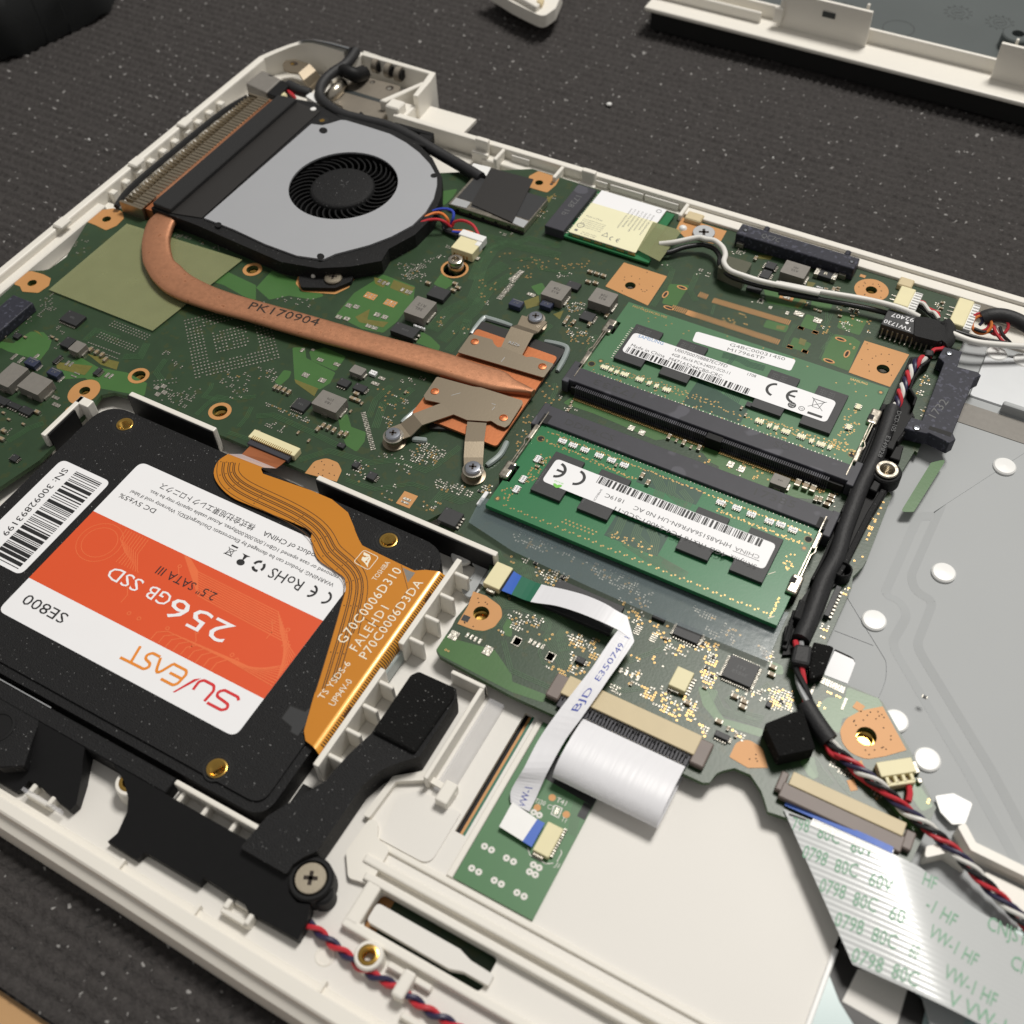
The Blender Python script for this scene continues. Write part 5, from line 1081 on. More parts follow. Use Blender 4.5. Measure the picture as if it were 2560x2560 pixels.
for k in range(5): b.box(bx[0]+0.9+k*1.0, bx[1]-0.15, 0.2, bx[0]+1.25+k*1.0, bx[1]+0.2, 1.5)
b.build('contacts', 'gold', o)
b = MB()
for k in range(4): b.box(bx[0]+1.0+k*1.0, bx[1]-1.2, 0.05, bx[0]+1.4+k*1.0, bx[1], 0.3)
b.box(bx[2]+0.1, bx[1]+1.2, 0.05, bx[2]+1.1, bx[1]+2.4, 0.5); b.build('pins', 'tin', o)
o, bx = connector('narrow_cable_connector', (100.83,6.31), (104.82,-0.08), 1.9, 'cream', label='narrow cream cable connector')
pins(o, bx, 0.7, 'x', 12, 0.4)
b = MB(); b.box(bx[0]+1.2, bx[1]-0.9, 0.05, bx[2]-0.8, bx[1]+0.1, 1.0); b.build('solder_tab', 'tin', o, bevel=0.05)
# wide flat cable connector at the front edge
T, B = (127.84,-11.60), (156.75,-16.09)
o, bx = connector('wide_cable_connector', T, B, 1.9, 'beige', label='wide beige cable connector beside the front edge')
pins(o, bx, 0.8, 'Y', 34, 0.35)
for q in ((bx[0]-2.6, bx[0]+0.3), (bx[2]-0.3, bx[2]+2.6)):
    b = MB(); b.box(q[0], bx[1]-1.6, 0.05, q[1], bx[3]-0.4, 1.7); b.build('latch_end', 'taupe', o, bevel=0.25)
b = MB(); b.box(bx[0]+0.4, bx[1]-2.6, 0.5, bx[2]-0.4, bx[1]+0.1, 1.25); b.build('latch_flap', 'slot', o, bevel=0.1)
b = MB()
n = 32
for k in range(n): b.box(bx[0]+1.0+k*(bx[2]-bx[0]-2.0)/(n-1)-0.13, bx[1]-0.9, 1.25, bx[0]+1.0+k*(bx[2]-bx[0]-2.0)/(n-1)+0.13, bx[1]+0.15, 1.75)
b.build('latch_teeth', 'black', o, kind='stuff')
# keyboard cable connector at the lower right
T, B = (174.81,-10.50), (196.58,-13.36)
o, bx = connector('keyboard_cable_connector', T, B, 2.1, 'beige', label='wide beige cable connector by the lower right corner')
b = MB(); b.box(bx[0]-0.9, bx[1]-3.0, 0.3, bx[2]+0.6, bx[1]+0.3, 1.8); b.build('latch_flap', 'taupe', o, bevel=0.2)
for q in ((bx[0]-2.0, bx[0]-0.5, 0.5), (bx[2]+0.3, bx[2]+2.2, 0.8)):
    b = MB(); b.box(q[0], bx[1]-1.8, 0.05, q[1], bx[3]-q[2], 1.6); b.build('latch_end', 'taupe', o, bevel=0.25)
b = MB()
for k in range(46): b.box(bx[0]+0.4+k*(bx[2]-bx[0]-0.8)/45-0.1, bx[3]-0.1, 0.05, bx[0]+0.4+k*(bx[2]-bx[0]-0.8)/45+0.1, bx[3]+0.3, 1.2)
b.build('contacts', 'cream', o, kind='stuff')
# two wire connectors at the rear right
for (L, Rr, PL, PR, n, lab) in (((152.24,124.20), (156.10,131.79), (156.44,124.82), (158.13,132.33), 4, 'smaller cream wire connector by the rear wall'), ((166.79,123.42), (170.66,133.97), (171.43,121.88), (172.44,134.49), 6, 'larger cream wire connector by the rear wall')):
    o, bx = block('wire_connector', L, Rr, 3.1, 'cream', 0.2, label=lab)
    pins(o, bx, 0.5, 'x', n, 1.6, 'tin', 0.35)
    x0, x1 = bx[2]-0.1, max(PR[0], bx[2]+1.6); b = MB(); b.box(x0, bx[1]-0.2, 0.3, x1, bx[3]-0.4, 2.7)
    for k in range(n+3): b.box(x0+0.3, bx[1]+0.2+k*(bx[3]-bx[1]-1.2)/(n+2), 2.7, x1-0.1, bx[1]+0.2+k*(bx[3]-bx[1]-1.2)/(n+2)+0.3, 3.0)
    b.build('plug', 'rivet', o, bevel=0.08)
# four way connector next to the lower right screw pad
pA, pB, pC = (187.87,-1.58), (193.39,2.60), (191.68,-5.34)
a = math.atan2(pB[1]-pA[1], pB[0]-pA[0]); w = math.hypot(pB[0]-pA[0], pB[1]-pA[1]); u = (math.cos(a), math.sin(a)); nrm = (-u[1], u[0])
d = 4.6
cx, cy = pA[0]+u[0]*w/2-nrm[0]*d/2, pA[1]+u[1]*w/2-nrm[1]*d/2
b = MB(); b.obox(cx+nrm[0]*0.8, cy+nrm[1]*0.8, w, 3.0, 0.05, 2.2, a); b.obox(cx-nrm[0]*2.3, cy-nrm[1]*2.3, w-1.6, 0.7, 0.05, 1.9, a)
for k in range(4): t = -w/2+1.1+k*(w-2.2)/3; b.obox(cx+u[0]*t-nrm[0]*1.2, cy+u[1]*t-nrm[1]*1.2, 0.7, 2.2, 0.05, 1.9, a)
o = b.build('wire_socket', 'cream', board, bevel=0.12, label='white four way wire socket')
b = MB(); b.obox(cx, cy, w-1.4, 3.6, 0.05, 0.9, a); b.build('socket_floor', 'ceramic', o)
b = MB(); b.obox(cx+u[0]*(w/2+0.5)+nrm[0]*0.6, cy+u[1]*(w/2+0.5)+nrm[1]*0.6, 1.0, 2.4, 0.05, 1.2, a); b.obox(cx+u[0]*(w/2+0.4)-nrm[0]*2.0, cy+u[1]*(w/2+0.4)-nrm[1]*2.0, 0.8, 1.0, 0.05, 1.0, a); b.build('solder_tab', 'tin', o, bevel=0.1)
o, bx = block('small_socket', (146.18,-4.24), (149.81,0.58), 1.8, 'cream', 0.12, label='small pale cream socket in front of the front memory module')
pins(o, bx, 0.6, 'X', 6, 0.8); b = MB(); b.box(bx[0]+0.2, bx[1]-0.5, 0.05, bx[2]-1.2, bx[1]+0.1, 0.9); b.build('solder_tab', 'tin', o)
# long black optical bay style connector along the rear edge
L, Rr = (106.02,131.32), (139.37,136.24)
b = MB(); x0, x1, y0, y1 = L[0], Rr[0], L[1], Rr[1]
b.box(x0, y0, 0.05, x1, y1, 4.0); o = b.build('battery_connector', 'odd', board, bevel=0.2, label='long black battery connector with gold blades at the rear edge')
for t in (0.045, 0.945):
    cx, cy = x0+(x1-x0)*t + 0.3, (y0+y1)/2
    b = MB(); b.disc(cx, cy, 4.02, 0.75, 20); b.build('peg_hole', 'blackgap', o); b = MB(); b.lathe(cx, cy, [(0.5, 4.0), (0.48, 4.15), (0.2, 4.3), (0.01, 4.3)], 14); b.build('locating_peg', 'zinc', o)
for t in (0.2, 0.89):
    b = MB(); b.box(x0+(x1-x0)*t-0.7, y1-0.1, 0.5, x0+(x1-x0)*t+0.7, y1+2.2, 3.9); b.build('key_rib', 'odd', o, bevel=0.3)
me = None
for k in range(9):
    x = x0+(x1-x0)*(0.29+k*0.0635)
    b = MB(); b.box(x-0.14, y1-0.1, 1.0, x+0.14, y1+1.9, 2.2); b.build('contact_blade', 'gold', o)
b = MB(); b.box(x0+0.8, y0-0.7, 0.05, x0+2.8, y0+0.2, 1.6); b.box(x1-3.6, y0-0.7, 0.05, x1-1.6, y0+0.2, 1.6); b.build('solder_tab', 'tin', o, bevel=0.1)
b = MB(); cy = (y0+y1)/2; b.text('QC7C', (x0+6.6, cy-0.9), (x0+11.8, cy-0.9), 1.9, 4.02); b.build('marking', 'chipmark', o)
# black transformer with white print
L, T = (152.00,114.46), (152.04,120.88)
x0, y0, y1 = L[0], L[1], T[1]; x1 = x0 + 15.5
b = MB(); b.box(x0, y0, 0.5, x1, y1, 3.6); o = b.build('lan_transformer', 'chip', board, bevel=0.12, label='black network transformer printed TW1730 and 92407')
pt = MB(); pt.text('TW1730', (159.46,116.49), (152.37,116.68), 1.5, 3.62); pt.text('92407', (158.91,120.14), (153.26,119.73), 1.5, 3.62); q = (157.69,117.81); pt.disc(q[0], q[1], 3.62, 0.45, 14)
pt.build('marking', 'paper', o)
p, q = (153.91,111.73), (163.76,112.52)
for k in range(11):
    t = k/10; x = x0+0.8+k*1.27; b = MB(); b.box(x-0.2, y0-0.25, 0.6, x+0.2, y0+0.1, 2.6); b.box(x-0.2, y0-1.4, 0.05, x+0.2, y0-0.1, 0.65); b.build('lead', 'tin', o, bevel=0.08)
# optical drive connector at the right edge
top = [(168.36,113.03), (172.69,113.38), (173.10,107.65), (177.97,108.09), (178.96,107.33), (177.84,105.51), (177.97,85.81), (179.15,84.11), (178.16,82.36), (173.11,83.33), (172.63,82.85), (167.67,82.18), (168.05,86.38), (170.55,86.46), (169.83,107.79), (168.10,108.72)]
b = MB(); b.prism(top, 0.2, 4.0); o = b.build('drive_connector', 'odd', board, bevel=0.12, label='black optical drive connector over the right board edge')
for c in ((170.09,111.29), (170.15,83.54)):
    b = MB(); b.disc(c[0], c[1], 4.02, 0.95, 20); b.build('peg_hole', 'blackgap', o); b = MB(); b.lathe(c[0], c[1], [(0.7, 4.0), (0.65, 4.2), (0.3, 4.25), (0.01, 4.1)], 16); b.build('locating_peg', 'zinc', o)
b = MB(); p = [(172.68,85.56), (177.84,85.72), (177.85,84.34), (172.57,84.43)]; b.add([(x, y, 4.02) for x, y in ccw(p)], [(0, 1, 2, 3)]); b.build('drive_slot', 'blackgap', o)
b = MB(); b.text('1732', (173.18,88.50), (174.46,95.14), 2.0, 4.02); b.build('marking', 'chipmark', o)
# shielded display socket near the fan
q0, q1 = (26.88,109.91), (51.66,109.20)
x0, x1, y0 = q0[0], q1[0], (q0[1]+q1[1])/2
b = MB(); b.box(x0, y0, 0.1, x1, y0+14.5, 2.3); o = b.build('display_socket', 'steel', board, bevel=0.15, label='steel shielded display socket under black film')
b = MB(); b.box(x0+0.9, y0+3.6, 2.3, x1-0.3, y0+14.6, 2.36); b.box(x0+6.6, y0+1.6, 2.32, x1-4.6, y0+4, 2.37); b.build('socket_film', 'chip', o)
b = MB()
for k in range(5): b.box(x0+2.6+k*4.2, y0-0.1, 0.7, x0+3.5+k*4.2, y0+0.05, 1.3)
b.build('shield_vents', 'blackgap', o)
b = MB(); b.box(x0, y0-0.5, 0.03, x1, y0+0.2, 0.4); b.build('shield_foot', 'black', o)
# tall threaded standoff in its big hole
x, y = (42.24,87.29)
hx, hy = HOLES[6][0]
b = MB(); b.lathe(hx+0.3, hy+0.3, [(2.2, -3.9), (2.2, 1.6), (1.6, 1.7), (1.6, 2.2), (2.0, 2.3), (2.0, 3.3), (1.6, 3.5), (1.05, 3.45), (0.9, 2.6), (0.01, 2.6)], 24); b.build('standoff', 'steel', board, autosmooth=0.6, label='tall steel standoff in front of the fan connector')
# resin beads around the processor
rb = MB()
for pts in ([(58.87,67.22), (58.84,73.54), (60.18,74.36), (66.98,74.66)], [(77.21,73.42), (82.82,74.07), (84.29,71.57), (85.06,65.31)], [(64.51,29.18), (67.87,30.42)], [(85.25,38.84), (85.73,34.39), (84.56,30.09)], [(61.25,41.87), (59.40,32.47)]):
    b = MB(); b.tube(spline([(x, y, 0.35) for x, y in pts], 6), lambda t: 0.75*min(1, 0.75 + 2*min(t, 1-t)), 8); b.build('resin_bead', 'resin', board, smooth=True)
# processor package and thermal pads that show round the heatsink plate
b = MB(); b.prism(rounded([(58.33,72.37), (83.71,72.70), (83.78,41.11), (66.37,33.57)], 0.8), 0.1, 0.9); b.build('processor_package', 'tapeblack', board)
cpu = None


# ================================================================== cooling fan
fan = thing('cooling_fan', 'black laptop cooling fan with a grey metal cover and round intake', 'fan', (-10, 100, -3.5))
FX, FY, ZF = -3.0, 100.6, 5.0
cover_pts = [(-30.11,70.16), (-29.24,120.59), (-29.19,121.79), (-25.75,122.67), (-24.13,124.63), (-22.17,127.54), (-20.56,128.08), (-11.80,128.12), (-4.49,127.97), (2.25,126.31), (8.51,123.77), (14.28,120.37), (19.39,116.07), (21.68,112.28), (24.03,106.56), (25.15,100.38), (24.91,93.68), (22.24,86.87), (18.65,80.97), (12.50,73.84),
  (10.80,70.44), (3.36,68.48), (-7.52,68.60), (-19.51,69.87)]
frame_pts = [(-47.5, 67.5), (-47.5, 131.0), (-36, 132.5), (-22, 128.8), (-26.10,130.24), (-16.82,131.16), (-4.52,130.88), (3.89,128.85), (12.95,123.96), (20.63,116.91), (24.98,109.29), (27.62,99.82), (27.27,91.18), (24.03,82.58), (25.00,77.59), (18.55,71.68), (11.15,67.25), (0.47,64.88), (-16.80,66.11), (-30.82,67.22)]
b = MB(); b.prism(frame_pts, -0.9, 4.4, holes=[circle(FX, FY, 16.4, 48)]); b.build('fan_frame', 'satin', fan, bevel=0.0)
b = MB(); b.cyl(FX, FY, -0.8, -0.4, 16.6, 40); b.build('fan_floor', 'blackgap', fan)
b = MB(); b.prism(cover_pts, 4.45, 5.0, holes=[circle(FX, FY, 15.9, 64)]); b.build('fan_cover', 'fancover', fan)
b = MB(); b.lathe(FX-0.4, FY-0.3, [(9.6, 0.5), (9.5, 3.7), (9.0, 4.3), (8.2, 4.5), (0.01, 4.55)], 44); hub = b.build('fan_hub', 'satin', fan, autosmooth=0.7)
b = MB(); q = (-3.83,101.77)
for dx, dy in ((-1, 0.7), (0.8, 0.9), (0, -0.9)): b.obox(q[0]+dx, q[1]+dy, 1.0, 0.14, 4.55, 4.58, dx+0.5)
b.build('hub_mark', 'chipmark', hub)
def blade():
    b = MB(); n = 7; pts = []
    for i in range(n):
        t = i/(n-1); r = 9.3 + t*6.4; a = 0.42*t*t - 0.05*t
        pts.append((r*math.cos(a), r*math.sin(a)))
    l, rr = offset(pts, 0.2), offset(pts, -0.2)
    for z in (0.1, 3.5): b.v += [(x, y, z) for x, y in l] + [(x, y, z) for x, y in rr]
    for i in range(n-1):
        a, c = i, n+i
        b.f += [(a+1, a, 2*n+a, 2*n+a+1), (c, c+1, 2*n+c+1, 2*n+c), (2*n+a, 2*n+c, 2*n+c+1, 2*n+a+1)]; b.m += [0]*3
    b.f.append((n-1, 2*n-1, 4*n-1, 3*n-1)); b.m.append(0)
    return shared(b, 'fan_blade', 'black')
bl = blade()
for k in range(37): piece('fan_blade', bl, fan, FX-0.3, FY-0.2, 0, 2*math.pi*k/37)
for p, r, w in (((-23.84,120.49), 1.25, 1.7), ((18.53,116.00), 1.1, 1.1), ((9.51,71.04), 1.0, 1.4), ((-24.48,69.50), 0.9, 1.2), ((-7.23,127.02), 0.01, 0.01)):
    if r > 0.1:
        b = MB(); b.disc(p[0], p[1], 5.03, r, 18, w, 0.9); b.build('heat_stake', 'black', fan)
# black foam strip along the fins and the foot with its screw
b = MB(); b.prism([(-47.2, 68.2), (-47.2, 129.5), (-40.5, 130), (-40.5, 68.0)], 4.3, 5.9); b.build('foam_strip', 'cloth', fan, bevel=0.25)
b = MB(); b.prism([(-40.4, 68), (-40.4, 130), (-31.0, 129), (-31.0, 70.2)], 4.35, 4.7); b.build('foil_strip', 'tapeblack', fan)
foot = rounded([(3.90,68.43), (18.36,73.78), (19.83,69.63), (17.46,65.43), (8.87,61.43), (6.32,64.09)], 1.4)
b = MB(); b.prism(foot, 0.12, 1.3); b.build('fan_foot', 'satin', fan, bevel=0.3, seg=2)
p = (14.91,68.29)
screw_head(fan, p[0], p[1], 1.3, 2.5, 0.9, 'nickel', dome=True)
p = (9.35,66.66); b = MB(); b.lathe(p[0], p[1], [(0.65, 1.2), (0.5, 1.75), (0.2, 1.9), (0.01, 1.92)], 12); b.build('foot_peg', 'palm', fan)
p = (-27.63,125.84); b = MB(); b.disc(p[0], p[1], 4.44, 1.8, 20, 1.5); b.mat(1); b.disc(p[0]-0.2, p[1]-0.4, 4.46, 0.8, 14); b.build('fan_screw_hole', ['blackgap', 'brass'], fan)
p = (-33.56,128.95); b = MB(); b.lathe(p[0], p[1], [(1.0, 4.4), (0.9, 4.9), (0.01, 5.0)], 14); b.build('fan_peg', 'rivet', fan)
q = (5.53,130.70); b = MB(); b.obox(q[0], q[1], 4.5, 6.0, -0.5, 4.3, 0.15); b.obox(q[0]-6, q[1]+4.0, 14, 1.8, 0.5, 4.0, 0.02); b.build('cable_hook', 'black', fan, bevel=0.3)

# ================================================================== heat pipe assembly
hs = thing('heat_pipe', 'flat copper heat pipe bent from the fin stack to the processor plate', 'heatsink', (10, 60, 0.9))
def flatpipe(pairs, ztop, th, name='pipe', m='copper', k=5):
    L_ = spline([p[0] + (ztop,) for p in pairs], k); R_ = spline([p[1] + (ztop,) for p in pairs], k)
    b = MB(); prof = []; n = 16
    for i in range(n):
        t = 2*math.pi*i/n; c, s_ = math.cos(t), math.sin(t)
        prof.append((math.copysign(abs(c)**0.42, c), math.copysign(abs(s_)**0.75, s_)))
    for l, r in zip(L_, R_):
        c = (l+r)/2; u = (r-l)/2
        b.v += [(c.x+u.x*px_, c.y+u.y*px_, ztop-th/2+pz*th/2) for px_, pz in prof]
    for i in range(len(L_)-1):
        for j in range(n):
            q = (j+1) % n; b.f.append((i*n+j, i*n+q, (i+1)*n+q, (i+1)*n+j)); b.m.append(0)
    b.f += [tuple(range(n)), tuple(reversed([(len(L_)-1)*n+j for j in range(n)]))]; b.m += [0, 0]
    bm_dir = (Vector(b.v[n]) - Vector(b.v[0]))
    return b.build(name, m, hs, smooth=True)
PR = [((-50.5, 129), (-47.3, 129)), ((-51.5, 100), (-47.2, 100)), ((-53.6, 76), (-46.6, 76)), ((-46.77,70.69), (-40.43,70.74)), ((-46.01,63.60), (-37.69,64.71)), ((-41.85,56.09), (-34.61,59.68)), ((-36.77,50.17), (-28.88,54.09)),
      ((-33.90,47.84), (-24.71,52.42)), ((-27.74,44.15), (-19.65,50.63)), ((-19.81,41.81), (-11.60,49.68)), ((-7.67,41.85), (-4.50,49.77)), ((5.69,43.29), (2.63,50.40)), ((19.81,44.51), (18.66,52.09)), ((38.86,46.75), (36.70,53.74)), ((57.41,48.73), (56.84,56.10)),
      ((68.32,49.63), (67.03,56.49)), ((74.65,50.42), (74.32,57.05)), ((78.18,51.42), (78.21,55.76)), ((81.30,52.47), (81.48,55.22)), ((84.13,53.37), (84.45,54.67))]
flatpipe(PR, 3.6, 2.2)
tx = MB(); tx.text('PK170904', (3.02,46.15), (23.29,48.85), 2.9, 3.625); tx.build('stamped_text', 'hole', hs)
# fins
def fin_mesh():
    b = MB(); b.box(-58.5, 0, -3.0, -50.3, 0.22, 3.7); b.box(-54.6, 0.23, 3.5, -50.4, 1.1, 3.78)
    return shared(b, 'fin', 'fin')
fm = fin_mesh()
for k in range(43): piece('fin', fm, hs, 0, 67.1 + k*1.42, 0)
b = MB(); b.box(-58.6, 66.2, -3.0, -50.2, 66.9, 3.9); b.box(-58.6, 128.0, -3, -50.2, 128.6, 3.9); b.build('fin_end_plate', 'fin', hs)
b = MB(); b.box(-50.1, 67.5, -3.0, -47.6, 128.5, 3.3); b.build('fin_backing', 'copperplate', hs)
b = MB(); b.tube(spline([(-60.5, 66, 1.5), (-62.3, 75, 1.8), (-62.5, 97, 1.8), (-62.0, 118, 1.8), (-59.0, 128, 2.5)], 6), 0.9, 6); b.build('fin_foam', 'cloth', hs)
# copper plate and springs
pl = rounded([(59.91,68.64), (83.40,68.89), (83.99,51.16), (84.28,35.47), (60.47,35.57)], [0.8, 1.2, 0.1, 1, 0.8])
b = MB(); b.prism(pl, 0.95, 1.6); b.build('copper_plate', 'copperplate', hs, bevel=0.1)
def spring(pts, rivets, nm='spring_plate', z=2.7):
    b = MB(); b.prism(rounded(pts, 0.5, 3), z-0.35, z); o = b.build(nm, 'bracket', hs, bevel=0.06)
    for p in rivets:
        b = MB(); b.lathe(p[0], p[1], [(1.1, z), (1.05, z+0.16), (0.85, z+0.2), (0.75, z+0.02), (0.3, z+0.1), (0.01, z+0.12)], 20); b.build('rivet', 'copperplate', hs, autosmooth=0.5)
    return o
def arm(Ls, Rs, nm='spring_arm'):
    b = MB(); b.ribbon(Ls, Rs, 0.35); b.build(nm, 'bracket', hs)
spring([(60.43,57.90), (60.05,64.77), (60.69,65.37), (66.07,65.89), (67.23,64.71), (68.71,63.97), (69.49,64.63), (75.45,64.43), (76.82,64.19), (78.10,64.97), (79.72,65.13), (84.16,65.26), (84.13,59.80)], [(62.48,63.12), (82.06,63.02)])
arm([(69.42,64.59,2.70), (68.82,68.31,3.10), (68.46,71.62,3.40), (69.12,73.76,2.60), (68.44,77.35,2.60)], [(75.58,64.36,2.70), (75.20,68.26,3.10), (74.92,71.84,3.40), (75.30,73.82,2.60), (75.55,78.11,2.60)])
spring([(60.24,48.05), (70.08,49.20), (71.95,49.78), (83.08,50.54), (83.69,49.73), (84.10,42.14), (83.72,40.86), (81.68,40.78), (79.57,41.27), (78.83,40.65), (74.34,38.84), (70.48,38.94), (70.45,38.91), (65.80,40.73), (61.88,39.99), (60.74,40.91)], [(62.45,43.44), (81.83,43.41)])
arm([(65.80,40.73,2.70), (61.75,34.41,3.00), (60.29,30.84,2.20), (58.52,28.25,2.20)], [(70.45,38.91,2.70), (65.69,32.30,3.00), (64.59,28.48,2.20), (62.86,26.17,2.20)])
arm([(74.66,38.39,2.70), (77.45,32.37,3.00), (79.36,28.55,2.20), (81.06,25.77,2.20)], [(78.99,40.12,2.70), (81.56,34.48,3.00), (83.44,30.65,2.20), (84.97,27.78,2.20)])
def post_screw(p, zb=0.0):
    b = MB(); b.lathe(p[0], p[1], [(2.9, zb), (2.9, zb+0.4), (2.0, zb+0.6), (1.9, zb+1.8), (2.3, zb+2.0)], 26); b.build('screw_collar', 'bracket', hs, autosmooth=0.5)
    b = MB(); b.lathe(p[0], p[1], [(2.35, zb+2.1), (2.5, zb+2.3), (2.5, zb+2.55), (1.9, zb+2.6)], 26); b.build('screw_washer', 'steel', hs, autosmooth=0.5)
    screw_head(hs, p[0], p[1], zb+2.6, 1.95, 1.0, 'zinc')
for p in ((61.04,26.55), (83.30,26.14), (72.25,77.87)): post_screw(p)
tx = MB(); tx.text('R2Z6', (70.57,66.20), (73.56,66.35), 0.9, 3.12); tx.build('stamped_text', 'silver', hs)
b = MB()
for a_, c_ in (((72.03,59.89), (72.05,61.75)), ((66.77,44.09), (68.35,45.90)), ((76.94,46.27), (78.02,46.33)), ((78.09,44.39), (78.20,45.68))): b.strip([a_, c_], 0.12, 2.715)
b.build('scratches', 'silver', hs)


# ================================================================== memory sockets (soldered to the board)
def socket(y0, y1, d, lab):
    """d = +1: module lies towards +y"""
    b = MB(); b.box(90.0, y0, 0.3, 162.0, y1, 4.0); o = b.build('memory_socket', 'slot', board, bevel=0.15, label=lab)
    f = y1 if d > 0 else y0
    for x0 in (89.0, 161.0):
        b = MB(); ya, yb = sorted((f - d*6.0, f + d*1.6)); b.box(x0, ya, 0.3, x0+1.7, yb, 4.02); b.build('socket_arm', 'slot', o, bevel=0.15)
    for x, s in ((90.9, 1), (160.6, -1)):
        yl = f + d*1.0
        def Y(t): return yl + d*t
        b = MB(); b.obox(x, Y(2.7), 1.3, 5.0, 2.6, 4.15); b.build('latch_sleeve', 'steel', o, bevel=0.3, seg=2)
        b = MB(); b.tube([(x+0.35*s, Y(-4.5), 3.9), (x+0.35*s, Y(3), 3.9), (x+0.4*s, Y(13.5), 3.9)], 0.22, 6)
        b.tube([(x-0.3*s, Y(3), 3.9), (x-0.7*s, Y(5.8), 3.9), (x-0.15*s, Y(7.0), 3.9), (x-0.2*s, Y(13.5), 3.9)], 0.2, 6); b.build('latch_spring', 'steel', o, smooth=True)
        b = MB(); b.box(min(x-1.0*s, x+1.5*s), min(Y(13.2), Y(18.2)), 3.0, max(x-1.0*s, x+1.5*s), max(Y(13.2), Y(18.2)), 4.3); c_ = b.build('latch_hook', 'steel', o, bevel=0.45, seg=3)
        b = MB(); b.obox(x+0.9*s, Y(15.0), 1.3, 1.6, 4.1, 4.33); b.mat(0); b.build('hook_notch', 'blackgap', c_)
        b = MB(); b.box(x-0.9, min(Y(13.4), Y(18)), 0.1, x+0.9, max(Y(13.4), Y(18)), 3.0); b.build('hook_post', 'blackgap', o)
    return o
s1 = socket(60.9, 65.9, 1, 'rear memory socket')
s2 = socket(45.5, 51.1, -1, 'front memory socket')
# comb of contacts in front of the rear socket
b = MB()
xs = [93.0 + i*0.5 for i in range(129) if not (127.6 < 93.0+i*0.5 < 131.4)]
for x in xs:
    b.box(x-0.14, 59.6, 0.9, x+0.14, 61.0, 3.3); b.box(x-0.14, 59.2, 0.05, x+0.14, 60.1, 1.0)
b.mat(1)
for x in xs: b.box(x-0.15, 58.5, 0.03, x+0.15, 59.2, 0.28)
b.build('socket_contacts', ['slot', 'via'], s1, kind='stuff')
b = MB(); b.box(127.4, 59.0, 0.1, 131.4, 61.0, 3.5); b.build('socket_key', 'black', s1, bevel=0.1)
b = MB(); b.box(91.6, 60.0, 0.1, 160.6, 61.0, 2.6); b.build('socket_back', 'blackgap', s1)
b = MB(); b.text('17333', (107.29,64.20), (96.28,64.12), 2.0, 4.015); b.text('SO', (142.63,63.01), (146.29,63.45), 2.0, 4.015); b.build('marking', 'chip', s1)
b = MB(); b.text('DDR4.CS', (96.24,47.29), (108.76,47.52), 1.9, 4.015); b.text('17385', (143.78,47.57), (153.18,47.91), 2.2, 4.015); b.build('marking', 'chip', s2)
b = MB(); b.box(90.6, 45.3, 3.9, 92.6, 48.2, 4.03); b.box(159.0, 45.3, 3.9, 161.0, 48.4, 4.03); b.build('socket_notch', 'blackgap', s2)

# ================================================================== memory modules
def barcode(b, p0, p1, h, z, seed, wmin=0.17, gap=(0.16, 0.5), fat=(0.16, 0.55), up=1):
    r = random.Random(seed); d = Vector((p1[0]-p0[0], p1[1]-p0[1])); L = d.length; u = d/L; n = Vector((-u.y, u.x))*up; t = 0
    while t < L:
        w = r.choice((fat[0], fat[0], fat[0]*1.7, fat[1])); 
        if t + w > L: break
        a, c = Vector(p0[:2])+u*t, Vector(p0[:2])+u*(t+w)
        q = [a, c, c+n*h, a+n*h]; b.add([(v.x, v.y, z) for v in (q if up > 0 else reversed(q))], [(0, 1, 2, 3)])
        t += w + r.choice((gap[0], gap[0], gap[0]*1.8, gap[1]))
def arc(b, cx, cy, r, w, a0, a1, z, flip=1, n=14):
    pts = [(cx + r*math.cos(a0+(a1-a0)*i/n), cy + r*math.sin(a0+(a1-a0)*i/n)) for i in range(n+1)]; b.strip(pts, w, z)
def ce_mark(b, cx, cy, h, z, rot=0.0, sep=None):
    """the CE letters, h tall, written along rot"""
    c, s = math.cos(rot), math.sin(rot); r = h/2*0.88; w = h*0.15; sep = sep or h*1.12
    for k, dx in enumerate((-sep/2, sep/2)):
        x, y = cx+dx*c, cy+dx*s
        arc(b, x+r*0.45*c, y+r*0.45*s, r, w, rot+math.radians(98), rot+math.radians(262), z)
        if k: b.strip([(x-r*0.5*c, y-r*0.5*s), (x+r*0.38*c, y+r*0.38*s)], w*0.9, z)
def bin_mark(b, cx, cy, h, z, rot=0.0, w=0.14, bar=True):
    c, s = math.cos(rot), math.sin(rot)
    P = lambda x, y: (cx+(x*c-y*s)*h, cy+(x*s+y*c)*h)
    b.strip([P(-0.36, 0.42), P(-0.24, -0.30), P(0.2, -0.30), P(0.34, 0.42)], w, z); b.strip([P(-0.42, 0.42), P(0.42, 0.42)], w*1.5, z)
    b.strip([P(-0.5, -0.42), P(0.5, 0.5)], w, z); b.strip([P(-0.5, 0.5), P(0.5, -0.42)], w, z)
    if bar: b.add([P(-0.4, -0.8)+(z,), P(0.4, -0.8)+(z,), P(0.4, -0.62)+(z,), P(-0.4, -0.62)+(z,)], [(0, 1, 2, 3)])

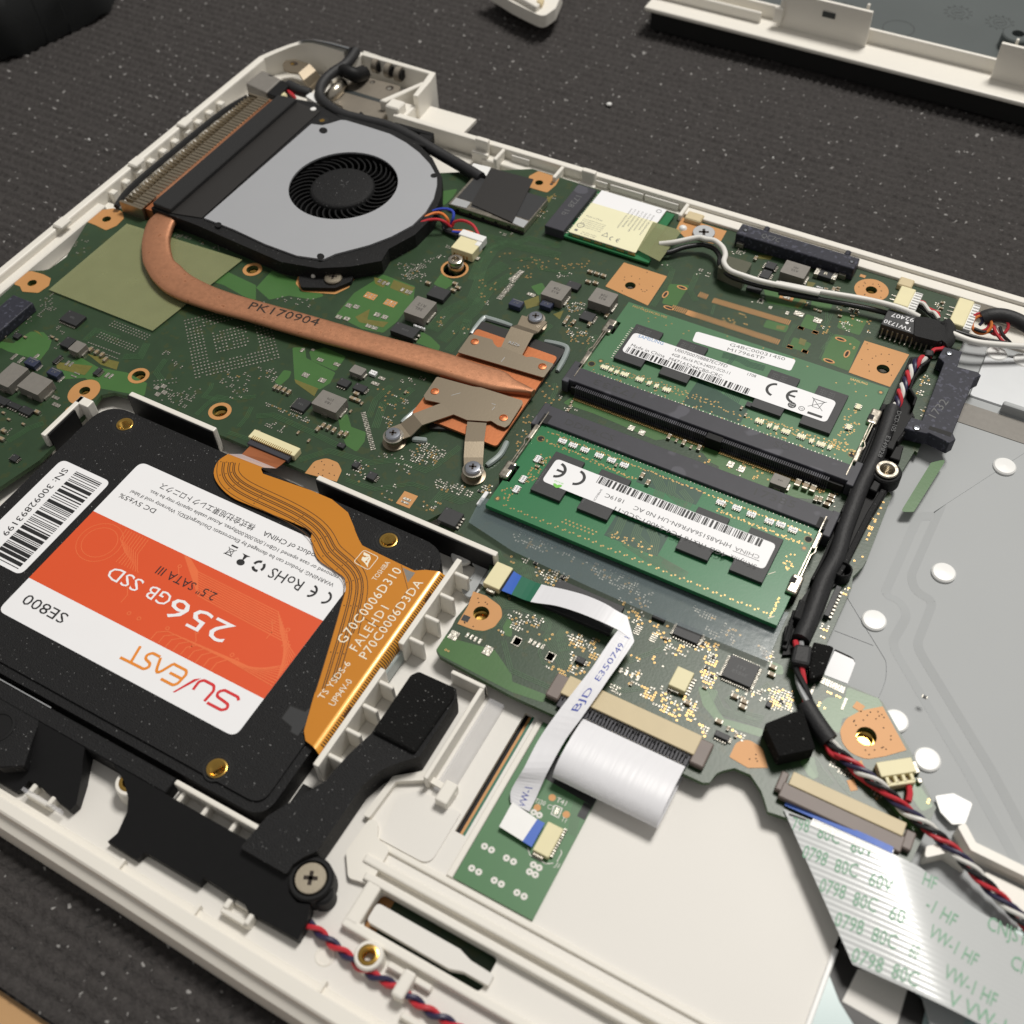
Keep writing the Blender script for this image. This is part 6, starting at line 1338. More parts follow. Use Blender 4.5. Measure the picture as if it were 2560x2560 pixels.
def module(label, m, y0, y1, chipx, chipy, notch):
    t = thing('memory_module', label, 'memory module', (126, (y0+y1)/2, 2.0), group='memory modules')
    n0, n1 = notch
    pts = [(91.3, y0), (161.0-0.4, y0), (161.0-0.4, n0), (159.2, n0), (159.2, n1), (160.6, n1), (160.6, y1), (91.3, y1), (91.3, n1), (92.9, n1), (92.9, n0), (91.3, n0)]
    b = MB(); b.prism(pts, 2.0, 3.2); b.build('module_board', m, t, bevel=0.05)
    for k, x in enumerate(chipx):
        b = MB(); b.box(x, chipy[0], 3.25, x+7.5, chipy[1], 4.25); o = b.build('memory_chip', 'chip', t, bevel=0.05)
        b = MB()
        for i in range(3): b.text('SEC 707' if y0 > 50 else 'H5AN4G6', (x+0.9, chipy[1]-1.3-i*0.7) if y0 > 50 else (x+0.6, chipy[0]+2+i*0.8), (x+4.6, chipy[1]-1.3-i*0.7) if y0 > 50 else (x+0.6, chipy[0]+7), 0.42, 4.262) if (y0 > 50 or i == 0) else None
        if b.v: b.build('marking', 'chipmark', o)
    return t
m1 = module('pale green rear memory module with a blue brand name on its white label', 'dimm_a', 64.5, 93.9, (97.1, 109.3, 133.3, 145.4), (72.5, 86.2), (81.0, 85.8))
m2 = module('deep green front memory module with an upside down white label', 'dimm_b', 17.9, 46.6, (98.6, 110.4, 134.3, 146.7), (25.8, 38.6), (26.2, 31.4))
Z3 = 3.2
def mod_details(t, pads_, vias_, tr, arrays, am, cap_list=()):
    b = MB()
    for p, n in tr:
        for k in range(n): b.strip(offset(p, (k-(n-1)/2)*0.42), 0.2, Z3+0.02)
    if b.v: b.build('module_traces', am[2], t, kind='stuff')
    b = MB()
    for x, y, r in vias_: b.mat(0); b.ring(x, y, Z3+0.03, r*0.5, r, 8); b.mat(1); b.disc(x, y, Z3+0.025, r*0.5, 6)
    if b.v: b.build('vias', ['via', 'hole'], t, kind='stuff')
    b = MB()
    for x, y, w, d in pads_: b.rect(x, y, w, d, Z3+0.03)
    if b.v: b.build('solder_pads', 'tin', t, kind='stuff')
    def arr(w, d):
        b = MB(); b.box(-w/2, -d/2, 0.02, w/2, d/2, 0.45); b.mat(1); n = max(2, int(w/0.5))
        for i in range(n):
            x = -w/2 + (i+0.5)*w/n; b.box(x-0.13, -d/2-0.35, 0.02, x+0.13, -d/2+0.05, 0.4); b.box(x-0.13, d/2-0.05, 0.02, x+0.13, d/2+0.3, 0.4)
        if am[1]:
            b.mat(2); b.text(am[1], (w*0.36, 0.18), (-w*0.36, 0.18), 0.42, 0.46)
        return shared(b, 'resistor_array', [am[0], 'tin', 'inkgrey'], bevel=0)
    me = {}
    for x, y, w, a in arrays:
        if w not in me: me[w] = arr(w, 1.0)
        piece('resistor_array', me[w], t, x, y, Z3, a)
    for k, x, y, a in cap_list: piece('capacitor', CAPS[k], t, x, y, Z3, a)
r = random.Random(5)
def row(p, q, n, jit=0.0): return [(p[0]+(q[0]-p[0])*i/(n-1) + r.uniform(-jit, jit), p[1]+(q[1]-p[1])*i/(n-1) + r.uniform(-jit, jit)) for i in range(n)]
def scat(x0, x1, y0, y1, n, avoid=()): return [(r.uniform(x0, x1), r.uniform(y0, y1)) for _ in range(n)]
ar1 = [(p[0], p[1], w, 0) for p, w in (((96.37,69.08), 2.0), ((98.18,69.02), 1.0), ((99.73,68.94), 1.0), ((101.80,69.09), 2.0), ((105.82,69.21), 2.0), ((108.45,69.12), 1.0), ((110.42,69.02), 1.0), ((113.13,68.98), 2.0), ((136.81,69.45), 2.0), ((139.44,69.22), 1.0), ((141.02,69.23), 1.0), ((143.49,69.18), 2.0), ((147.22,69.33), 2.0), ((149.79,69.14), 1.0), ((152.07,69.07), 2.0), ((154.18,69.14), 1.0))]
ar1 += [(p[0], p[1], 1.6, 1.57) for p in ((155.91,84.46), (155.99,77.19))]
v1 = [(x, y, 0.2) for x, y in row((95, 69.2), (160, 69.6), 90, 0.35) + row((95, 70.6), (126, 70.6), 50, 0.5) + row((136, 70.8), (160, 70.8), 50, 0.5) + scat(154, 158, 70, 84, 50) + scat(93, 158, 89, 93.4, 26) + scat(93, 160, 66.3, 68.2, 40)]
pd1 = [(x, 66.6, 0.2, 0.34) for x in [94.0+i*0.9 for i in range(72)]] + [(96.3, y, 0.6, 0.25) for y in [73.2+i*0.8 for i in range(16)]] + [(98.0 + x0 + i*0.8, 86.5, 0.22, 0.4) for x0 in (0, 12.1, 36.1, 48.2) for i in range(8)]
tr1 = [([(121.5, 66.5), (122.5, 70), (124.0, 74), (124.0, 76)], 6), ([(126.5, 67), (126.0, 70), (127.0, 73.5), (127.0, 76)], 5), ([(131.5, 66.4), (129.5, 69.5), (129.0, 76)], 5), ([(120.5, 86.5), (124.5, 87.2), (127.5, 86.4), (131.5, 86.8)], 5), ([(123.0, 84), (123.4, 88.2)], 3), ([(118.8, 68.2), (119.4, 72.4)], 2)]
mod_details(m1, pd1, v1, tr1, ar1, ('paperyellow', None, 'dimmtrace'), [('s', 133.2, 69.8, Y_), ('s', 131.5, 71.5, Y_), ('r', 155.9, 76.4, 0)])
ar2 = [(p[0], p[1], 2.0, 0) for p in ((98.20,42.63), (101.00,42.61), (104.08,42.60), (107.82,42.51), (110.99,42.57), (114.23,42.54), (138.10,42.44), (141.86,42.66), (145.36,42.44), (149.56,42.45), (152.11,42.73), (154.99,42.56))]
ar2 += [(p[0], p[1], 2.0, 1.57) for p in ((95.58,35.09), (95.49,28.17), (95.54,24.90))]
v2 = [(x, y, 0.2) for x, y in row((94, 43.9), (159, 43.4), 110, 0.25) + row((94, 41.2), (118, 40.0), 60, 0.4) + row((138, 40.4), (158, 40.2), 50, 0.4) + row((95, 19.6), (157, 19.6), 34, 0.15) + row((95.6, 19.9), (157.6, 19.9), 34, 0.15) + row((109, 21.5), (116.5, 21.6), 9) + row((109.4, 22.4), (116.9, 22.5), 9) + scat(95.5, 98, 28, 38, 40) + scat(92.5, 95.5, 21, 25, 16) + scat(156, 158.5, 32, 37, 14) + scat(120, 131, 22, 25, 30) + row((158.6, 19.5), (158.6, 24.5), 12, 0.2)]
pd2 = [(x, 45.2, 0.2, 0.3) for x in [95.5+i*0.9 for i in range(70)]]
tr2 = [([(121, 44), (124.5, 40.5), (125, 37)], 6), ([(126, 43.5), (127, 40), (130.5, 38.5), (130.5, 36.8)], 5), ([(128.8, 42), (131.8, 40), (131.8, 36.8)], 4), ([(120.5, 28.8), (121.0, 24.0), (120.0, 22.6)], 5), ([(124.5, 29), (125, 25.5), (128, 24), (128, 22)], 5), ([(127.0, 29), (129.4, 26.5), (130.6, 22.2), (137.5, 21.2)], 5), ([(123.5, 22.5), (130.5, 20.8), (138.4, 20.2), (138.6, 21.4), (133, 22)], 3)]
mod_details(m2, pd2, v2, tr2, ar2, ('paper', '881', 'trace'), [('m', 119.3, 41.4, Y_), ('m', 121.3, 40.1, Y_), ('s', 112.6, 41.7, Y_), ('s', 139.2, 42.0, Y_), ('s', 97.0, 34.4, 0), ('s', 96.6, 33.0, 0), ('r', 96.3, 35.5, 0), ('r', 95.9, 24.8, 0)])
b = MB(); b.prism(rounded([(118.6, 39.5), (133.4, 39.5), (133.4, 44), (118.6, 44)], 0.3), Z3, Z3+0.015); b.prism([(118.8, 22.5), (131.5, 22.5), (131.5, 29), (118.8, 29)], Z3, Z3+0.015); b.build('mask_patch', 'dimmtrace', m2, kind='stuff')
b = MB(); b.prism([(118.2, 67), (133, 67), (133, 72), (119, 76), (118.6, 76)], Z3, Z3+0.012); b.build('mask_patch', 'dimmtrace', m1, kind='stuff')
for t, c in ((m1, ((92.8, 69.0, 0.75), (159.4, 69.6, 0.75))), (m2, ((93.2, 41.2, 0.75), (158.8, 41.9, 0.75)))):
    for x, y, rr in c:
        b = MB(); b.ring(x, y, Z3+0.02, rr, rr*1.35, 20); b.mat(1); b.disc(x, y, Z3+0.018, rr, 18); b.build('mounting_hole', ['olive', 'blackgap'], t)
for t, c in ((m1, ((94.4, 70.9), (159.2, 91.7))), (m2, ((92.9, 20.7), (158.8, 39.2)))):
    for x, y in c:
        b = MB(); b.disc(x, y, Z3+0.015, 0.85, 16); b.mat(1); b.disc(x, y, Z3+0.025, 0.38, 12); b.build('alignment_dot', ['trace', 'copperpad'], t)
# blocks standing on the module beside the key
b = MB(); b.box(132.0, 72.4, 3.2, 135.4, 73.9, 3.9); b.build('small_chip', 'chip', m1, bevel=0.05)
# labels
b = MB(); b.prism(rounded([(97.9, 75.3), (151.0, 75.3), (151.0, 83.0), (97.9, 83.0)], 1.3), 4.27, 4.33); lb = b.build('paper_label', 'paper', m1)
ZL = 4.335
bi = MB(); bi.text('SAMSUNG', (99.38,81.71), (106.21,81.97), 1.15, ZL); bi.build('brand_print', 'inkblue', lb)
bk = MB()
bk.text('Made in China', (99.19,77.93), (108.35,77.94), 1.15, ZL); bk.text('U007000708887EC7FD', (109.62,81.39), (123.47,81.63), 1.15, ZL); bk.text('4GB 1Rx16 PC4-2400T-SC0-11', (109.55,79.52), (124.91,79.80), 1.05, ZL); bk.text('M471A5244CB0-CRC', (109.63,77.73), (123.62,77.88), 1.15, ZL)
bk.text('1708', (128.81,81.55), (130.96,81.69), 1.0, ZL)
p0, p1 = (99.80,74.93), (137.36,75.18)
barcode(bk, (98.9, 75.5), (132.0, 75.5), 2.1, ZL, 3)
ce_mark(bk, 138.4, 79.9, 4.6, ZL); bin_mark(bk, 147.2, 79.9, 3.6, ZL, 0.0, 0.14, False)
q = (141.95,77.06); bk.disc(q[0], q[1], ZL, 1.0, 20); q2 = (144.37,77.03); bk.ring(q2[0], q2[1], ZL, 0.6, 0.75, 20); bk.text('10', (q2[0]-0.35, q2[1]-0.3), (q2[0]+0.35, q2[1]-0.3), 0.6, ZL)
q = (147.80,76.50); bk.rect(q[0], q[1], 3.6, 0.75, ZL)
bk.build('label_print', 'ink', lb)
bw = MB(); q = (141.95,77.06); bw.text('Power', (q[0]-0.75, q[1]+0.1), (q[0]+0.75, q[1]+0.1), 0.5, ZL+0.03); bw.text('First', (q[0]-0.6, q[1]-0.6), (q[0]+0.6, q[1]-0.6), 0.5, ZL+0.03); bw.build('badge_print', 'paper', lb)
b = MB(); b.prism(rounded([(111.38,91.41), (137.36,93.02), (137.53,88.74), (111.88,87.59)], 0.8), 3.22, 3.28); lb = b.build('serial_label', 'paper', m1)
bk = MB(); bk.text('G4BC000314S0', (120.84,90.26), (134.92,91.45), 1.15, 3.285); bk.text('M17966TP', (120.90,88.46), (130.28,89.42), 1.15, 3.285); bk.build('label_print', 'inkgrey', lb)
bk = MB(); bk.text('M471A5244CB0-V05', (92.98,92.51), (102.63,92.43), 0.8, 3.225); bk.text('SAMSUNG', (151.30,92.40), (155.56,92.55), 0.8, 3.225); bk.build('board_print', 'via', m1)
b = MB(); b.prism(rounded([(99.8, 29.1), (153.3, 29.1), (153.3, 36.6), (99.8, 36.6)], 1.2), 4.27, 4.33); lb = b.build('paper_label', 'paper', m2)
bk = MB()
bk.text('SK', (151.61,29.53), (149.58,29.45), 1.25, ZL); bk.text('hynix', (149.26,29.53), (145.64,29.61), 1.1, ZL); bk.text('4GB 1Rx16 PC4-2400T-SC0-11', (144.77,29.41), (118.03,30.10), 1.2, ZL)
bk.text('HMA851S6AFR6N-UH N0 AC', (144.80,32.16), (121.70,32.26), 1.2, ZL) ; bk.text('1819C', (118.94,32.70), (114.49,32.55), 1.2, ZL)
bk.strip([(151.61,30.74), (145.58,30.70)], 0.14, ZL)
bk.text('2C3D8B6AE', (113.17,29.32), (113.27,33.14), 0.5, ZL)
barcode(bk, (111.0, 36.5), (150.4, 36.5), 2.2, ZL, 8, up=-1)
ce_mark(bk, 104.6, 33.6, 4.7, ZL, math.pi, 4.9); bk.build('label_print', 'ink', lb)
bk = MB(); bk.text('CHINA', (151.25,32.15), (145.72,32.01), 1.1, ZL); bk.build('grey_print', 'inkgrey', lb)
bk = MB(); q = (103.23,29.33); bk.disc(q[0], q[1], ZL, 0.75, 14, 0.4, -0.5); q = (103.93,29.42); bk.disc(q[0], q[1], ZL, 0.85, 14, 0.45, 0.7); bk.text('eco', (104.63,30.73), (102.34,30.65), 0.6, ZL); bk.build('leaf_print', 'leaf', lb)
b = MB(); b.strip([(158.31,18.76), (159.34,19.87)], 0.2, 3.225); b.strip([(154.42,29.19), (155.52,30.49)], 0.15, 3.225); b.build('board_print', 'inkwhite', m2)

# ================================================================== wireless card
wifi = thing('wireless_card', 'small wireless card with a printed cream and white label in a black slot', 'wireless card', (74, 124, 0.4))
b = MB(); b.prism([(62.4, 112.6), (88.6, 112.6), (88.6, 114.2), (86.5, 116), (86.5, 135.0), (62.4, 135.0)], 0.5, 1.2); b.build('card_board', 'dimm_b', wifi, bevel=0.05)
b = MB(); b.prism(rrect(63.6, 113.4, 84.2, 134.7, 0.6), 1.2, 2.25); b.build('card_shield', 'steel', wifi, bevel=0.12)
b = MB(); b.prism(rrect(63.6, 113.6, 84.1, 128.2, 0.3), 2.25, 2.30); b.mat(1); b.prism(rrect(63.7, 128.2, 84.1, 134.6, 0.3), 2.25, 2.30); lb = b.build('card_label', ['paperyellow', 'paper'], wifi)
bk = MB(); Zw = 2.305
for i in range(7): bk.text('0123456789AB' if i % 2 else 'WFM 8260NGW', (74.8+i*1.15, 130.8), (74.8+i*1.15, 121.0+(i % 3)), 0.55, Zw)
for i in range(5): bk.text('Model 3165NGW Made 2017 ABC', (64.8, 120.4-i*0.8), (71.8, 120.4-i*0.8), 0.4, Zw)
bk.text('Made in China', (64.9, 121.8), (70.0, 121.8), 0.7, Zw); ce_mark(bk, 76.6, 116.2, 1.8, Zw); bk.ring(65.4, 117.6, Zw, 0.9, 1.1, 20); bk.ring(82.4, 133, Zw, 0.6, 0.8, 18)
bk.strip([(72.6, 116.2), (74.3, 116.2), (73.5, 117.9), (72.6, 116.2)], 0.18, Zw)
bk.rect(65.2, 115.2, 0.9, 0.8, Zw); bk.text('TA 2016 Anatel', (67.0, 115.0), (71.4, 115.0), 0.45, Zw); bk.text('R 003-150', (67.0, 114.2), (71.4, 114.2), 0.45, Zw)
bk.build('label_print', 'inkgrey', lb)
b = MB(); L, R2 = (56.72,112.29), (62.66,133.39)
b.box(L[0], min(L[1], R2[1]), 0.05, R2[0], max(L[1], R2[1])+0.0, 3.0); o = b.build('card_slot', 'slot', board, bevel=0.15, label='black wireless card slot')
b = MB(); b.text('1728 1b', (L[0]+1.8, max(L[1], R2[1])-5.0), (L[0]+1.8, min(L[1], R2[1])+6.5), 1.9, 3.015); b.build('marking', 'chipmark', o)
b = MB()
for k in range(22):
    if k in (5, 6, 7): continue
    b.box(61.2, 114.0+k*0.92, 1.2, 63.2, 114.4+k*0.92, 1.25)
b.build('card_contacts', 'tin', wifi, kind='stuff')
b = MB()
for k in range(6): b.box(65+k*3.4, 113.28, 1.4, 67.2+k*3.4, 113.39, 1.8)
b.build('shield_slots', 'via', wifi, kind='stuff')
# screw that holds the board beside the card
p = (96.70,131.89); screw_head(board, p[0], p[1], 0.1, 3.1, 0.75, 'silver', dome=False)
b = MB(); b.lathe(*(90.50,131.71), [(1.2, 0.05), (1.0, 0.5), (0.5, 0.8), (0.01, 0.8)], 10); b.build('glue_blob', 'rivet', board, smooth=True)


# ================================================================== solid state drive
ssd = thing('solid_state_drive', 'black drive with a white and orange label seated in the bay at the front left', 'drive', (40.6, -31, -3.9))
body = rounded([(-9.4, -65.8), (90.6, -65.8), (90.6, 4.1), (-9.4, 4.1)], [5.5, 4.5, 7.5, 7.5], 8)
HD = [circle(x, y, 2.0, 20) for x, y in ((0, 0), (76.6, 0), (76.6, -61.72), (0, -61.72))]
b = MB(); b.prism(body, -3.9, 1.55, holes=HD); b.build('drive_case', 'satin', ssd)
b = MB(); b.prism(rounded([(-7.6, -63.9), (88.8, -63.9), (88.8, 2.3), (-7.6, 2.3)], [4.2, 3.2, 6, 6], 8), 1.56, 2.05, holes=HD); b.build('drive_lid', 'satin', ssd)
for x, y in ((0, 0), (76.6, 0), (76.6, -61.72), (0, -61.72)):
    sy = 1 if y == 0 else -1; sx = 1
    b = MB(); b.ring(x, y, 2.065, 2.45, 2.75, 28); b.build('boss_groove', 'blackgap', ssd)
    threaded_insert(ssd, x, y, 2.1, 2.05, 1.5)
b = MB()
for p in ([(-3.6, 2.1), (-2.9, 1.0), (-2.7, -1.2), (-1.7, -2.4), (0, -2.9), (1.7, -2.3), (3.0, -0.4), (3.6, 1.9)], [(73.2, 2.0), (73.4, -1.4), (74.8, -2.8), (76.6, -3.1), (78.6, -2.4), (79.6, -0.6), (80.0, 0.6), (81.8, 0.9), (86.6, 0.2), (88.0, -1.6), (87.6, -6.5)], [(73.0, -63.6), (73.6, -60.4), (75.4, -58.8), (77.6, -58.8), (79.4, -60.2), (80.0, -63.6)]): b.strip(spline([(x, y, 0) for x, y in p], 4), 0.16, 2.062)
b.build('lid_groove', 'blackgap', ssd)
b = MB(); pc = [(81.31,-43.93), (84.86,-43.63), (85.08,-42.37), (86.52,-45.55), (86.60,-48.77), (84.76,-48.72), (84.34,-47.72), (81.38,-47.12)]
b.prism(pc, 2.05, 2.075); o = b.build('connector_window', 'chip', ssd); b = MB(); b.strip(pc[1:2]+pc[0:1]+pc[7:8]+pc[6:7]+pc[5:6]+pc[4:5], 0.25, 2.085); b.build('window_groove', 'blackgap', o)
LX0, LX1, LY0, LY1 = 11.6, 75.7, -54.8, -7.6; ZLb = 2.11
b = MB(); b.prism(rounded([(LX0, LY0), (LX1, LY0), (LX1, LY1), (LX0, LY1)], 2.0, 6), 2.055, ZLb); lab = b.build('drive_label', 'paper', ssd, label='white and orange capacity label')
b = MB(); b.add([(LX0, -45.2, ZLb+0.004), (LX1, -45.2, ZLb+0.004), (LX1, -24.3, ZLb+0.004), (LX0, -24.3, ZLb+0.004)], [(0, 1, 2, 3)]); b.build('orange_band', 'orange', lab)
ZA = ZLb+0.01; ZB = ZLb+0.035
b = MB(); r = random.Random(4)
for k in range(11): b.strip([(40 - k*0.15, -24.5), (44 + k*0.4, -26.6-k*0.5), (66 + k*0.7, -26.9-k*0.55), (69.5+k*0.35, -31-k*0.3), (75.4, -34-k*0.62)], 0.22, ZA)
for k in range(9): b.strip([(75.5, -36.4-k*0.7), (70-k*0.8, -40.6-k*0.1), (64-k*2.0, -40.8-k*0.12), (62-k*2.0, -43.0), (62-k*2.0, -45.0)], 0.22, ZA)
for k in range(9): b.strip([(22+k*0.8, -24.8), (22.5+k*0.8, -27.5-k*0.2), (26+k*0.7, -30-k*0.3), (26+k*0.8, -33)], 0.2, ZA)
for k in range(10):
    x, y = r.uniform(30, 74), r.uniform(-44, -26); b.ring(x, y, ZA, 0.3, 0.5, 10); b.strip([(x, y-0.4), (x+1.2, y-1.8), (x+1.2, y-4)], 0.18, ZA) if y > -40 else None
for rr in (4.0, 5.2): b.ring(19, -30.5, ZA, rr, rr+0.15, 30)
b.build('circuit_pattern', 'orangeline', lab, kind='stuff')
def T180(b, s, x0, x1, y, h, z=ZB, sp=1.0): b.text(s, (x0, y), (x1, y), h, z, spacing=sp)        # upside down: from right to left
bw = MB(); T180(bw, '256', 60.1, 44.0, -34.0, 5.2); T180(bw, 'GB', 43.4, 37.4, -34.0, 3.4); T180(bw, 'SSD', 35.2, 26.4, -34.0, 3.4); bw.build('white_print', 'paper', lab)
bk = MB(); T180(bk, '2.5" SATA III', 51.6, 35.6, -29.2, 2.2); T180(bk, 'SE800', 26.4, 14.6, -48.4, 2.7)
x0 = 73.6; T180(bk, 'RoHS', 66.6, 58.2, -17.9, 2.8)
ce_mark(bk, 71.3, -19.2, 3.3, ZB, math.pi, 3.7)
for k in range(3):
    a = math.radians(90+120*k); arc(bk, 55.0, -19.2, 1.25, 0.62, a, a+1.5, ZB, n=6)
bk.prism([(51.9, -18.0), (49.7, -18.0), (50.4, -18.4), (50.7, -19.6), (50.95, -19.6), (51.2, -18.4)], ZB, ZB); bk.disc(50.8, -20.2, ZB, 1.0, 14, 0.8); 
bin_mark(bk, 47.0, -18.9, 2.2, ZB, math.pi, 0.14)
T180(bk, 'WARNING: Product can be damaged by Electrostatic Discharge(ESD), Warranty void if label', 72.6, 15.5, -15.3, 1.0); T180(bk, 'removed or case opened 1GB=1,000,000,000bytes, Actual usable capacity may be less.', 72.3, 19.4, -13.2, 1.0)
T180(bk, 'Product of CHINA', 66.2, 50.4, -10.6, 1.35); T180(bk, '\u682a\u5f0f\u4f1a\u793e\u65ed\u6771\u30a8\u30ec\u30af\u30c8\u30ed\u30cb\u30af\u30b9', 47.8, 20.6, -10.4, 1.5); T180(bk, 'DC 5V\u00b15%', 24.5, 13.9, -17.2, 1.3)
bk.build('black_print', 'ink', lab)
# logo made of strokes, upside down like the rest: u runs along -x, v along -y
def lg(pts, w): return [(71.4-u, -47.3-v) for u, v in pts]
def stroke(b, pts, w=0.62, k=4, z=ZB):
    p = lg(pts, w)
    b.strip(open_round(p, 0.8) if len(p) > 2 else p, w, z)
b = MB(); stroke(b, [(0, 0.6), (0.6, 0.05), (4.0, 0.05), (4.9, 0.9), (4.6, 1.9), (1.4, 2.3), (0.9, 3.2), (1.8, 4.0), (5.4, 4.0)]); stroke(b, [(6.1, 4.0), (5.9, 1.2), (6.6, 0.2), (9.2, 0.2), (9.9, 1.0), (9.8, 3.0)])
p = lg([(10.0, 0.1), (11.2, 1.0), (13.2, 5.4), (12.7, 5.2)], 0); b.add([(x, y, ZB) for x, y in ccw(p)], [(0, 1, 2, 3)]); b.build('logo_red', 'logored', lab)
b = MB(); stroke(b, [(17.4, 0.1), (13.8, 0.1), (13.3, 0.9), (13.5, 3.3), (14.1, 4.1), (17.3, 4.1)]); stroke(b, [(13.4, 2.1), (16.6, 2.1)]); stroke(b, [(17.3, 0.2), (19.0, 4.1), (20.6, 0.2)]); stroke(b, [(20.8, 0.1), (22.8, 0.1), (23.6, 1.0), (23.3, 1.9), (21.6, 2.3), (21.3, 3.2), (22.0, 4.0), (23.6, 4.0)]); stroke(b, [(26.2, 0.0), (25.4, 4.1)]); stroke(b, [(23.6, 4.0), (28.2, 4.1)])
b.build('logo_orange', 'logoorange', lab)
BX0, BX1, BY1 = -5.9, 9.4, -15.7
b = MB(); b.prism(rounded([(BX0, -45.6), (BX1, -45.6), (BX1, BY1), (BX0, BY1)], 1.8, 6), 2.055, ZLb); lab2 = b.build('serial_label', 'paper', ssd, label='white barcode label')
bk = MB(); barcode(bk, (7.8, -44.6), (7.8, -16.8), 8.0, ZB, 21, fat=(0.2, 0.95), gap=(0.22, 0.5)); bk.text('SN: 30092893199', (-3.65,-17.64), (-2.73,-39.08), 1.75, ZB); bk.build('black_print', 'ink', lab2)

# ================================================================== orange flat cable over the drive
flex = thing('drive_flat_cable', 'orange polyimide flat cable curving from the board over the drive to its fold', 'flat cable', (75, -10, 2.1))
ZF_ = 2.7
left = [(29.20,3.62), (28.43,0.56), (29.82,-2.77), (33.06,-5.09), (37.81,-6.55), (43.32,-6.61), (58.91,-6.09), (61.07,-7.74), (64.42,-10.91), (67.08,-12.20), (73.08,-13.03), (74.63,-14.11), (76.08,-16.26), (78.76,-23.82), (84.05,-38.41), (84.20,-39.19), (87.33,-47.51)]
rightb = [(88.81,-49.04), (89.54,-49.36), (90.77,-2.53), (88.36,-3.41), (86.39,-4.68), (82.94,-4.62), (77.00,-4.44), (72.50,-4.23), (70.96,-3.24), (68.17,-1.05), (68.76,-1.39), (64.49,2.01), (59.05,3.50), (53.35,3.47), (45.47,2.85), (40.29,2.43), (38.97,3.43), (39.01,3.96), (42.00,5.09)]
xf = max(rightb[1][0], rightb[2][0])
rightb[1] = (xf, rightb[1][1]); rightb[2] = (xf, rightb[2][1])
sl = [(p.x, p.y) for p in spline([q + (0,) for q in left[:16]], 3)] + [left[16]]
b = MB(); b.prism(sl + rightb, ZF_-0.14, ZF_); b.build('cable_sheet', 'kapton', flex)
# the brown lead that rises into the connector
b = MB()
La = [(29.20,3.62,2.70), (31.79,5.07,2.20), (31.10,9.01,1.00)]; Ra = [(42.00,5.09,2.70), (42.13,6.79,2.20), (41.62,9.46,1.00)]
b.ribbon(La, Ra, 0.12); b.build('cable_lead', 'copperplate', flex)
b = MB(); q = [(29.32,3.53), (32.07,4.94), (42.21,5.16), (39.48,3.96)]; b.prism(q, 2.74, 2.82); b.build('clear_film', 'clearplastic', flex)
# fold down over the end of the drive
y0f, y1f = rightb[1][1], rightb[2][1]; RF = 2.3
b = MB(); n = 10
for i in range(n+1):
    a = 0.5*math.pi*i/n; k = i/n
    b.v += [(xf + RF*math.sin(a), y0f - 1.2*k, ZF_-RF+RF*math.cos(a)), (xf + RF*math.sin(a), y1f + 0.6*k, ZF_-RF+RF*math.cos(a))]
b.v += [(xf+RF, y0f-1.2, -3.2), (xf+RF, y1f+0.6, -3.2)]
for i in range(n+1): b.f.append((2*i, 2*i+2, 2*i+3, 2*i+1)); b.m.append(0)
b.build('cable_fold', 'kaptonedge', flex, smooth=True)
b = MB(); ns = 76
for j in range(ns):
    y = y0f + 1.0 + (y1f-y0f-1.6)*j/(ns-1); wd = 0.30
    for i in range(3, n):
        a0, a1 = 0.5*math.pi*i/n, 0.5*math.pi*(i+1)/n; R = RF+0.012
        P_ = lambda a, yy: (xf + R*math.sin(a), yy, ZF_-RF+R*math.cos(a))
        b.add([P_(a0, y), P_(a1, y), P_(a1, y+wd), P_(a0, y+wd)], [(0, 1, 2, 3)])
for yy in (y0f+8.5, y1f-7.5):
    for i in range(4, n-1):
        a0, a1 = 0.5*math.pi*i/n, 0.5*math.pi*(i+1)/n; R = RF+0.02
        b.add([P_(a0, yy), P_(a1, yy), P_(a1, yy+2.2), P_(a0, yy+2.2)], [(0, 1, 2, 3)])
b.build('fold_contacts', 'kaptonline', flex, kind='stuff')
b = MB(); b.box(xf+RF+0.05, y0f-1.0, -3.5, xf+RF+0.75, y1f+0.3, 0.2); b.build('stiffener_board', 'resin', flex, bevel=0.1)
# traces: keep to the left edge
b = MB(); trl = [(p.x, p.y) for p in spline([q + (0,) for q in left[1:16]], 4)]
sgn = 1
test = offset(trl, 2.0)[len(trl)//2]
if not inside(test, sl + rightb): sgn = -1
for d, w in ((0.08, 0.16), (1.3, 0.22), (1.75, 0.22), (2.7, 0.22), (3.15, 0.22), (3.9, 0.22), (4.3, 0.22), (5.3, 0.16)): 
    tr = smoothed(offset(smoothed(trl, 8), d*sgn), 14); cut = len(tr) if d < 1 else int(len(tr)*(0.99 if d < 2 else 0.96 if d < 4 else 0.86))
    b.strip(tr[:cut], w, ZF_+0.012)
for p in ([(83.09,-19.93), (88.28,-20.56), (87.83,-10.38), (87.69,-9.49), (83.06,-4.80)],): b.strip(p, 0.12, ZF_+0.012)
b.build('cable_traces', 'kaptonline', flex, kind='stuff')
b = MB(); b.prism([(83.73,-5.20), (86.08,-5.21), (86.84,-5.07), (86.78,-8.03)], ZF_, ZF_+0.012, sides=False, bottom=False); b.build('bare_patch', 'ferrite', flex)
b = MB()
for i in range(0, len(trl)-4, 5):
    for d in (0.75, 2.2, 3.5):
        q = smoothed(offset(smoothed(trl, 8), d*sgn), 14)[i]; b.disc(q[0], q[1], ZF_+0.015, 0.16, 8)
b.build('vias', 'kaptonline', flex, kind='stuff')
b = MB(); zt = ZF_+0.045
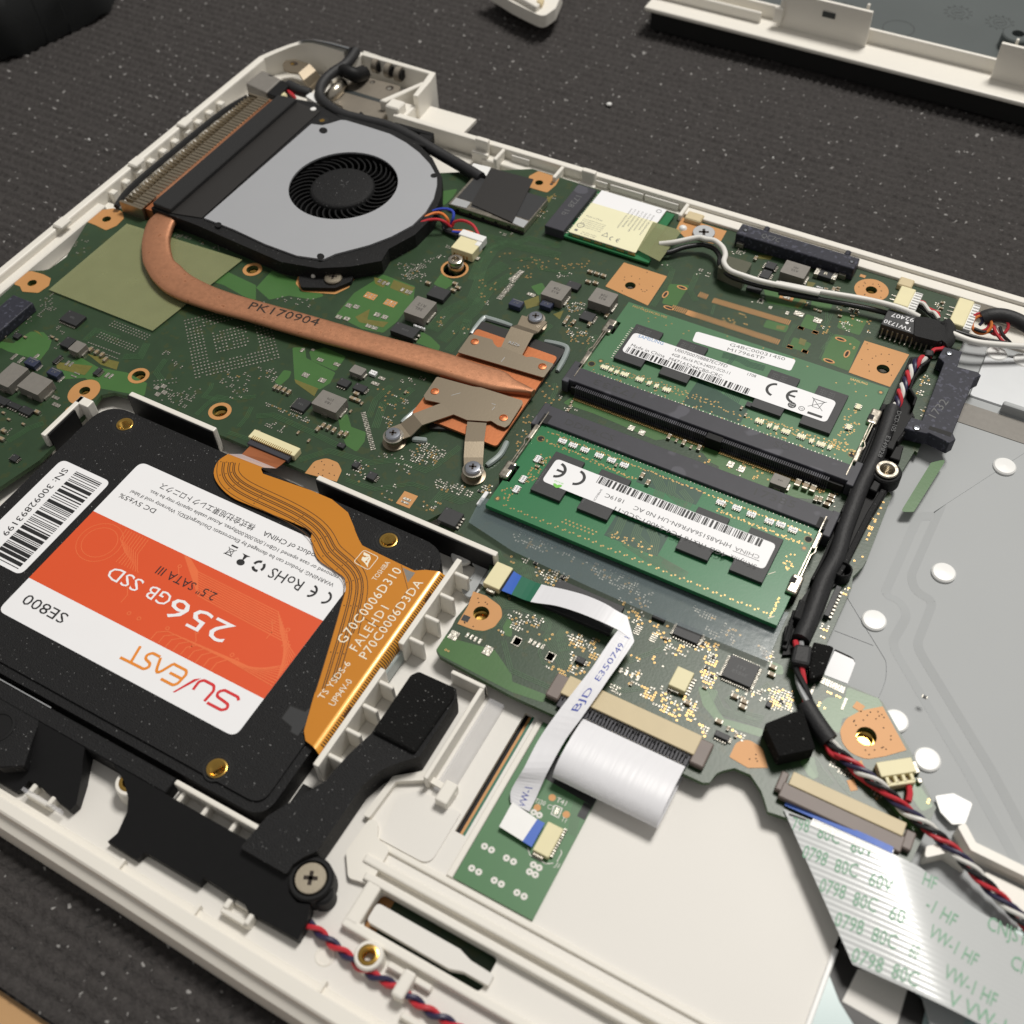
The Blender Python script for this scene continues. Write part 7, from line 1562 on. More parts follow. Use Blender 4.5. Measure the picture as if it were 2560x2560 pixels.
b.text('G70C0006D310', (83.30,-27.27), (84.07,-5.90), 2.3, zt, spacing=1.1); b.text('FALEHD1', (86.59,-27.56), (86.82,-15.54), 2.1, zt, spacing=1.2); b.text('P70C0006D3DA', (89.37,-28.21), (89.81,-6.47), 2.1, zt, spacing=1.1)
b.text('TOSHIBA', (80.42,-10.86), (80.61,-5.34), 1.2, zt); b.text('TS YSDS-6', (86.75,-40.08), (87.10,-30.45), 1.5, zt); b.text('UP94V-0', (89.59,-40.26), (89.71,-33.74), 1.5, zt)
sq = rounded([(73.53,-5.12), (77.53,-5.24), (77.43,-9.23), (73.30,-8.89)], 0.7); b.strip(sq + sq[:1], 0.16, zt)
lf = [(73.84,-5.59), (75.41,-5.66), (76.21,-6.38), (76.50,-7.98), (76.95,-8.74), (75.81,-8.08), (74.53,-7.63), (74.26,-6.89), (74.76,-6.50), (74.08,-6.22)]
b.prism(lf, zt+0.001, zt+0.001, sides=False, bottom=False); b.build('cable_print', 'inkwhite', flex)
b = MB(); zt2 = zt+0.02; b.strip([(74.74,-6.63), (75.41,-6.16)], 0.12, zt2); b.strip([(75.75,-7.49), (75.76,-6.36)], 0.12, zt2); q = (74.72,-6.52); b.disc(q[0], q[1], zt2, 0.24, 8); q = (75.78,-7.55); b.disc(q[0], q[1], zt2, 0.24, 8); b.build('emblem_veins', 'kapton', flex)

# ================================================================== speaker box along the front of the bay
spk = thing('speaker_box', 'black plastic speaker box wrapping the front corner of the drive bay', 'speaker', (90, -72, -4))
b = MB(); b.prism([(-20, -66.9), (70.6, -66.9), (70.6, -70.4), (-20, -70.4)], -3.9, 1.4); b.build('speaker_rail', 'satin', spk, bevel=0.25)
arm_ = [(90.4, -72.4), (91.2, -65.0), (96.9, -54.0), (97.6, -48.0), (99.2, -41.5), (99.2, -26.8), (100.2, -25.4), (109.0, -25.2), (110.1, -27.0), (110.2, -41.2), (107.4, -44.2), (105.0, -47.4), (103.7, -51.5), (103.4, -66.2), (101.8, -68.4), (100.9, -70.4), (101.0, -72.4)]
b = MB(); b.prism(rounded(arm_, 0.6, 4), -3.9, 2.2); b.build('speaker_arm', 'satin', spk, bevel=0.25, seg=2)
b = MB(); b.prism([(99.5, -41.2), (99.5, -27.2), (100.5, -25.7), (108.9, -25.5), (109.8, -27.2), (109.2, -41.3)], 2.2, 3.3); b.build('foam_pad', 'foam', spk, bevel=0.3)
# sloping front face
low = [(-20, -70.4), (50.2, -70.4), (51.2, -72.2), (53.2, -75.4), (55.2, -79.6), (54.8, -81.2), (53.8, -81.1), (44.2, -80.0), (43.4, -80.4), (43.2, -82.2), (42.1, -83.2), (38.6, -83.2), (-20, -83.2)]
low2 = [(57.6, -70.4), (101.0, -70.4), (101.4, -72.6), (102.6, -74.4), (104.8, -75.2), (107.2, -74.4), (108.2, -77.0), (108.3, -80.4), (97.4, -80.6), (96.0, -79.7), (86.4, -79.4), (86.1, -80.8), (73.2, -80.8), (72.6, -82.6), (65.2, -82.5), (66.1, -80.4), (65.6, -76.4), (64.2, -74.2), (61.4, -72.0)]
def slope(pts, nm):
    zf = lambda y: 1.4 + (y + 70.4)*0.30
    b = MB(); b.prism(pts, -3.95, 0)
    b.v = [(x, y, zf(y) if z == 0 else z) for x, y, z in b.v]
    return b.build(nm, 'black', spk, bevel=0.12)
slope(low, 'speaker_front'); slope(low2, 'speaker_front')
x, y = 104.8, -70.6
b = MB(); b.lathe(x, y, [(4.3, -3.9), (4.2, 0.6), (3.9, 0.9), (3.3, 0.9), (3.1, -0.6), (0.01, -0.6)], 32); b.build('screw_grommet', 'black', spk, autosmooth=0.5)
b = MB(); b.lathe(x+2.9, y-1.0, [(2.3, -3.9), (2.2, -0.6), (1.7, -0.3), (0.01, -0.3)], 18); b.build('grommet_lobe', 'black', spk, autosmooth=0.5)
screw_head(spk, x, y, 0.2, 2.95, 0.8, 'nickel', dome=False)
# driver grille block at the far left and the round recess
b = MB(); b.prism([(-20, -70.2), (38.0, -70.2), (40.2, -75.0), (42.4, -79.2), (38.5, -81.6), (-20, -81.6)], -1.0, 1.6); b.build('driver_block', 'satin', spk, bevel=0.3)
b = MB(); q = (31.73,-75.11); b.lathe(q[0], q[1], [(3.4, 1.55), (3.4, 1.75), (2.8, 1.8), (2.6, 1.62), (0.01, 1.62)], 28); b.build('driver_boss', 'black', spk, autosmooth=0.5)
b = MB(); b.strip([(23, -66.95), (38.2, -66.95)], 0.22, 1.62); b.build('bright_edge', 'silver', spk)
b = MB(); b.box(43.6, -82.6, -2.6, 53.6, -81.9, -1.2); b.build('film_edge', 'clearplastic', spk)
# white clip standing in the rail
clip = MB(); clip.box(71.3, -68.3, -4, 91.0, -67.2, 2.4); o = clip.build('bay_clip', 'white', case, bevel=0.3, seg=2)
for x in (73.0, 78.9, 85.6):
    b = MB(); b.prism([(x, -71.9), (x+1.0, -71.9), (x+1.0, -68.2), (x, -68.2)], -4, 1.0); b.build('clip_rib', 'white', o, bevel=0.3)
b = MB(); b.box(70.8, -72.6, -4.0, 91.8, -66.9, -2.2); b.build('clip_floor', 'palm', case)
# black sheet painting the shade in the gap round the drive end
b = MB(); b.prism([(70.7, -66.9), (93, -66.9), (95.5, -55), (91.2, -55), (91.2, -66)], -3.98, -3.0); b.build('bay_gap_shade', 'black', spk)

# ================================================================== touchpad board
tp = thing('touchpad_board', 'plain green touchpad board lying on the white palm rest', 'circuit board', (135, -45, -4))
b = MB(); b.prism([(126.6, -57.0), (143.3, -57.0), (143.3, -21.0), (126.6, -21.0)], -3.98, -3.55); b.build('board_sheet', 'ledgreen', tp)
b = MB(); b.prism([(125.2, -57.2), (126.5, -57.2), (126.5, -21), (125.2, -21)], -3.98, -3.4); b.build('board_margin', 'white', tp, bevel=0.15)
ZTP = -3.53
b = MB(); b.prism([(131.8, -31.6), (143.3, -32.4), (143.3, -26), (131.8, -26)], -3.55, -3.52); b.prism([(141.5, -35.6), (143.2, -35.6), (143.2, -32.4), (141.5, -32.4)], -3.55, -3.52); b.build('dark_patch', 'chip', tp)
b = MB()
for p in ((129.56,-49.02), (134.31,-49.04), (129.54,-53.80), (134.36,-53.81), (139.16,-53.83)):
    for d in (-0.75, 0.75): b.ring(p[0]+d, p[1]-abs(d)*0.1, ZTP, 0.2, 0.66, 14)
p = (139.22,-48.63)
for dx in (-0.6, 0.6):
    for dy in (-0.75, 0.75): b.ring(p[0]+dx, p[1]+dy, ZTP, 0.2, 0.66, 14)
p = (134.46,-38.81)
for dx in (-0.6, 0.6): b.ring(p[0]+dx, p[1], ZTP, 0.2, 0.66, 12)
b.text('T41', (136.55,-34.91), (138.58,-34.84), 1.1, ZTP); b.text('TJ30', (133.00,-36.97), (135.09,-36.70), 1.0, ZTP); b.text('C7', (135.67,-36.89), (136.87,-36.76), 1.0, ZTP); b.text('T1', (139.18,-37.86), (140.12,-37.86), 1.0, ZTP); b.text('J1', (142.14,-46.29), (142.94,-46.34), 1.0, ZTP)
q = [(136.77,-35.64), (138.31,-35.56), (138.54,-37.54), (136.97,-37.54)]; b.strip(q + q[:1], 0.2, ZTP)
for q in ([(136.14,-45.51), (137.18,-46.56), (140.62,-46.62), (141.77,-45.86)], [(141.81,-42.97), (142.27,-43.37), (142.24,-45.29)]): b.strip(q, 0.16, ZTP)
b.build('silk_print', 'palm', tp)
b = MB()
for p in ((135.60,-34.50), (134.00,-37.65), (139.56,-36.27)): b.disc(p[0], p[1], ZTP, 0.72, 16)
b.build('test_points', 'copperpad', tp)
b = MB(); p = (137.66,-36.57); b.rect(p[0], p[1], 0.8, 1.4, ZTP); b.build('solder_land', 'tin', tp)
b = MB()
for k in range(5): b.strip([(139.6+k*0.42, -32.0), (140.0+k*0.42, -34.4), (141.6+k*0.36, -39.5)], 0.14, ZTP)
b.build('board_traces', 'trace', tp, kind='stuff')
T, B = (137.41,-39.58), (140.71,-45.87)
x0, x1, y0, y1 = T[0], B[0], B[1], T[1]
b = MB(); b.box(x0, y0, -3.5, x1, y1, -2.1); o = b.build('cable_connector', 'cream', tp, bevel=0.12)
b = MB()
for k in range(11): b.box(x1-0.1, y0+0.7+k*0.58, -3.5, x1+0.5, y0+1.0+k*0.58, -2.9)
b.build('pins', 'tin', o, kind='stuff')
b = MB(); b.box(x0+0.2, y0-0.6, -3.5, x1-0.9, y0+0.1, -2.7); b.build('solder_tab', 'steel', o, bevel=0.1)
TPC = (x0, y0, y1)


# ================================================================== flat cables
def on_ribbon(b, txt, L_, R_, t0, t1, s0, s1, lift=0.03):
    """lettering laid on a ribbon: t along it, s across it (s0 baseline, s1 top)"""
    vs, fs, bb = glyphs(txt); n = len(L_) - 1; out = []
    for x, y in vs:
        t = t0 + (t1-t0)*(x-bb[0])/(bb[2]-bb[0]); s = s0 + (s1-s0)*y/0.72
        f = max(0, min(n-1e-6, t*n)); i = int(f); k = f-i
        l = Vector(L_[i]).lerp(Vector(L_[i+1]), k); r_ = Vector(R_[i]).lerp(Vector(R_[i+1]), k)
        p = l.lerp(r_, s); out.append((p.x, p.y, p.z+lift))
    b.add(out, fs)
nf = thing('narrow_flat_cable', 'narrow white flat cable folded once, stamped in blue, crossing the board edge', 'flat cable', (133, 0, 1))
A = [(104.73,5.97,1.50), (107.36,5.48,1.60), (112.32,5.32,2.00), (117.79,5.66,3.30), (122.76,5.71,4.40), (127.24,5.36,5.00), (130.53,4.86,5.00), (132.62,4.95,4.60)]
B = [(104.78,0.20,1.50), (107.67,0.26,1.60), (112.30,0.28,2.00), (117.77,1.11,3.30), (122.52,1.12,4.40), (126.94,0.97,5.00), (130.04,0.96,5.00), (132.45,1.06,4.60)]
A2 = [tuple(p) for p in spline(A, 4)]; B2 = [tuple(p) for p in spline(B, 4)]
b = MB(); b.ribbon(A2[:5], B2[:5], 0.2); b.build('blue_end', 'ffcblue', nf)
b = MB(); b.ribbon(A2[4:9], B2[4:9], 0.18); b.build('green_end', 'ffcgreen', nf)
b = MB(); b.ribbon(A2[8:], B2[8:], 0.15); b.build('cable_strip', 'ffc', nf)
b = MB(); q = A2[1], B2[1]; b.strip([(A2[1][0]-0.2, A2[1][1]), (B2[1][0]-0.2, B2[1][1])], 0.5, 1.62); b.build('slot_line', 'blackgap', nf)
tip = (136.32,0.43,4.20)
Lr = [(132.41,1.14,4.55), (132.18,-0.31,4.40), (131.80,-3.99,4.20), (131.40,-9.23,3.90), (130.55,-14.64,3.40), (129.49,-21.19,2.60), (128.78,-27.15,1.60), (128.83,-33.28,0.60), (128.34,-35.71,-1.20), (128.24,-37.72,-2.20), (129.14,-39.41,-2.90)]
Rr_ = [(136.25,0.46,4.20), (136.39,-0.17,4.20), (136.06,-4.49,4.10), (135.44,-9.95,3.80), (135.01,-14.14,3.40), (134.26,-19.66,2.60), (133.42,-24.86,1.60), (133.24,-30.94,0.60), (133.08,-33.81,-1.20), (133.13,-36.56,-2.40), (133.14,-39.30,-3.00)]
b = MB(); ti = len(A2)-1
b.add([tuple(A2[-1]), tuple(B2[-1]), tip, tuple(A2[-2]), tuple(B2[-2])], [(1, 2, 0)]); b.add([(p[0], p[1], p[2]-0.15) for p in (A2[-1], B2[-1], tip)], [(0, 2, 1)]); b.build('fold_corner', 'ffc', nf)
L3 = [tuple(p) for p in spline(Lr, 4)]; R3 = [tuple(p) for p in spline(Rr_, 4)]
b = MB(); b.ribbon(L3, R3, 0.15); b.build('cable_strip', 'ffc', nf)
tx = MB(); N_ = len(Lr)-1
on_ribbon(tx, 'E350749', L3, R3, 0.33, 0.135, 0.70, 0.40); on_ribbon(tx, 'BJD', L3, R3, 0.475, 0.375, 0.70, 0.40); on_ribbon(tx, 'VW-1', L3, R3, 0.985, 0.835, 0.72, 0.42); on_ribbon(tx, 'R', L3, R3, 0.075, 0.035, 0.75, 0.45)
tx.build('stamp_print', 'inkdark', nf)
b = MB(); e = [(129.53,-39.39,-2.30), (135.32,-40.10,-2.40), (134.91,-45.20,-2.40), (129.64,-44.81,-2.30)]
b.ribbon([e[0], e[1]], [e[3], e[2]], 0.2); b.build('cable_end', 'rivet', nf)
b = MB(); e2 = [(135.01,-40.10,-2.40), (136.96,-40.10,-2.45), (136.96,-45.41,-2.45), (134.86,-45.23,-2.40)]
b.ribbon([e2[0], e2[1]], [e2[3], e2[2]], 0.2); b.build('blue_end', 'ffcblue', nf)

wf = thing('wide_flat_cable', 'wide plain white flat cable looping from the front edge connector to the palm rest', 'flat cable', (140, -25, 0))
T, B = (134.28,-18.17), (156.20,-18.49)
x0, x1 = T[0], B[0]; yc = (T[1]+B[1])/2
prof = [(2.2, 0.9), (0, 1.0), (-3, 1.7), (-6, 2.3), (-9, 2.4), (-11.5, 1.8), (-13, 0.6), (-13.4, -0.6), (-12.4, -1.7), (-9, -2.6), (-4, -3.1), (4, -3.4)]
pr = [(p.x, p.y) for p in spline([(a, c, 0) for a, c in prof], 4)]
b = MB(); b.ribbon([(x0, yc+a, c) for a, c in pr], [(x1, yc+a, c) for a, c in pr], 0.14)
b.build('cable_loop', 'ffc', wf, smooth=True)
b = MB()
for k in range(30): x = x0+0.8+k*(x1-x0-1.6)/29; b.box(x-0.12, yc-0.3, 1.05, x+0.12, yc+1.9, 1.25)
b.build('cable_fingers', 'tin', wf, kind='stuff')

gf = thing('printed_flat_cable', 'broad grey white flat cable with rows of green print at the lower right', 'flat cable', (205, -20, -1))
s0, s1_ = (196.07,-18.56), (210.38,-38.75)
sd = Vector((s1_[0]-s0[0], s1_[1]-s0[1])).normalized(); sn = Vector((-sd.y, sd.x))
def gz(x, y):
    d = (x-s0[0])*sn.x + (y-s0[1])*sn.y
    T_ = 0.115 if d < 0 else 0.16
    return 1.9 - T_*(math.sqrt(d*d+12)-math.sqrt(12))
ed = (177.81,-19.24), (197.86,-17.92)
rows = [(175.70,-17.73), (195.94,-38.87)]
# long direction of the cable follows the print
pA, pB = (182.53,-19.80), (203.70,-19.34)
td = Vector((pB[0]-pA[0], pB[1]-pA[1])).normalized(); tn = Vector((td.y, -td.x))
if tn.dot(Vector((rows[1][0]-rows[0][0], rows[1][1]-rows[0][1]))) < 0: tn = -tn
O_ = Vector(rows[0]); Wd = (Vector(rows[1])-O_).dot(tn); sk = (Vector(rows[1])-O_).dot(td)/Wd
topR = (211.81,-19.26); botR = (215.65,-38.88)
def g_pt(u, v): p = O_ + td*(u + sk*v) + tn*v; return p.x, p.y
# upper edge: blue end, then the slanted edge that leaves the board
def v_top(u):
    return 0.0
bm_ = MB(); NU, NV = 46, 150
uv_top = [(Vector(q)-O_) for q in ((175.58,-16.01), (195.87,-16.24), (199.34,-16.80), (211.71,-19.54), (220.50,-19.93))]
tops = []
for q in uv_top:
    v = q.dot(tn); tops.append((q.dot(td), v))
def vt(ua):
    if ua <= tops[0][0]: return 0.0 if ua > 0 else 0.0
    for (a, va), (c, vc) in zip(tops, tops[1:]):
        if a <= ua <= c: return va + (vc-va)*(ua-a)/(c-a)
    return tops[-1][1]
UL = 62.0
for i in range(NU+1):
    for j in range(NV+1):
        v_ = Wd*j/NV; u_ = UL*i/NU
        ua = u_ + sk*v_
        # clamp to the upper edge
        p = O_ + td*ua + tn*v_
        bm_.v.append((p.x, p.y, 0))
vv = []
for (x, y, z) in bm_.v:
    q = Vector((x, y))-O_; ua, v_ = q.dot(td), q.dot(tn); lim = vt(ua)
    if v_ < lim: q = td*ua + tn*lim; x, y = (O_+q).x, (O_+q).y; v_ = lim
    vv.append((x, y, gz(x, y) + 0.010*math.cos(2*math.pi*v_/1.0)))
bm_.v = vv
for i in range(NU):
    for j in range(NV):
        a = i*(NV+1)+j; q = (a, a+1, a+NV+2, a+NV+1)
        va, vc = Vector(vv[q[1]])-Vector(vv[q[0]]), Vector(vv[q[3]])-Vector(vv[q[0]])
        if (Vector(vv[q[2]])-Vector(vv[q[0]])).length < 1e-6 or va.cross(vc).length < 1e-5: continue
        bm_.f.append(q if va.cross(vc).z > 0 else tuple(reversed(q))); bm_.m.append(0)
bm_.build('cable_sheet', 'ffcgrey', gf, smooth=True)
# blue stiffener and pin marks
def gquad(b, pts, lift):
    b.add([(x, y, gz(x, y)+lift) for x, y in ccw(pts)], [tuple(range(len(pts)))])
b = MB(); pa, pb, pc_, pd_ = (175.51,-15.82), (195.76,-16.05), (195.92,-17.36), (175.64,-17.02)
for k in range(12):
    t0, t1 = k/12, (k+1)/12; f = lambda a, c, t: (a[0]+(c[0]-a[0])*t, a[1]+(c[1]-a[1])*t)
    gquad(b, [f(pa, pb, t0), f(pa, pb, t1), f(pd_, pc_, t1), f(pd_, pc_, t0)], 0.16)
b.build('blue_end', 'ffcblue', gf)
b = MB(); qa, qb = (181.32,-17.38), (195.85,-17.54)
for k in range(40):
    x = qa[0]+(qb[0]-qa[0])*k/39; y = qa[1]+(qb[1]-qa[1])*k/39; b.add([(x-0.14, y-1.3, gz(x, y)+0.08), (x+0.14, y-1.3, gz(x, y)+0.08), (x+0.14, y+1.0, gz(x, y)+0.08), (x-0.14, y+1.0, gz(x, y)+0.08)], [(0, 1, 2, 3)])
b.build('pin_marks', 'rivet', gf, kind='stuff')
b = MB(); q = [(176.95,-18.05), (180.09,-17.84), (180.09,-18.19), (176.98,-18.47)]; gquad(b, q, 0.09); b.build('cut_line', 'ink', gf)
tx = MB()
def gtext(txt, p0, p1, h):
    vs, fs, bb = glyphs(txt); u = Vector((p1[0]-p0[0], p1[1]-p0[1])); w = u.length; u.normalize(); n = Vector((-u.y, u.x)); out = []
    for x, y in vs:
        px_ = p0[0] + u.x*(x-bb[0])*w/(bb[2]-bb[0]) + n.x*y*h/0.72; py_ = p0[1] + u.y*(x-bb[0])*w/(bb[2]-bb[0]) + n.y*y*h/0.72
        out.append((px_, py_, gz(px_, py_)+0.07))
    tx.add(out, fs)
for s, p, q in (('798', (178.45,-20.83), (181.38,-20.13)), ('80C', (182.96,-20.34), (186.95,-19.91)), ('60V', (189.17,-20.36), (193.12,-19.64)), ('HF', (202.26,-20.11), (204.61,-20.06)),
    ('0798', (181.75,-24.98), (186.14,-24.76)), ('80C', (187.82,-25.01), (191.77,-24.39)), ('60V', (193.89,-24.70), (197.95,-24.31)), ('-1 HF', (203.85,-24.12), (209.27,-24.84)),
    ('0798', (186.59,-29.51), (191.04,-29.05)), ('80C', (192.56,-29.33), (196.58,-28.92)), ('60', (198.81,-28.94), (201.42,-28.74)), ('VW-1 HF', (205.60,-28.64), (214.24,-29.70)), ('CNJST', (214.52,-21.94), (221.46,-21.33)),
    ('0798', (190.94,-34.04), (195.75,-33.56)), ('80C', (197.33,-33.77), (201.51,-33.45)), ('60', (203.68,-33.45), (205.14,-33.45)), ('VW-1 HF', (209.79,-34.08), (218.84,-34.57)), ('CNJST', (219.65,-26.44), (226.62,-26.49)),
    ('0798', (195.40,-38.51), (200.62,-38.22)), ('80C', (202.18,-38.14), (206.46,-37.85)), ('V VW-1', (211.65,-38.04), (221.20,-37.96))):
    gtext(s, p, q, 2.7)
tx.build('green_print', 'inkgreen', gf)

# ================================================================== wires
def wire(name, label, pts, r, m, cat='wire', k=5, group=None):
    b = MB(); b.tube(pts, r, 10, smooth_steps=k); o = b.build(name, m, None, smooth=True, loc=pts[0]); tag(o, label, cat, group); return o
WH = [(88.43,120.09,2.20), (92.22,121.37,3.20), (97.32,124.67,4.20), (99.85,124.65,4.60), (102.40,124.85,4.80), (105.36,123.21,4.80), (107.18,120.66,4.80), (108.06,117.40,5.00), (110.63,115.13,5.00), (114.69,114.93,4.80), (119.63,115.43,4.40), (126.09,116.55,4.20), (134.61,117.92,4.20), (123.07,116.64,4.20), (134.63,118.66,4.20), (146.22,121.04,4.20), (154.72,121.40,4.40), (159.70,121.77,3.20)]
wire('antenna_cable', 'white antenna cable from the wireless card over the drive chips to the black tape', WH, 0.75, 'wirewhite', 'cable')
WB = [(89.75,117.25,1.60), (92.11,118.55,1.80), (95.07,121.82,2.20), (98.78,124.56,2.40), (100.48,124.89,2.40), (102.91,124.25,2.60), (105.45,121.48,3.00), (106.99,117.89,3.40), (110.51,115.40,3.20), (114.82,115.30,2.80), (121.04,116.16,2.40), (127.57,117.06,2.40), (134.91,118.03,2.40), (124.48,115.60,2.40), (135.27,117.83,2.40), (146.95,119.99,2.40), (154.06,120.96,2.00)]
wire('antenna_cable', 'black antenna cable lying below the white one', WB, 0.72, 'wireblack', 'cable')
wire('antenna_cable', 'white cable leaving the black tape towards the right edge of the photo', [(165.59,120.31,3.00), (169.14,119.18,3.40), (174.19,119.03,3.20), (180.29,121.48,2.60), (186.52,124.70,2.00), (196.52,130.49,1.00)], 0.8, 'wirewhite', 'cable')
wire('antenna_cable', 'thin black cable beside the short white one at the right edge', [(164.75,121.67,2.20), (169.41,121.84,2.20), (175.38,122.58,1.60), (180.42,124.23,1.00), (186.70,126.69,0.00)], 0.6, 'wireblack', 'cable')

def braid(pts, wires, R, r, pitch, root, k=6):
    P = spline(pts, k); d = [0.0]
    for a, c in zip(P, P[1:]): d.append(d[-1] + (c-a).length)
    n = int(d[-1]/pitch*14)+2; Q = []
    for i in range(n):
        t = d[-1]*i/(n-1); j = 0
        while j < len(d)-2 and d[j+1] < t: j += 1
        Q.append((P[j].lerp(P[j+1], (t-d[j])/max(d[j+1]-d[j], 1e-9)), t))
    for w, (nm, mname, ph) in enumerate(wires):
        pp = []
        for i, (q, t) in enumerate(Q):
            tg = (Q[min(i+1, n-1)][0]-Q[max(i-1, 0)][0]).normalized(); s_ = tg.cross(Vector((0, 0, 1))).normalized(); up_ = s_.cross(tg)
            a = 2*math.pi*(t/pitch) + ph
            pp.append(q + s_*R*math.cos(a) + up_*R*math.sin(a))
        b = MB(); b.tube(pp, r, 8); b.build(nm, mname, root, smooth=True)
sw = thing('twisted_wire_pair', 'red and black twisted wire pair running from the speaker box along the front rim', 'wire', (112, -79, -3))
braid([(107.97,-76.93,-2.60), (110.66,-77.22,-2.60), (113.62,-77.75,-2.60), (118.37,-78.39,-2.40), (122.38,-78.92,-2.40), (128.01,-78.61,-2.20), (130.87,-78.87,-2.40), (134.86,-79.25,-2.60), (139.56,-79.14,-2.80), (145.50,-79.46,-2.80), (153.47,-80.04,-2.80)], [('red_wire', 'wirered', 0), ('black_wire', 'wirenavy', math.pi)], 0.5, 0.52, 6.2, sw)

fw = thing('fan_wires', 'red, orange and blue fan wires looping into the cream fan plug', 'wire', (22, 88, 1))
for nm, mm, pts in (('red_wire', 'wirered', [(24.81,93.17,2.50), (24.76,94.98,3.50), (26.46,97.69,4.20), (29.16,99.56,4.40), (31.24,100.50,3.60), (32.59,101.58,1.60), (33.32,102.40,3.00), (35.71,103.04,3.80), (39.10,102.75,3.60), (41.91,100.98,2.40)]),
    ('orange_wire', 'wireorange', [(24.35,96.03,3.20), (24.92,98.33,3.80), (26.97,101.37,4.40), (29.08,102.41,4.40), (31.25,101.87,3.80), (31.84,101.90,1.40), (33.57,100.78,1.20), (37.17,101.23,2.00), (40.00,101.04,2.40)]),
    ('blue_wire', 'wireblue', [(24.92,101.40,3.40), (26.94,103.23,4.40), (29.58,104.36,4.80), (31.79,104.29,4.60), (32.58,102.82,3.60), (31.79,102.01,1.60), (32.47,100.32,1.00), (36.00,100.40,1.60), (37.87,100.06,2.20)]),
    ('black_wire', 'wireblack', [(23.76,95.56,1.60), (24.07,98.24,3.00), (25.54,101.29,3.40), (27.44,102.23,3.40), (30.01,101.38,2.00), (31.23,100.11,1.00), (36.04,99.35,1.20)])):
    b = MB(); b.tube(pts, 0.42, 8, smooth_steps=6); b.build(nm, mm, fw, smooth=True)
b = MB(); b.tube([(30.42,101.65,0.80), (31.82,100.69,0.80), (33.57,100.73,0.80)], 1.1, 8, smooth_steps=3); b.build('wire_sleeve', 'sleeve', fw, smooth=True)
b = MB(); L = (37.36,99.00); Rr2 = (44.87,98.91); y0 = min(L[1], Rr2[1]); b.box(L[0]-0.2, y0-1.0, 0.8, Rr2[0], y0+1.6, 3.3); b.box(Rr2[0]-1.6, y0-2.8, 0.8, Rr2[0], y0-0.9, 3.1); b.build('plug', 'rivet', fw, bevel=0.25, seg=2)

# display cable from the hinge to its socket
dc = thing('display_cable', 'thick black display cable from the hinge round the fan to the square black film', 'cable', (0, 140, 3))
b = MB(); b.tube([(-39.40,161.81,5.50), (-38.24,154.64,5.20), (-39.57,149.32,4.80), (-40.14,144.79,4.20), (-38.96,140.10,3.60), (-35.37,136.14,3.00), (-25.62,132.20,3.40), (-17.61,132.15,3.60), (-8.24,132.76,3.60), (1.37,131.19,3.40), (7.90,129.72,3.00), (14.17,128.51,2.40), (21.71,126.63,2.20), (29.42,124.28,2.20)], 1.75, 10, smooth_steps=6); b.build('cable_sheath', 'sleeve', dc, smooth=True)
b = MB(); b.tube([(-33.97,157.04,1.50), (-33.28,152.58,3.50), (-34.87,151.40,4.60), (-37.44,151.42,4.80), (-38.73,150.29,4.20)], lambda t: 2.6-0.8*t, 12, smooth_steps=4); b.build('cable_bundle', 'black', dc, smooth=True)
b = MB(); q = [(29.84,129.46), (43.72,130.12), (47.83,109.93), (33.16,111.98)]; b.prism(q, 2.42, 2.62); b.build('socket_film', 'tapeblack', dc)
b = MB(); b.prism([(23.95,129.33), (29.62,129.82), (30.41,125.70), (23.96,126.37)], 2.2, 2.5); b.build('white_tape', 'rivet', dc)
b = MB(); b.prism([(27.58,112.74), (32.52,112.82), (32.69,109.92), (27.66,109.57)], 2.38, 2.42); b.build('grey_tape', 'silver', dc)
b = MB(); b.prism([(47.24,112.70), (51.51,112.53), (51.53,109.46), (47.55,109.95)], 2.38, 2.42); b.build('grey_tape', 'silver', dc)
# hinge parts
hg = thing('hinge_bracket', 'flat steel hinge bracket plate with springs beside the rear corner box', 'hinge', (-25, 150, -4))
pl = [(-37.65,141.39), (-38.89,149.29), (-37.05,152.76), (-32.64,157.92), (-20.41,158.17), (-18.52,153.97), (-17.01,148.01), (-14.38,142.71), (-16.42,139.30), (-21.15,136.60), (-27.57,137.15), (-31.24,140.31)]
b = MB(); b.prism(rounded(pl, 1.2, 4), -1.2, 0.0); b.build('hinge_plate', 'hingemetal', hg, bevel=0.2)
b = MB(); b.prism([(-36.65,149.08), (-18.78,148.81), (-18.54,147.26), (-35.96,147.27)], 0.0, 0.05); b.build('plate_groove', 'undermark', hg)
b = MB(); b.tube([(-37.74,141.39,-0.50), (-36.32,144.40,1.50), (-37.08,149.20,1.00)], 2.2, 10, smooth_steps=4); b.build('hinge_knuckle', 'steel', hg, smooth=True)
for p in ((-32.46,162.85), (-27.16,162.30), (-22.91,161.72)):
    b = MB(); b.tube([(p[0]-0.9, p[1], 1.6), (p[0]+0.9, p[1], 1.6)], 2.4, 16); b.build('hinge_spring', 'hingemetal', hg, autosmooth=0.6)
    b = MB(); b.tube([(p[0]+0.95, p[1], 1.6), (p[0]+1.5, p[1], 1.6)], 1.7, 14); b.build('hinge_washer', 'black', hg)
for p, r in (((-29.94,156.18), 0.9), ((-22.92,155.68), 1.3)):
    b = MB(); b.disc(p[0], p[1], 0.06, r, 16); b.mat(1); b.disc(p[0], p[1]-r*0.3, 0.07, r*0.55, 12); b.build('bracket_hole', ['hole', 'tin'], hg)
b = MB(); b.prism([(-21.59,137.26), (-17.70,135.13), (-16.88,133.13), (-20.86,132.80)], -1, 3.0); b.build('cable_hook', 'black', hg, bevel=0.4)
hb = thing('hinge_strap', 'bent steel hinge arm screwed inside the rear left corner', 'hinge', (-48, 150, -3))
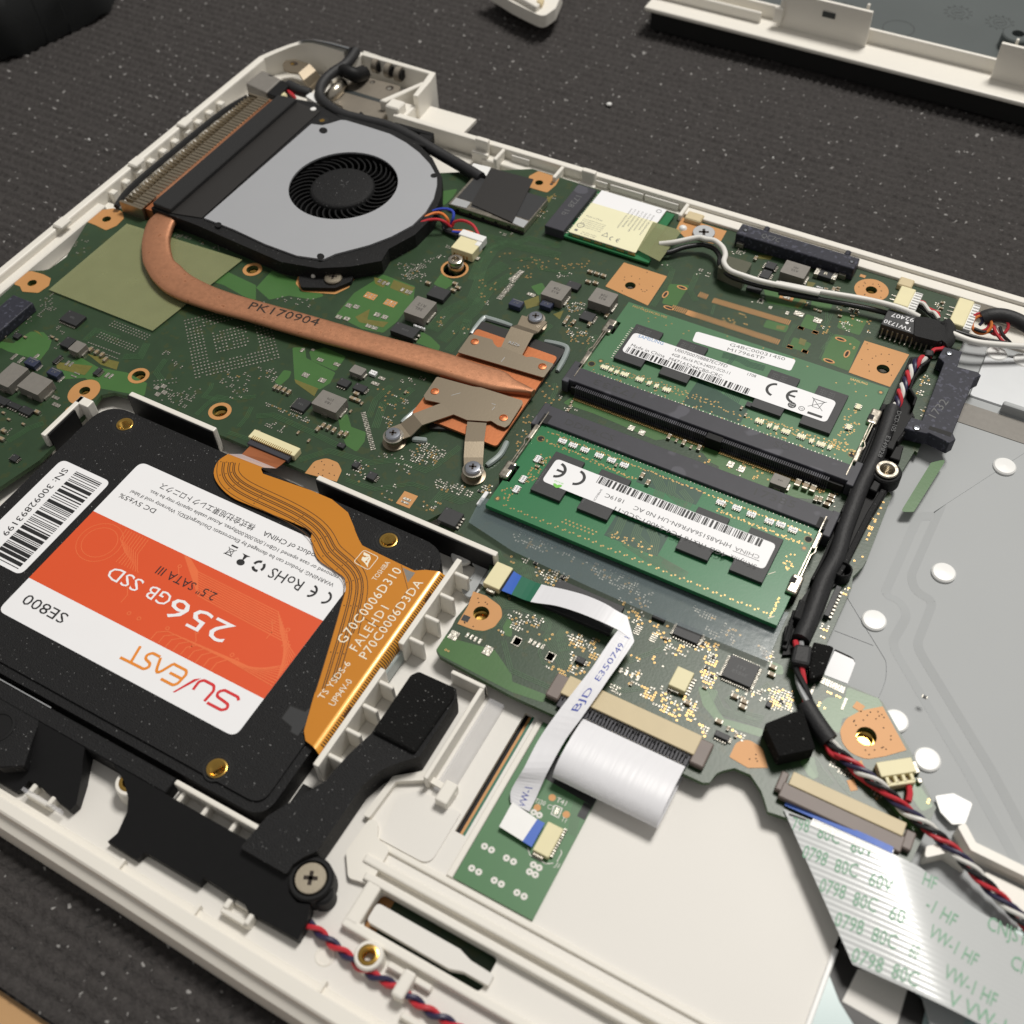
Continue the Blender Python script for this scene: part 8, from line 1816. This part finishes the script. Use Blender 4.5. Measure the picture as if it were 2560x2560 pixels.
pts = [(-61.46,149.96), (-62.09,152.46), (-59.42,154.41), (-53.58,154.28), (-53.62,148.17), (-56.41,147.39), (-59.57,147.81)]
b = MB(); b.prism(rounded(pts, 0.8, 4), 0.9, 1.5); b.build('arm_plate', 'bracket', hb, bevel=0.15)
b = MB(); b.ribbon([(-53.58,154.28,1.50), (-50.72,153.63,0.20), (-49.37,153.93,-2.00), (-49.56,153.27,-3.50)], [(-53.62,148.17,1.50), (-51.00,146.91,0.20), (-49.44,147.32,-2.00), (-49.71,147.72,-3.50)], 0.6); b.build('arm_bend', 'bracket', hb)
b = MB(); p = (-58.30,152.14); b.disc(p[0], p[1], 1.54, 1.5, 18, 1.1); b.mat(1); b.disc(p[0]-0.3, p[1]-0.5, 1.56, 0.7, 12); b.build('arm_hole', ['hole', 'brass'], hb)
dj = thing('power_jack', 'grey metal power jack with a black back in the left wall near the fins', 'power jack', (-62, 137, -4))
b = MB(); b.prism([(-64.45,143.05), (-55.48,141.35), (-55.13,132.72), (-64.62,134.27)], -3.5, 2.5); b.build('jack_shell', 'ferrite', dj, bevel=0.4, seg=2)
b = MB(); b.prism([(-55.60,141.48), (-51.59,140.98), (-50.66,132.43), (-55.24,132.85)], -3.5, 2.3); b.build('jack_body', 'black', dj, bevel=0.3)
b = MB(); p = (-59.96,141.54); b.rect(p[0], p[1], 1.6, 0.6, 2.52, 0.1); b.build('jack_slot', 'blackgap', dj)
b = MB(); p = (-51.36,135.64); b.lathe(p[0], p[1], [(1.6, -2), (1.6, 1.0), (1.1, 1.6), (0.01, 1.7)], 12); b.build('glue_drop', 'cream', dj, smooth=True)
b = MB(); b.tube([(-52.17,139.33,0.50), (-48.41,137.42,0.80), (-47.45,137.20,0.00)], 0.6, 8, smooth_steps=3); b.build('red_wire', 'wirered', dj, smooth=True)
b = MB(); b.tube([(-52.83,141.33,1.00), (-48.16,140.36,1.00), (-44.17,141.05,0.50)], 1.8, 10, smooth_steps=3); b.build('black_lead', 'sleeve', dj, smooth=True)
b = MB(); b.prism(rounded([(-41.92,136.09), (-41.59,138.60), (-37.85,138.57), (-35.87,136.41), (-36.75,134.45)], 0.6), -1, 3.0); b.build('white_plug', 'rivet', dj, bevel=0.5, seg=2)

# ================================================================== black cable duct with its wires
du = thing('cable_duct', 'long black plastic cable duct with two round eyes along the right side of the memory', 'cable duct', (166, 55, 0))
cl = [(161.76,109.20), (162.27,97.86), (162.49,91.13), (160.49,90.65), (160.83,79.99), (161.44,65.97), (162.28,58.73), (162.45,54.80), (162.84,46.92), (163.25,39.75), (163.05,36.60), (163.08,31.29), (162.36,26.17), (163.50,17.12), (163.85,13.29)]
cr = [(166.01,14.64), (167.86,19.40), (167.94,26.28), (167.44,34.04), (168.84,36.93), (167.67,42.05), (168.57,48.35), (168.92,54.20), (169.84,64.51), (170.03,67.62), (169.11,79.55), (167.10,79.68), (167.70,85.56), (168.27,90.35), (166.69,92.66), (166.79,96.41), (164.93,98.58), (164.52,104.09), (165.53,109.14), (165.32,111.33)]
b = MB(); b.prism(cl + cr, 0.05, 0.9); b.build('duct_floor', 'black', du)
def rail(pts, w, z, nm='duct_wall'):
    l, r_ = offset(pts, w/2), offset(pts, -w/2); b = MB(); b.prism(l + list(reversed(r_)), 0.1, z); b.build(nm, 'satin', du, bevel=0.15)
rail([(162.22,106.35), (162.47,95.97), (162.69,89.30), (161.10,86.30), (161.60,75.93), (162.03,63.20), (162.96,56.92), (162.78,52.34)], 0.7, 3.4)
rail([(163.16,45.92), (163.34,39.98), (163.21,35.60), (163.06,32.38)], 0.6, 3.0)
rail([(166.51,107.87), (165.20,104.63), (164.82,99.67), (165.08,96.05), (167.18,93.72), (167.36,91.07)], 0.6, 3.4)
rail([(168.45,87.86), (168.04,82.63), (167.41,78.24)], 0.6, 3.2)
rail([(169.03,63.46), (168.30,55.63), (168.06,48.28), (167.84,41.65), (167.40,35.91)], 1.3, 2.6)
rail([(167.08,34.47), (167.29,29.13), (167.46,22.99), (167.65,17.47)], 0.6, 2.8)
rail([(162.45,23.65), (163.15,18.30), (163.45,15.55)], 0.8, 2.6)
def dblock(pts, z, m='black', nm='duct_clip', z0=0.1, bev=0.2):
    b = MB(); b.prism(pts, z0, z); return b.build(nm, m, du, bevel=bev)
dblock([(165.59,77.49), (167.34,77.52), (167.35,74.95), (165.61,74.91)], 3.6); dblock([(166.20,64.71), (167.89,64.22), (167.81,61.47), (166.04,61.64)], 3.2)
dblock([(162.84,52.29), (164.27,51.98), (164.12,49.06), (162.54,49.27)], 3.2); dblock([(162.43,26.30), (164.01,26.19), (164.56,21.42), (162.77,21.40)], 3.4, 'satin'); dblock([(161.96,19.59), (163.43,21.49), (164.36,14.55), (163.11,14.56)], 1.6)
dblock([(167.45,77.91), (169.13,78.20), (169.65,73.91), (167.16,73.77)], 2.0)
# eyes
x, y = (167.94,68.10)
b = MB(); b.lathe(x, y, [(3.5, 0.1), (3.5, 3.2), (3.2, 3.6), (2.7, 3.6), (2.7, 1.0)], 32); b.build('duct_eye', 'satin', du, autosmooth=0.5)
b = MB(); b.lathe(x, y, [(2.6, 0.5), (2.6, 4.1), (2.4, 4.3), (1.75, 4.3), (1.6, 4.1)] + [(1.5 if k % 2 else 1.62, 3.9-0.2*k) for k in range(12)] + [(0.01, 1.4)], 32); b.build('threaded_insert', 'steel', du, autosmooth=0.5)
x, y = (167.93,37.90)
b = MB(); b.lathe(x, y, [(2.1, 0.1), (2.1, 3.0), (1.95, 3.2), (1.75, 3.2), (1.65, 3.0), (1.65, 0.4), (0.01, 0.4)], 28); b.build('duct_eye', 'satin', du, autosmooth=0.5)
# thick sleeves and the braided wires
sl_ = thing('sleeved_wires', 'thick black sleeved wire bundle in the duct with red and white braid at its top', 'wire bundle', (166, 60, 2))
b = MB(); b.tube([(163.29,88.26,2.60), (163.90,81.12,2.60), (164.37,72.13,2.60), (164.14,62.66,2.50), (164.45,55.31,2.50), (164.89,47.82,2.40), (165.64,40.66,2.40), (165.26,33.75,2.40), (165.56,28.21,2.40), (165.92,22.61,2.40), (165.99,17.46,2.40)], 1.9, 12, smooth_steps=4); b.build('sleeve', 'sleeve', sl_, smooth=True)
tx = MB(); L_ = [(163.59,85.77,4.55), (164.25,77.29,4.55), (164.48,69.18,4.55)]; 
for s, p, q in (('DCD-105', (164.62,86.35), (165.13,79.53)), ('E349828', (164.75,77.60), (164.83,70.53))):
    tx.text(s, p, q, 1.0, 4.53)
tx.build('sleeve_print', 'chipmark', sl_)
braid([(165.24,108.01,3.00), (163.95,105.74,3.00), (163.42,101.94,3.00), (163.43,97.83,3.00), (163.43,93.79,3.00), (163.85,89.92,2.80), (163.47,88.96,2.60)], [('red_wire', 'wirered', 0), ('white_wire', 'wirewhite', 2.1), ('black_wire', 'wirenavy', 4.2)], 0.62, 0.55, 7.0, sl_)
braid([(165.73,16.79,2.20), (168.08,10.80,2.20), (169.44,8.39,2.40), (170.91,6.22,2.40), (172.29,4.36,2.20)], [('red_wire', 'wirered', 0.4), ('grey_wire', 'silver', 2.6), ('black_wire', 'wireblack', 4.4)], 0.65, 0.6, 18.0, sl_)
b = MB(); b.prism([(165.32,15.12), (168.76,16.27), (169.80,11.39), (166.12,10.53)], 0.9, 4.2); b.build('tape_band', 'sleeve', sl_, bevel=0.7, seg=2)
b = MB(); b.prism([(168.54,17.93), (172.12,18.70), (172.62,18.52), (172.87,11.51), (170.73,9.32), (169.76,12.02)], 0.3, 3.0); b.build('foam_block', 'foam', sl_, bevel=0.25)
b = MB(); b.tube([(166.10,109.69,2.20), (166.29,112.28,2.60), (167.80,113.53,2.60), (168.76,115.65,2.20)], 0.55, 8, smooth_steps=4); b.build('red_wire', 'wirered', sl_, smooth=True)
b = MB(); b.prism([(164.42,111.20), (166.49,111.91), (166.88,109.82), (164.91,109.15)], 0.5, 3.2); b.build('tape_band', 'sleeve', sl_, bevel=0.5, seg=2)
# black cloth tape over the transformer
ct = thing('cloth_tape', 'black cloth tape wrapped over the end of the network transformer', 'tape', (170, 118, 2))
b = MB(); b.prism(rounded([(158.88,120.45), (161.56,121.45), (166.49,121.88), (167.63,120.41), (168.67,116.24), (166.38,114.09), (160.62,113.51)], 0.8), 2.2, 4.1); b.build('tape_patch', 'cloth', ct, bevel=0.5, seg=2)
b = MB(); b.tube([(165.85,122.33,3.00), (167.41,120.87,2.60), (168.20,117.46,2.40), (167.49,115.00,2.20)], 2.0, 10, smooth_steps=4); b.build('tape_roll', 'cloth', ct, smooth=True)
for nm, mm, pts in (('white_wire', 'wirewhite', [(157.74,128.40,2.00), (159.26,127.87,2.60), (161.34,126.24,2.20), (162.68,125.48,2.80), (164.38,123.24,3.20)]), ('red_wire', 'wirered', [(157.80,129.29,1.60), (159.11,128.91,2.00), (160.37,127.91,1.60), (163.23,126.00,2.60), (164.12,124.36,2.60)]), ('black_wire', 'wireblack', [(157.72,128.25,1.40), (159.70,127.22,1.60), (161.84,125.59,1.80), (164.00,123.26,2.60)])):
    b = MB(); b.tube(pts, 0.5, 8, smooth_steps=5); b.build(nm, mm, ct, smooth=True)
# loops at the right hand connector
lw = thing('looped_wires', 'red and purple wire loops with a thick black sleeve at the larger cream connector', 'wire bundle', (186, 125, 1))
b = MB(); b.tube([(174.02,129.48,2.20), (175.61,130.51,3.00), (178.38,131.66,3.20), (181.49,131.91,3.00), (184.39,131.47,2.60), (188.60,130.91,2.00)], 1.9, 10, smooth_steps=5); b.build('sleeve', 'sleeve', lw, smooth=True)
for cx, mm in (((173.98,128.42), 'wirered'), ((174.44,127.69), 'wireorange'), ((178.31,129.05), 'wirered')):
    pts = [(cx[0] + 2.3*math.cos(t), cx[1] + 2.3*math.sin(t)*0.8, 1.8 + 1.4*math.sin(t)) for t in [2*math.pi*i/14 for i in range(15)]]
    b = MB(); b.tube(pts, 0.42, 8, smooth_steps=2); b.build('red_loop', mm, lw, smooth=True)
for mm, pts in (('wirered', [(177.04,128.98,1.60), (178.54,126.80,1.20), (180.77,125.25,0.60)]), ('wireblack', [(178.67,128.87,1.80), (180.17,126.94,1.20), (182.49,126.02,0.40)]), ('wirenavy', [(172.35,128.64,2.20), (172.97,129.60,2.80), (174.26,128.32,2.40), (173.90,127.39,1.60)]), ('wirewhite', [(177.78,129.47,1.50), (179.65,127.60,1.00), (181.87,126.05,0.40)]), ('wireblack', [(173.10,125.86,1.40), (175.63,126.25,1.00), (177.95,128.00,0.80)])):
    b = MB(); b.tube(pts, 0.42, 8, smooth_steps=5); b.build('loose_wire', mm, lw, smooth=True)
# black foam pad and the braid to the lower right corner
fp = thing('foam_wrap', 'square black foam pad stuck over the wires near the lower right screw pad', 'foam pad', (178, 4, 0))
b = MB(); b.prism(rounded([(166.47,-5.11), (171.75,1.41), (176.85,-5.50), (171.36,-10.14)], 0.6), 0.6, 4.6); b.build('foam_pad', 'foam', fp, bevel=0.4, seg=2)
lb_ = thing('corner_braid', 'braid of red, black and white wires leaving by the lower right corner', 'wire bundle', (190, 0, 1))
b = MB(); b.tube([(171.87,3.74,2.40), (173.82,2.05,2.40), (176.27,0.19,2.30), (178.62,-1.30,2.00)], 1.9, 10, smooth_steps=5); b.build('sleeve', 'sleeve', lb_, smooth=True)
pth = [(178.36,-0.96,1.60), (180.64,-2.35,1.40), (184.74,-3.97,1.60), (188.07,-5.09,2.00), (191.84,-6.46,2.00), (195.81,-8.21,2.00), (199.34,-9.23,2.00), (202.96,-10.32,1.60), (203.63,-10.47,1.20), (207.71,-12.21,1.20), (212.15,-14.31,0.80), (216.45,-16.14,0.40), (220.61,-18.01,0.20), (228.98,-21.30,0.00)]
braid(pth, [('black_wire', 'wireblack', 0), ('white_wire', 'wirewhite', 1.6), ('black_wire', 'wirenavy', 3.1), ('red_wire', 'wirered', 4.7)], 0.78, 0.44, 11.0, lb_)
b = MB(); b.tube([(177.98,-1.04,1.40), (179.64,-3.16,1.20), (182.71,-3.37,1.00), (185.18,-5.06,1.20), (189.04,-6.05,1.20), (192.67,-6.65,1.40), (196.54,-8.09,1.40)], 0.55, 8, smooth_steps=5); b.build('red_wire', 'wirered', lb_, smooth=True)
b = MB(); b.tube([(194.93,-2.72,0.80), (195.38,-4.38,1.60), (195.57,-6.23,1.80)], 0.6, 8, smooth_steps=4); b.build('red_wire', 'wirered', lb_, smooth=True)
# plastic guides around the braid, clear tab
gd = thing('cable_guide', 'white plastic guide posts holding the wire braid by the metal plate', 'cable guide', (212, -8, -3))
def gpost(pts, z0, z1, nm='guide_post'):
    b = MB(); b.prism(rounded(pts, 0.5, 3), z0, z1); b.build(nm, 'white', gd, bevel=0.35, seg=2)
gpost([(201.03,-12.62), (203.66,-10.37), (208.88,-11.50), (208.41,-12.85), (204.63,-12.10), (201.34,-14.96)], -4.0, 1.0); gpost([(204.95,-6.26), (206.03,-4.83), (208.71,-7.68), (217.77,-8.00), (225.90,-8.39), (225.40,-10.26), (217.53,-9.90), (208.26,-9.60)], -3.5, 1.0)
gpost([(211.98,-11.00), (218.90,-11.15), (227.41,-11.40), (226.14,-16.00), (216.63,-14.51), (212.00,-12.92)], -3.6, -1.5)
b = MB(); b.prism(rounded([(199.89,-1.23), (202.81,0.91), (206.50,0.63), (206.37,-4.00), (204.26,-5.27), (201.64,-3.88)], 0.6), -1.4, -1.0); b.build('glare_white_tab', 'rivet', gd, bevel=0.1)  # opaque white stands in for lamp glare on the clear tab

# ================================================================== tapes lying over the board
t1 = MB(); t1.prism([(88.60,20.59), (89.61,13.03), (102.15,10.57), (122.05,9.82), (139.47,9.61), (161.87,10.19), (161.61,13.84), (161.50,23.33), (158, 22), (96, 22)], 1.36, 1.41)
tag(t1.build('clear_tape', 'cleartape', None, loc=(130, 10, 1.3)), 'wide strip of clear tape over the board in front of the front memory module', 'tape')
t2 = MB(); t2.prism([(-53.71,29.98), (-17.05,30.18), (-13.22,64.23), (-53.44,62.06)], 0.55, 0.6)
tag(t2.build('yellow_tape', 'yellowtape', None, loc=(-45, 45, 0.5)), 'large square of yellowed tape under the heat pipe bend', 'tape')
t3 = MB(); t3.prism([(82.95,127.76), (91.71,127.83), (91.52,113.17), (84.07,114.90)], 2.34, 2.42)
tag(t3.build('yellow_tape', 'yellowtape', None, loc=(84, 118, 2.3)), 'small yellowed tape holding the antenna plugs to the wireless card', 'tape')
t4 = thing('grey_tape_mound', 'grey tape stuck over the antenna cables behind the copper contact rows', 'tape', (112, 117, 0))
b = MB(); b.prism(rounded([(107.08,115.65), (107.74,121.29), (114.68,121.32), (114.65,114.59)], 0.6), 0.4, 4.35); b.build('tape_hood', 'greytape', t4, bevel=0.6, seg=2)
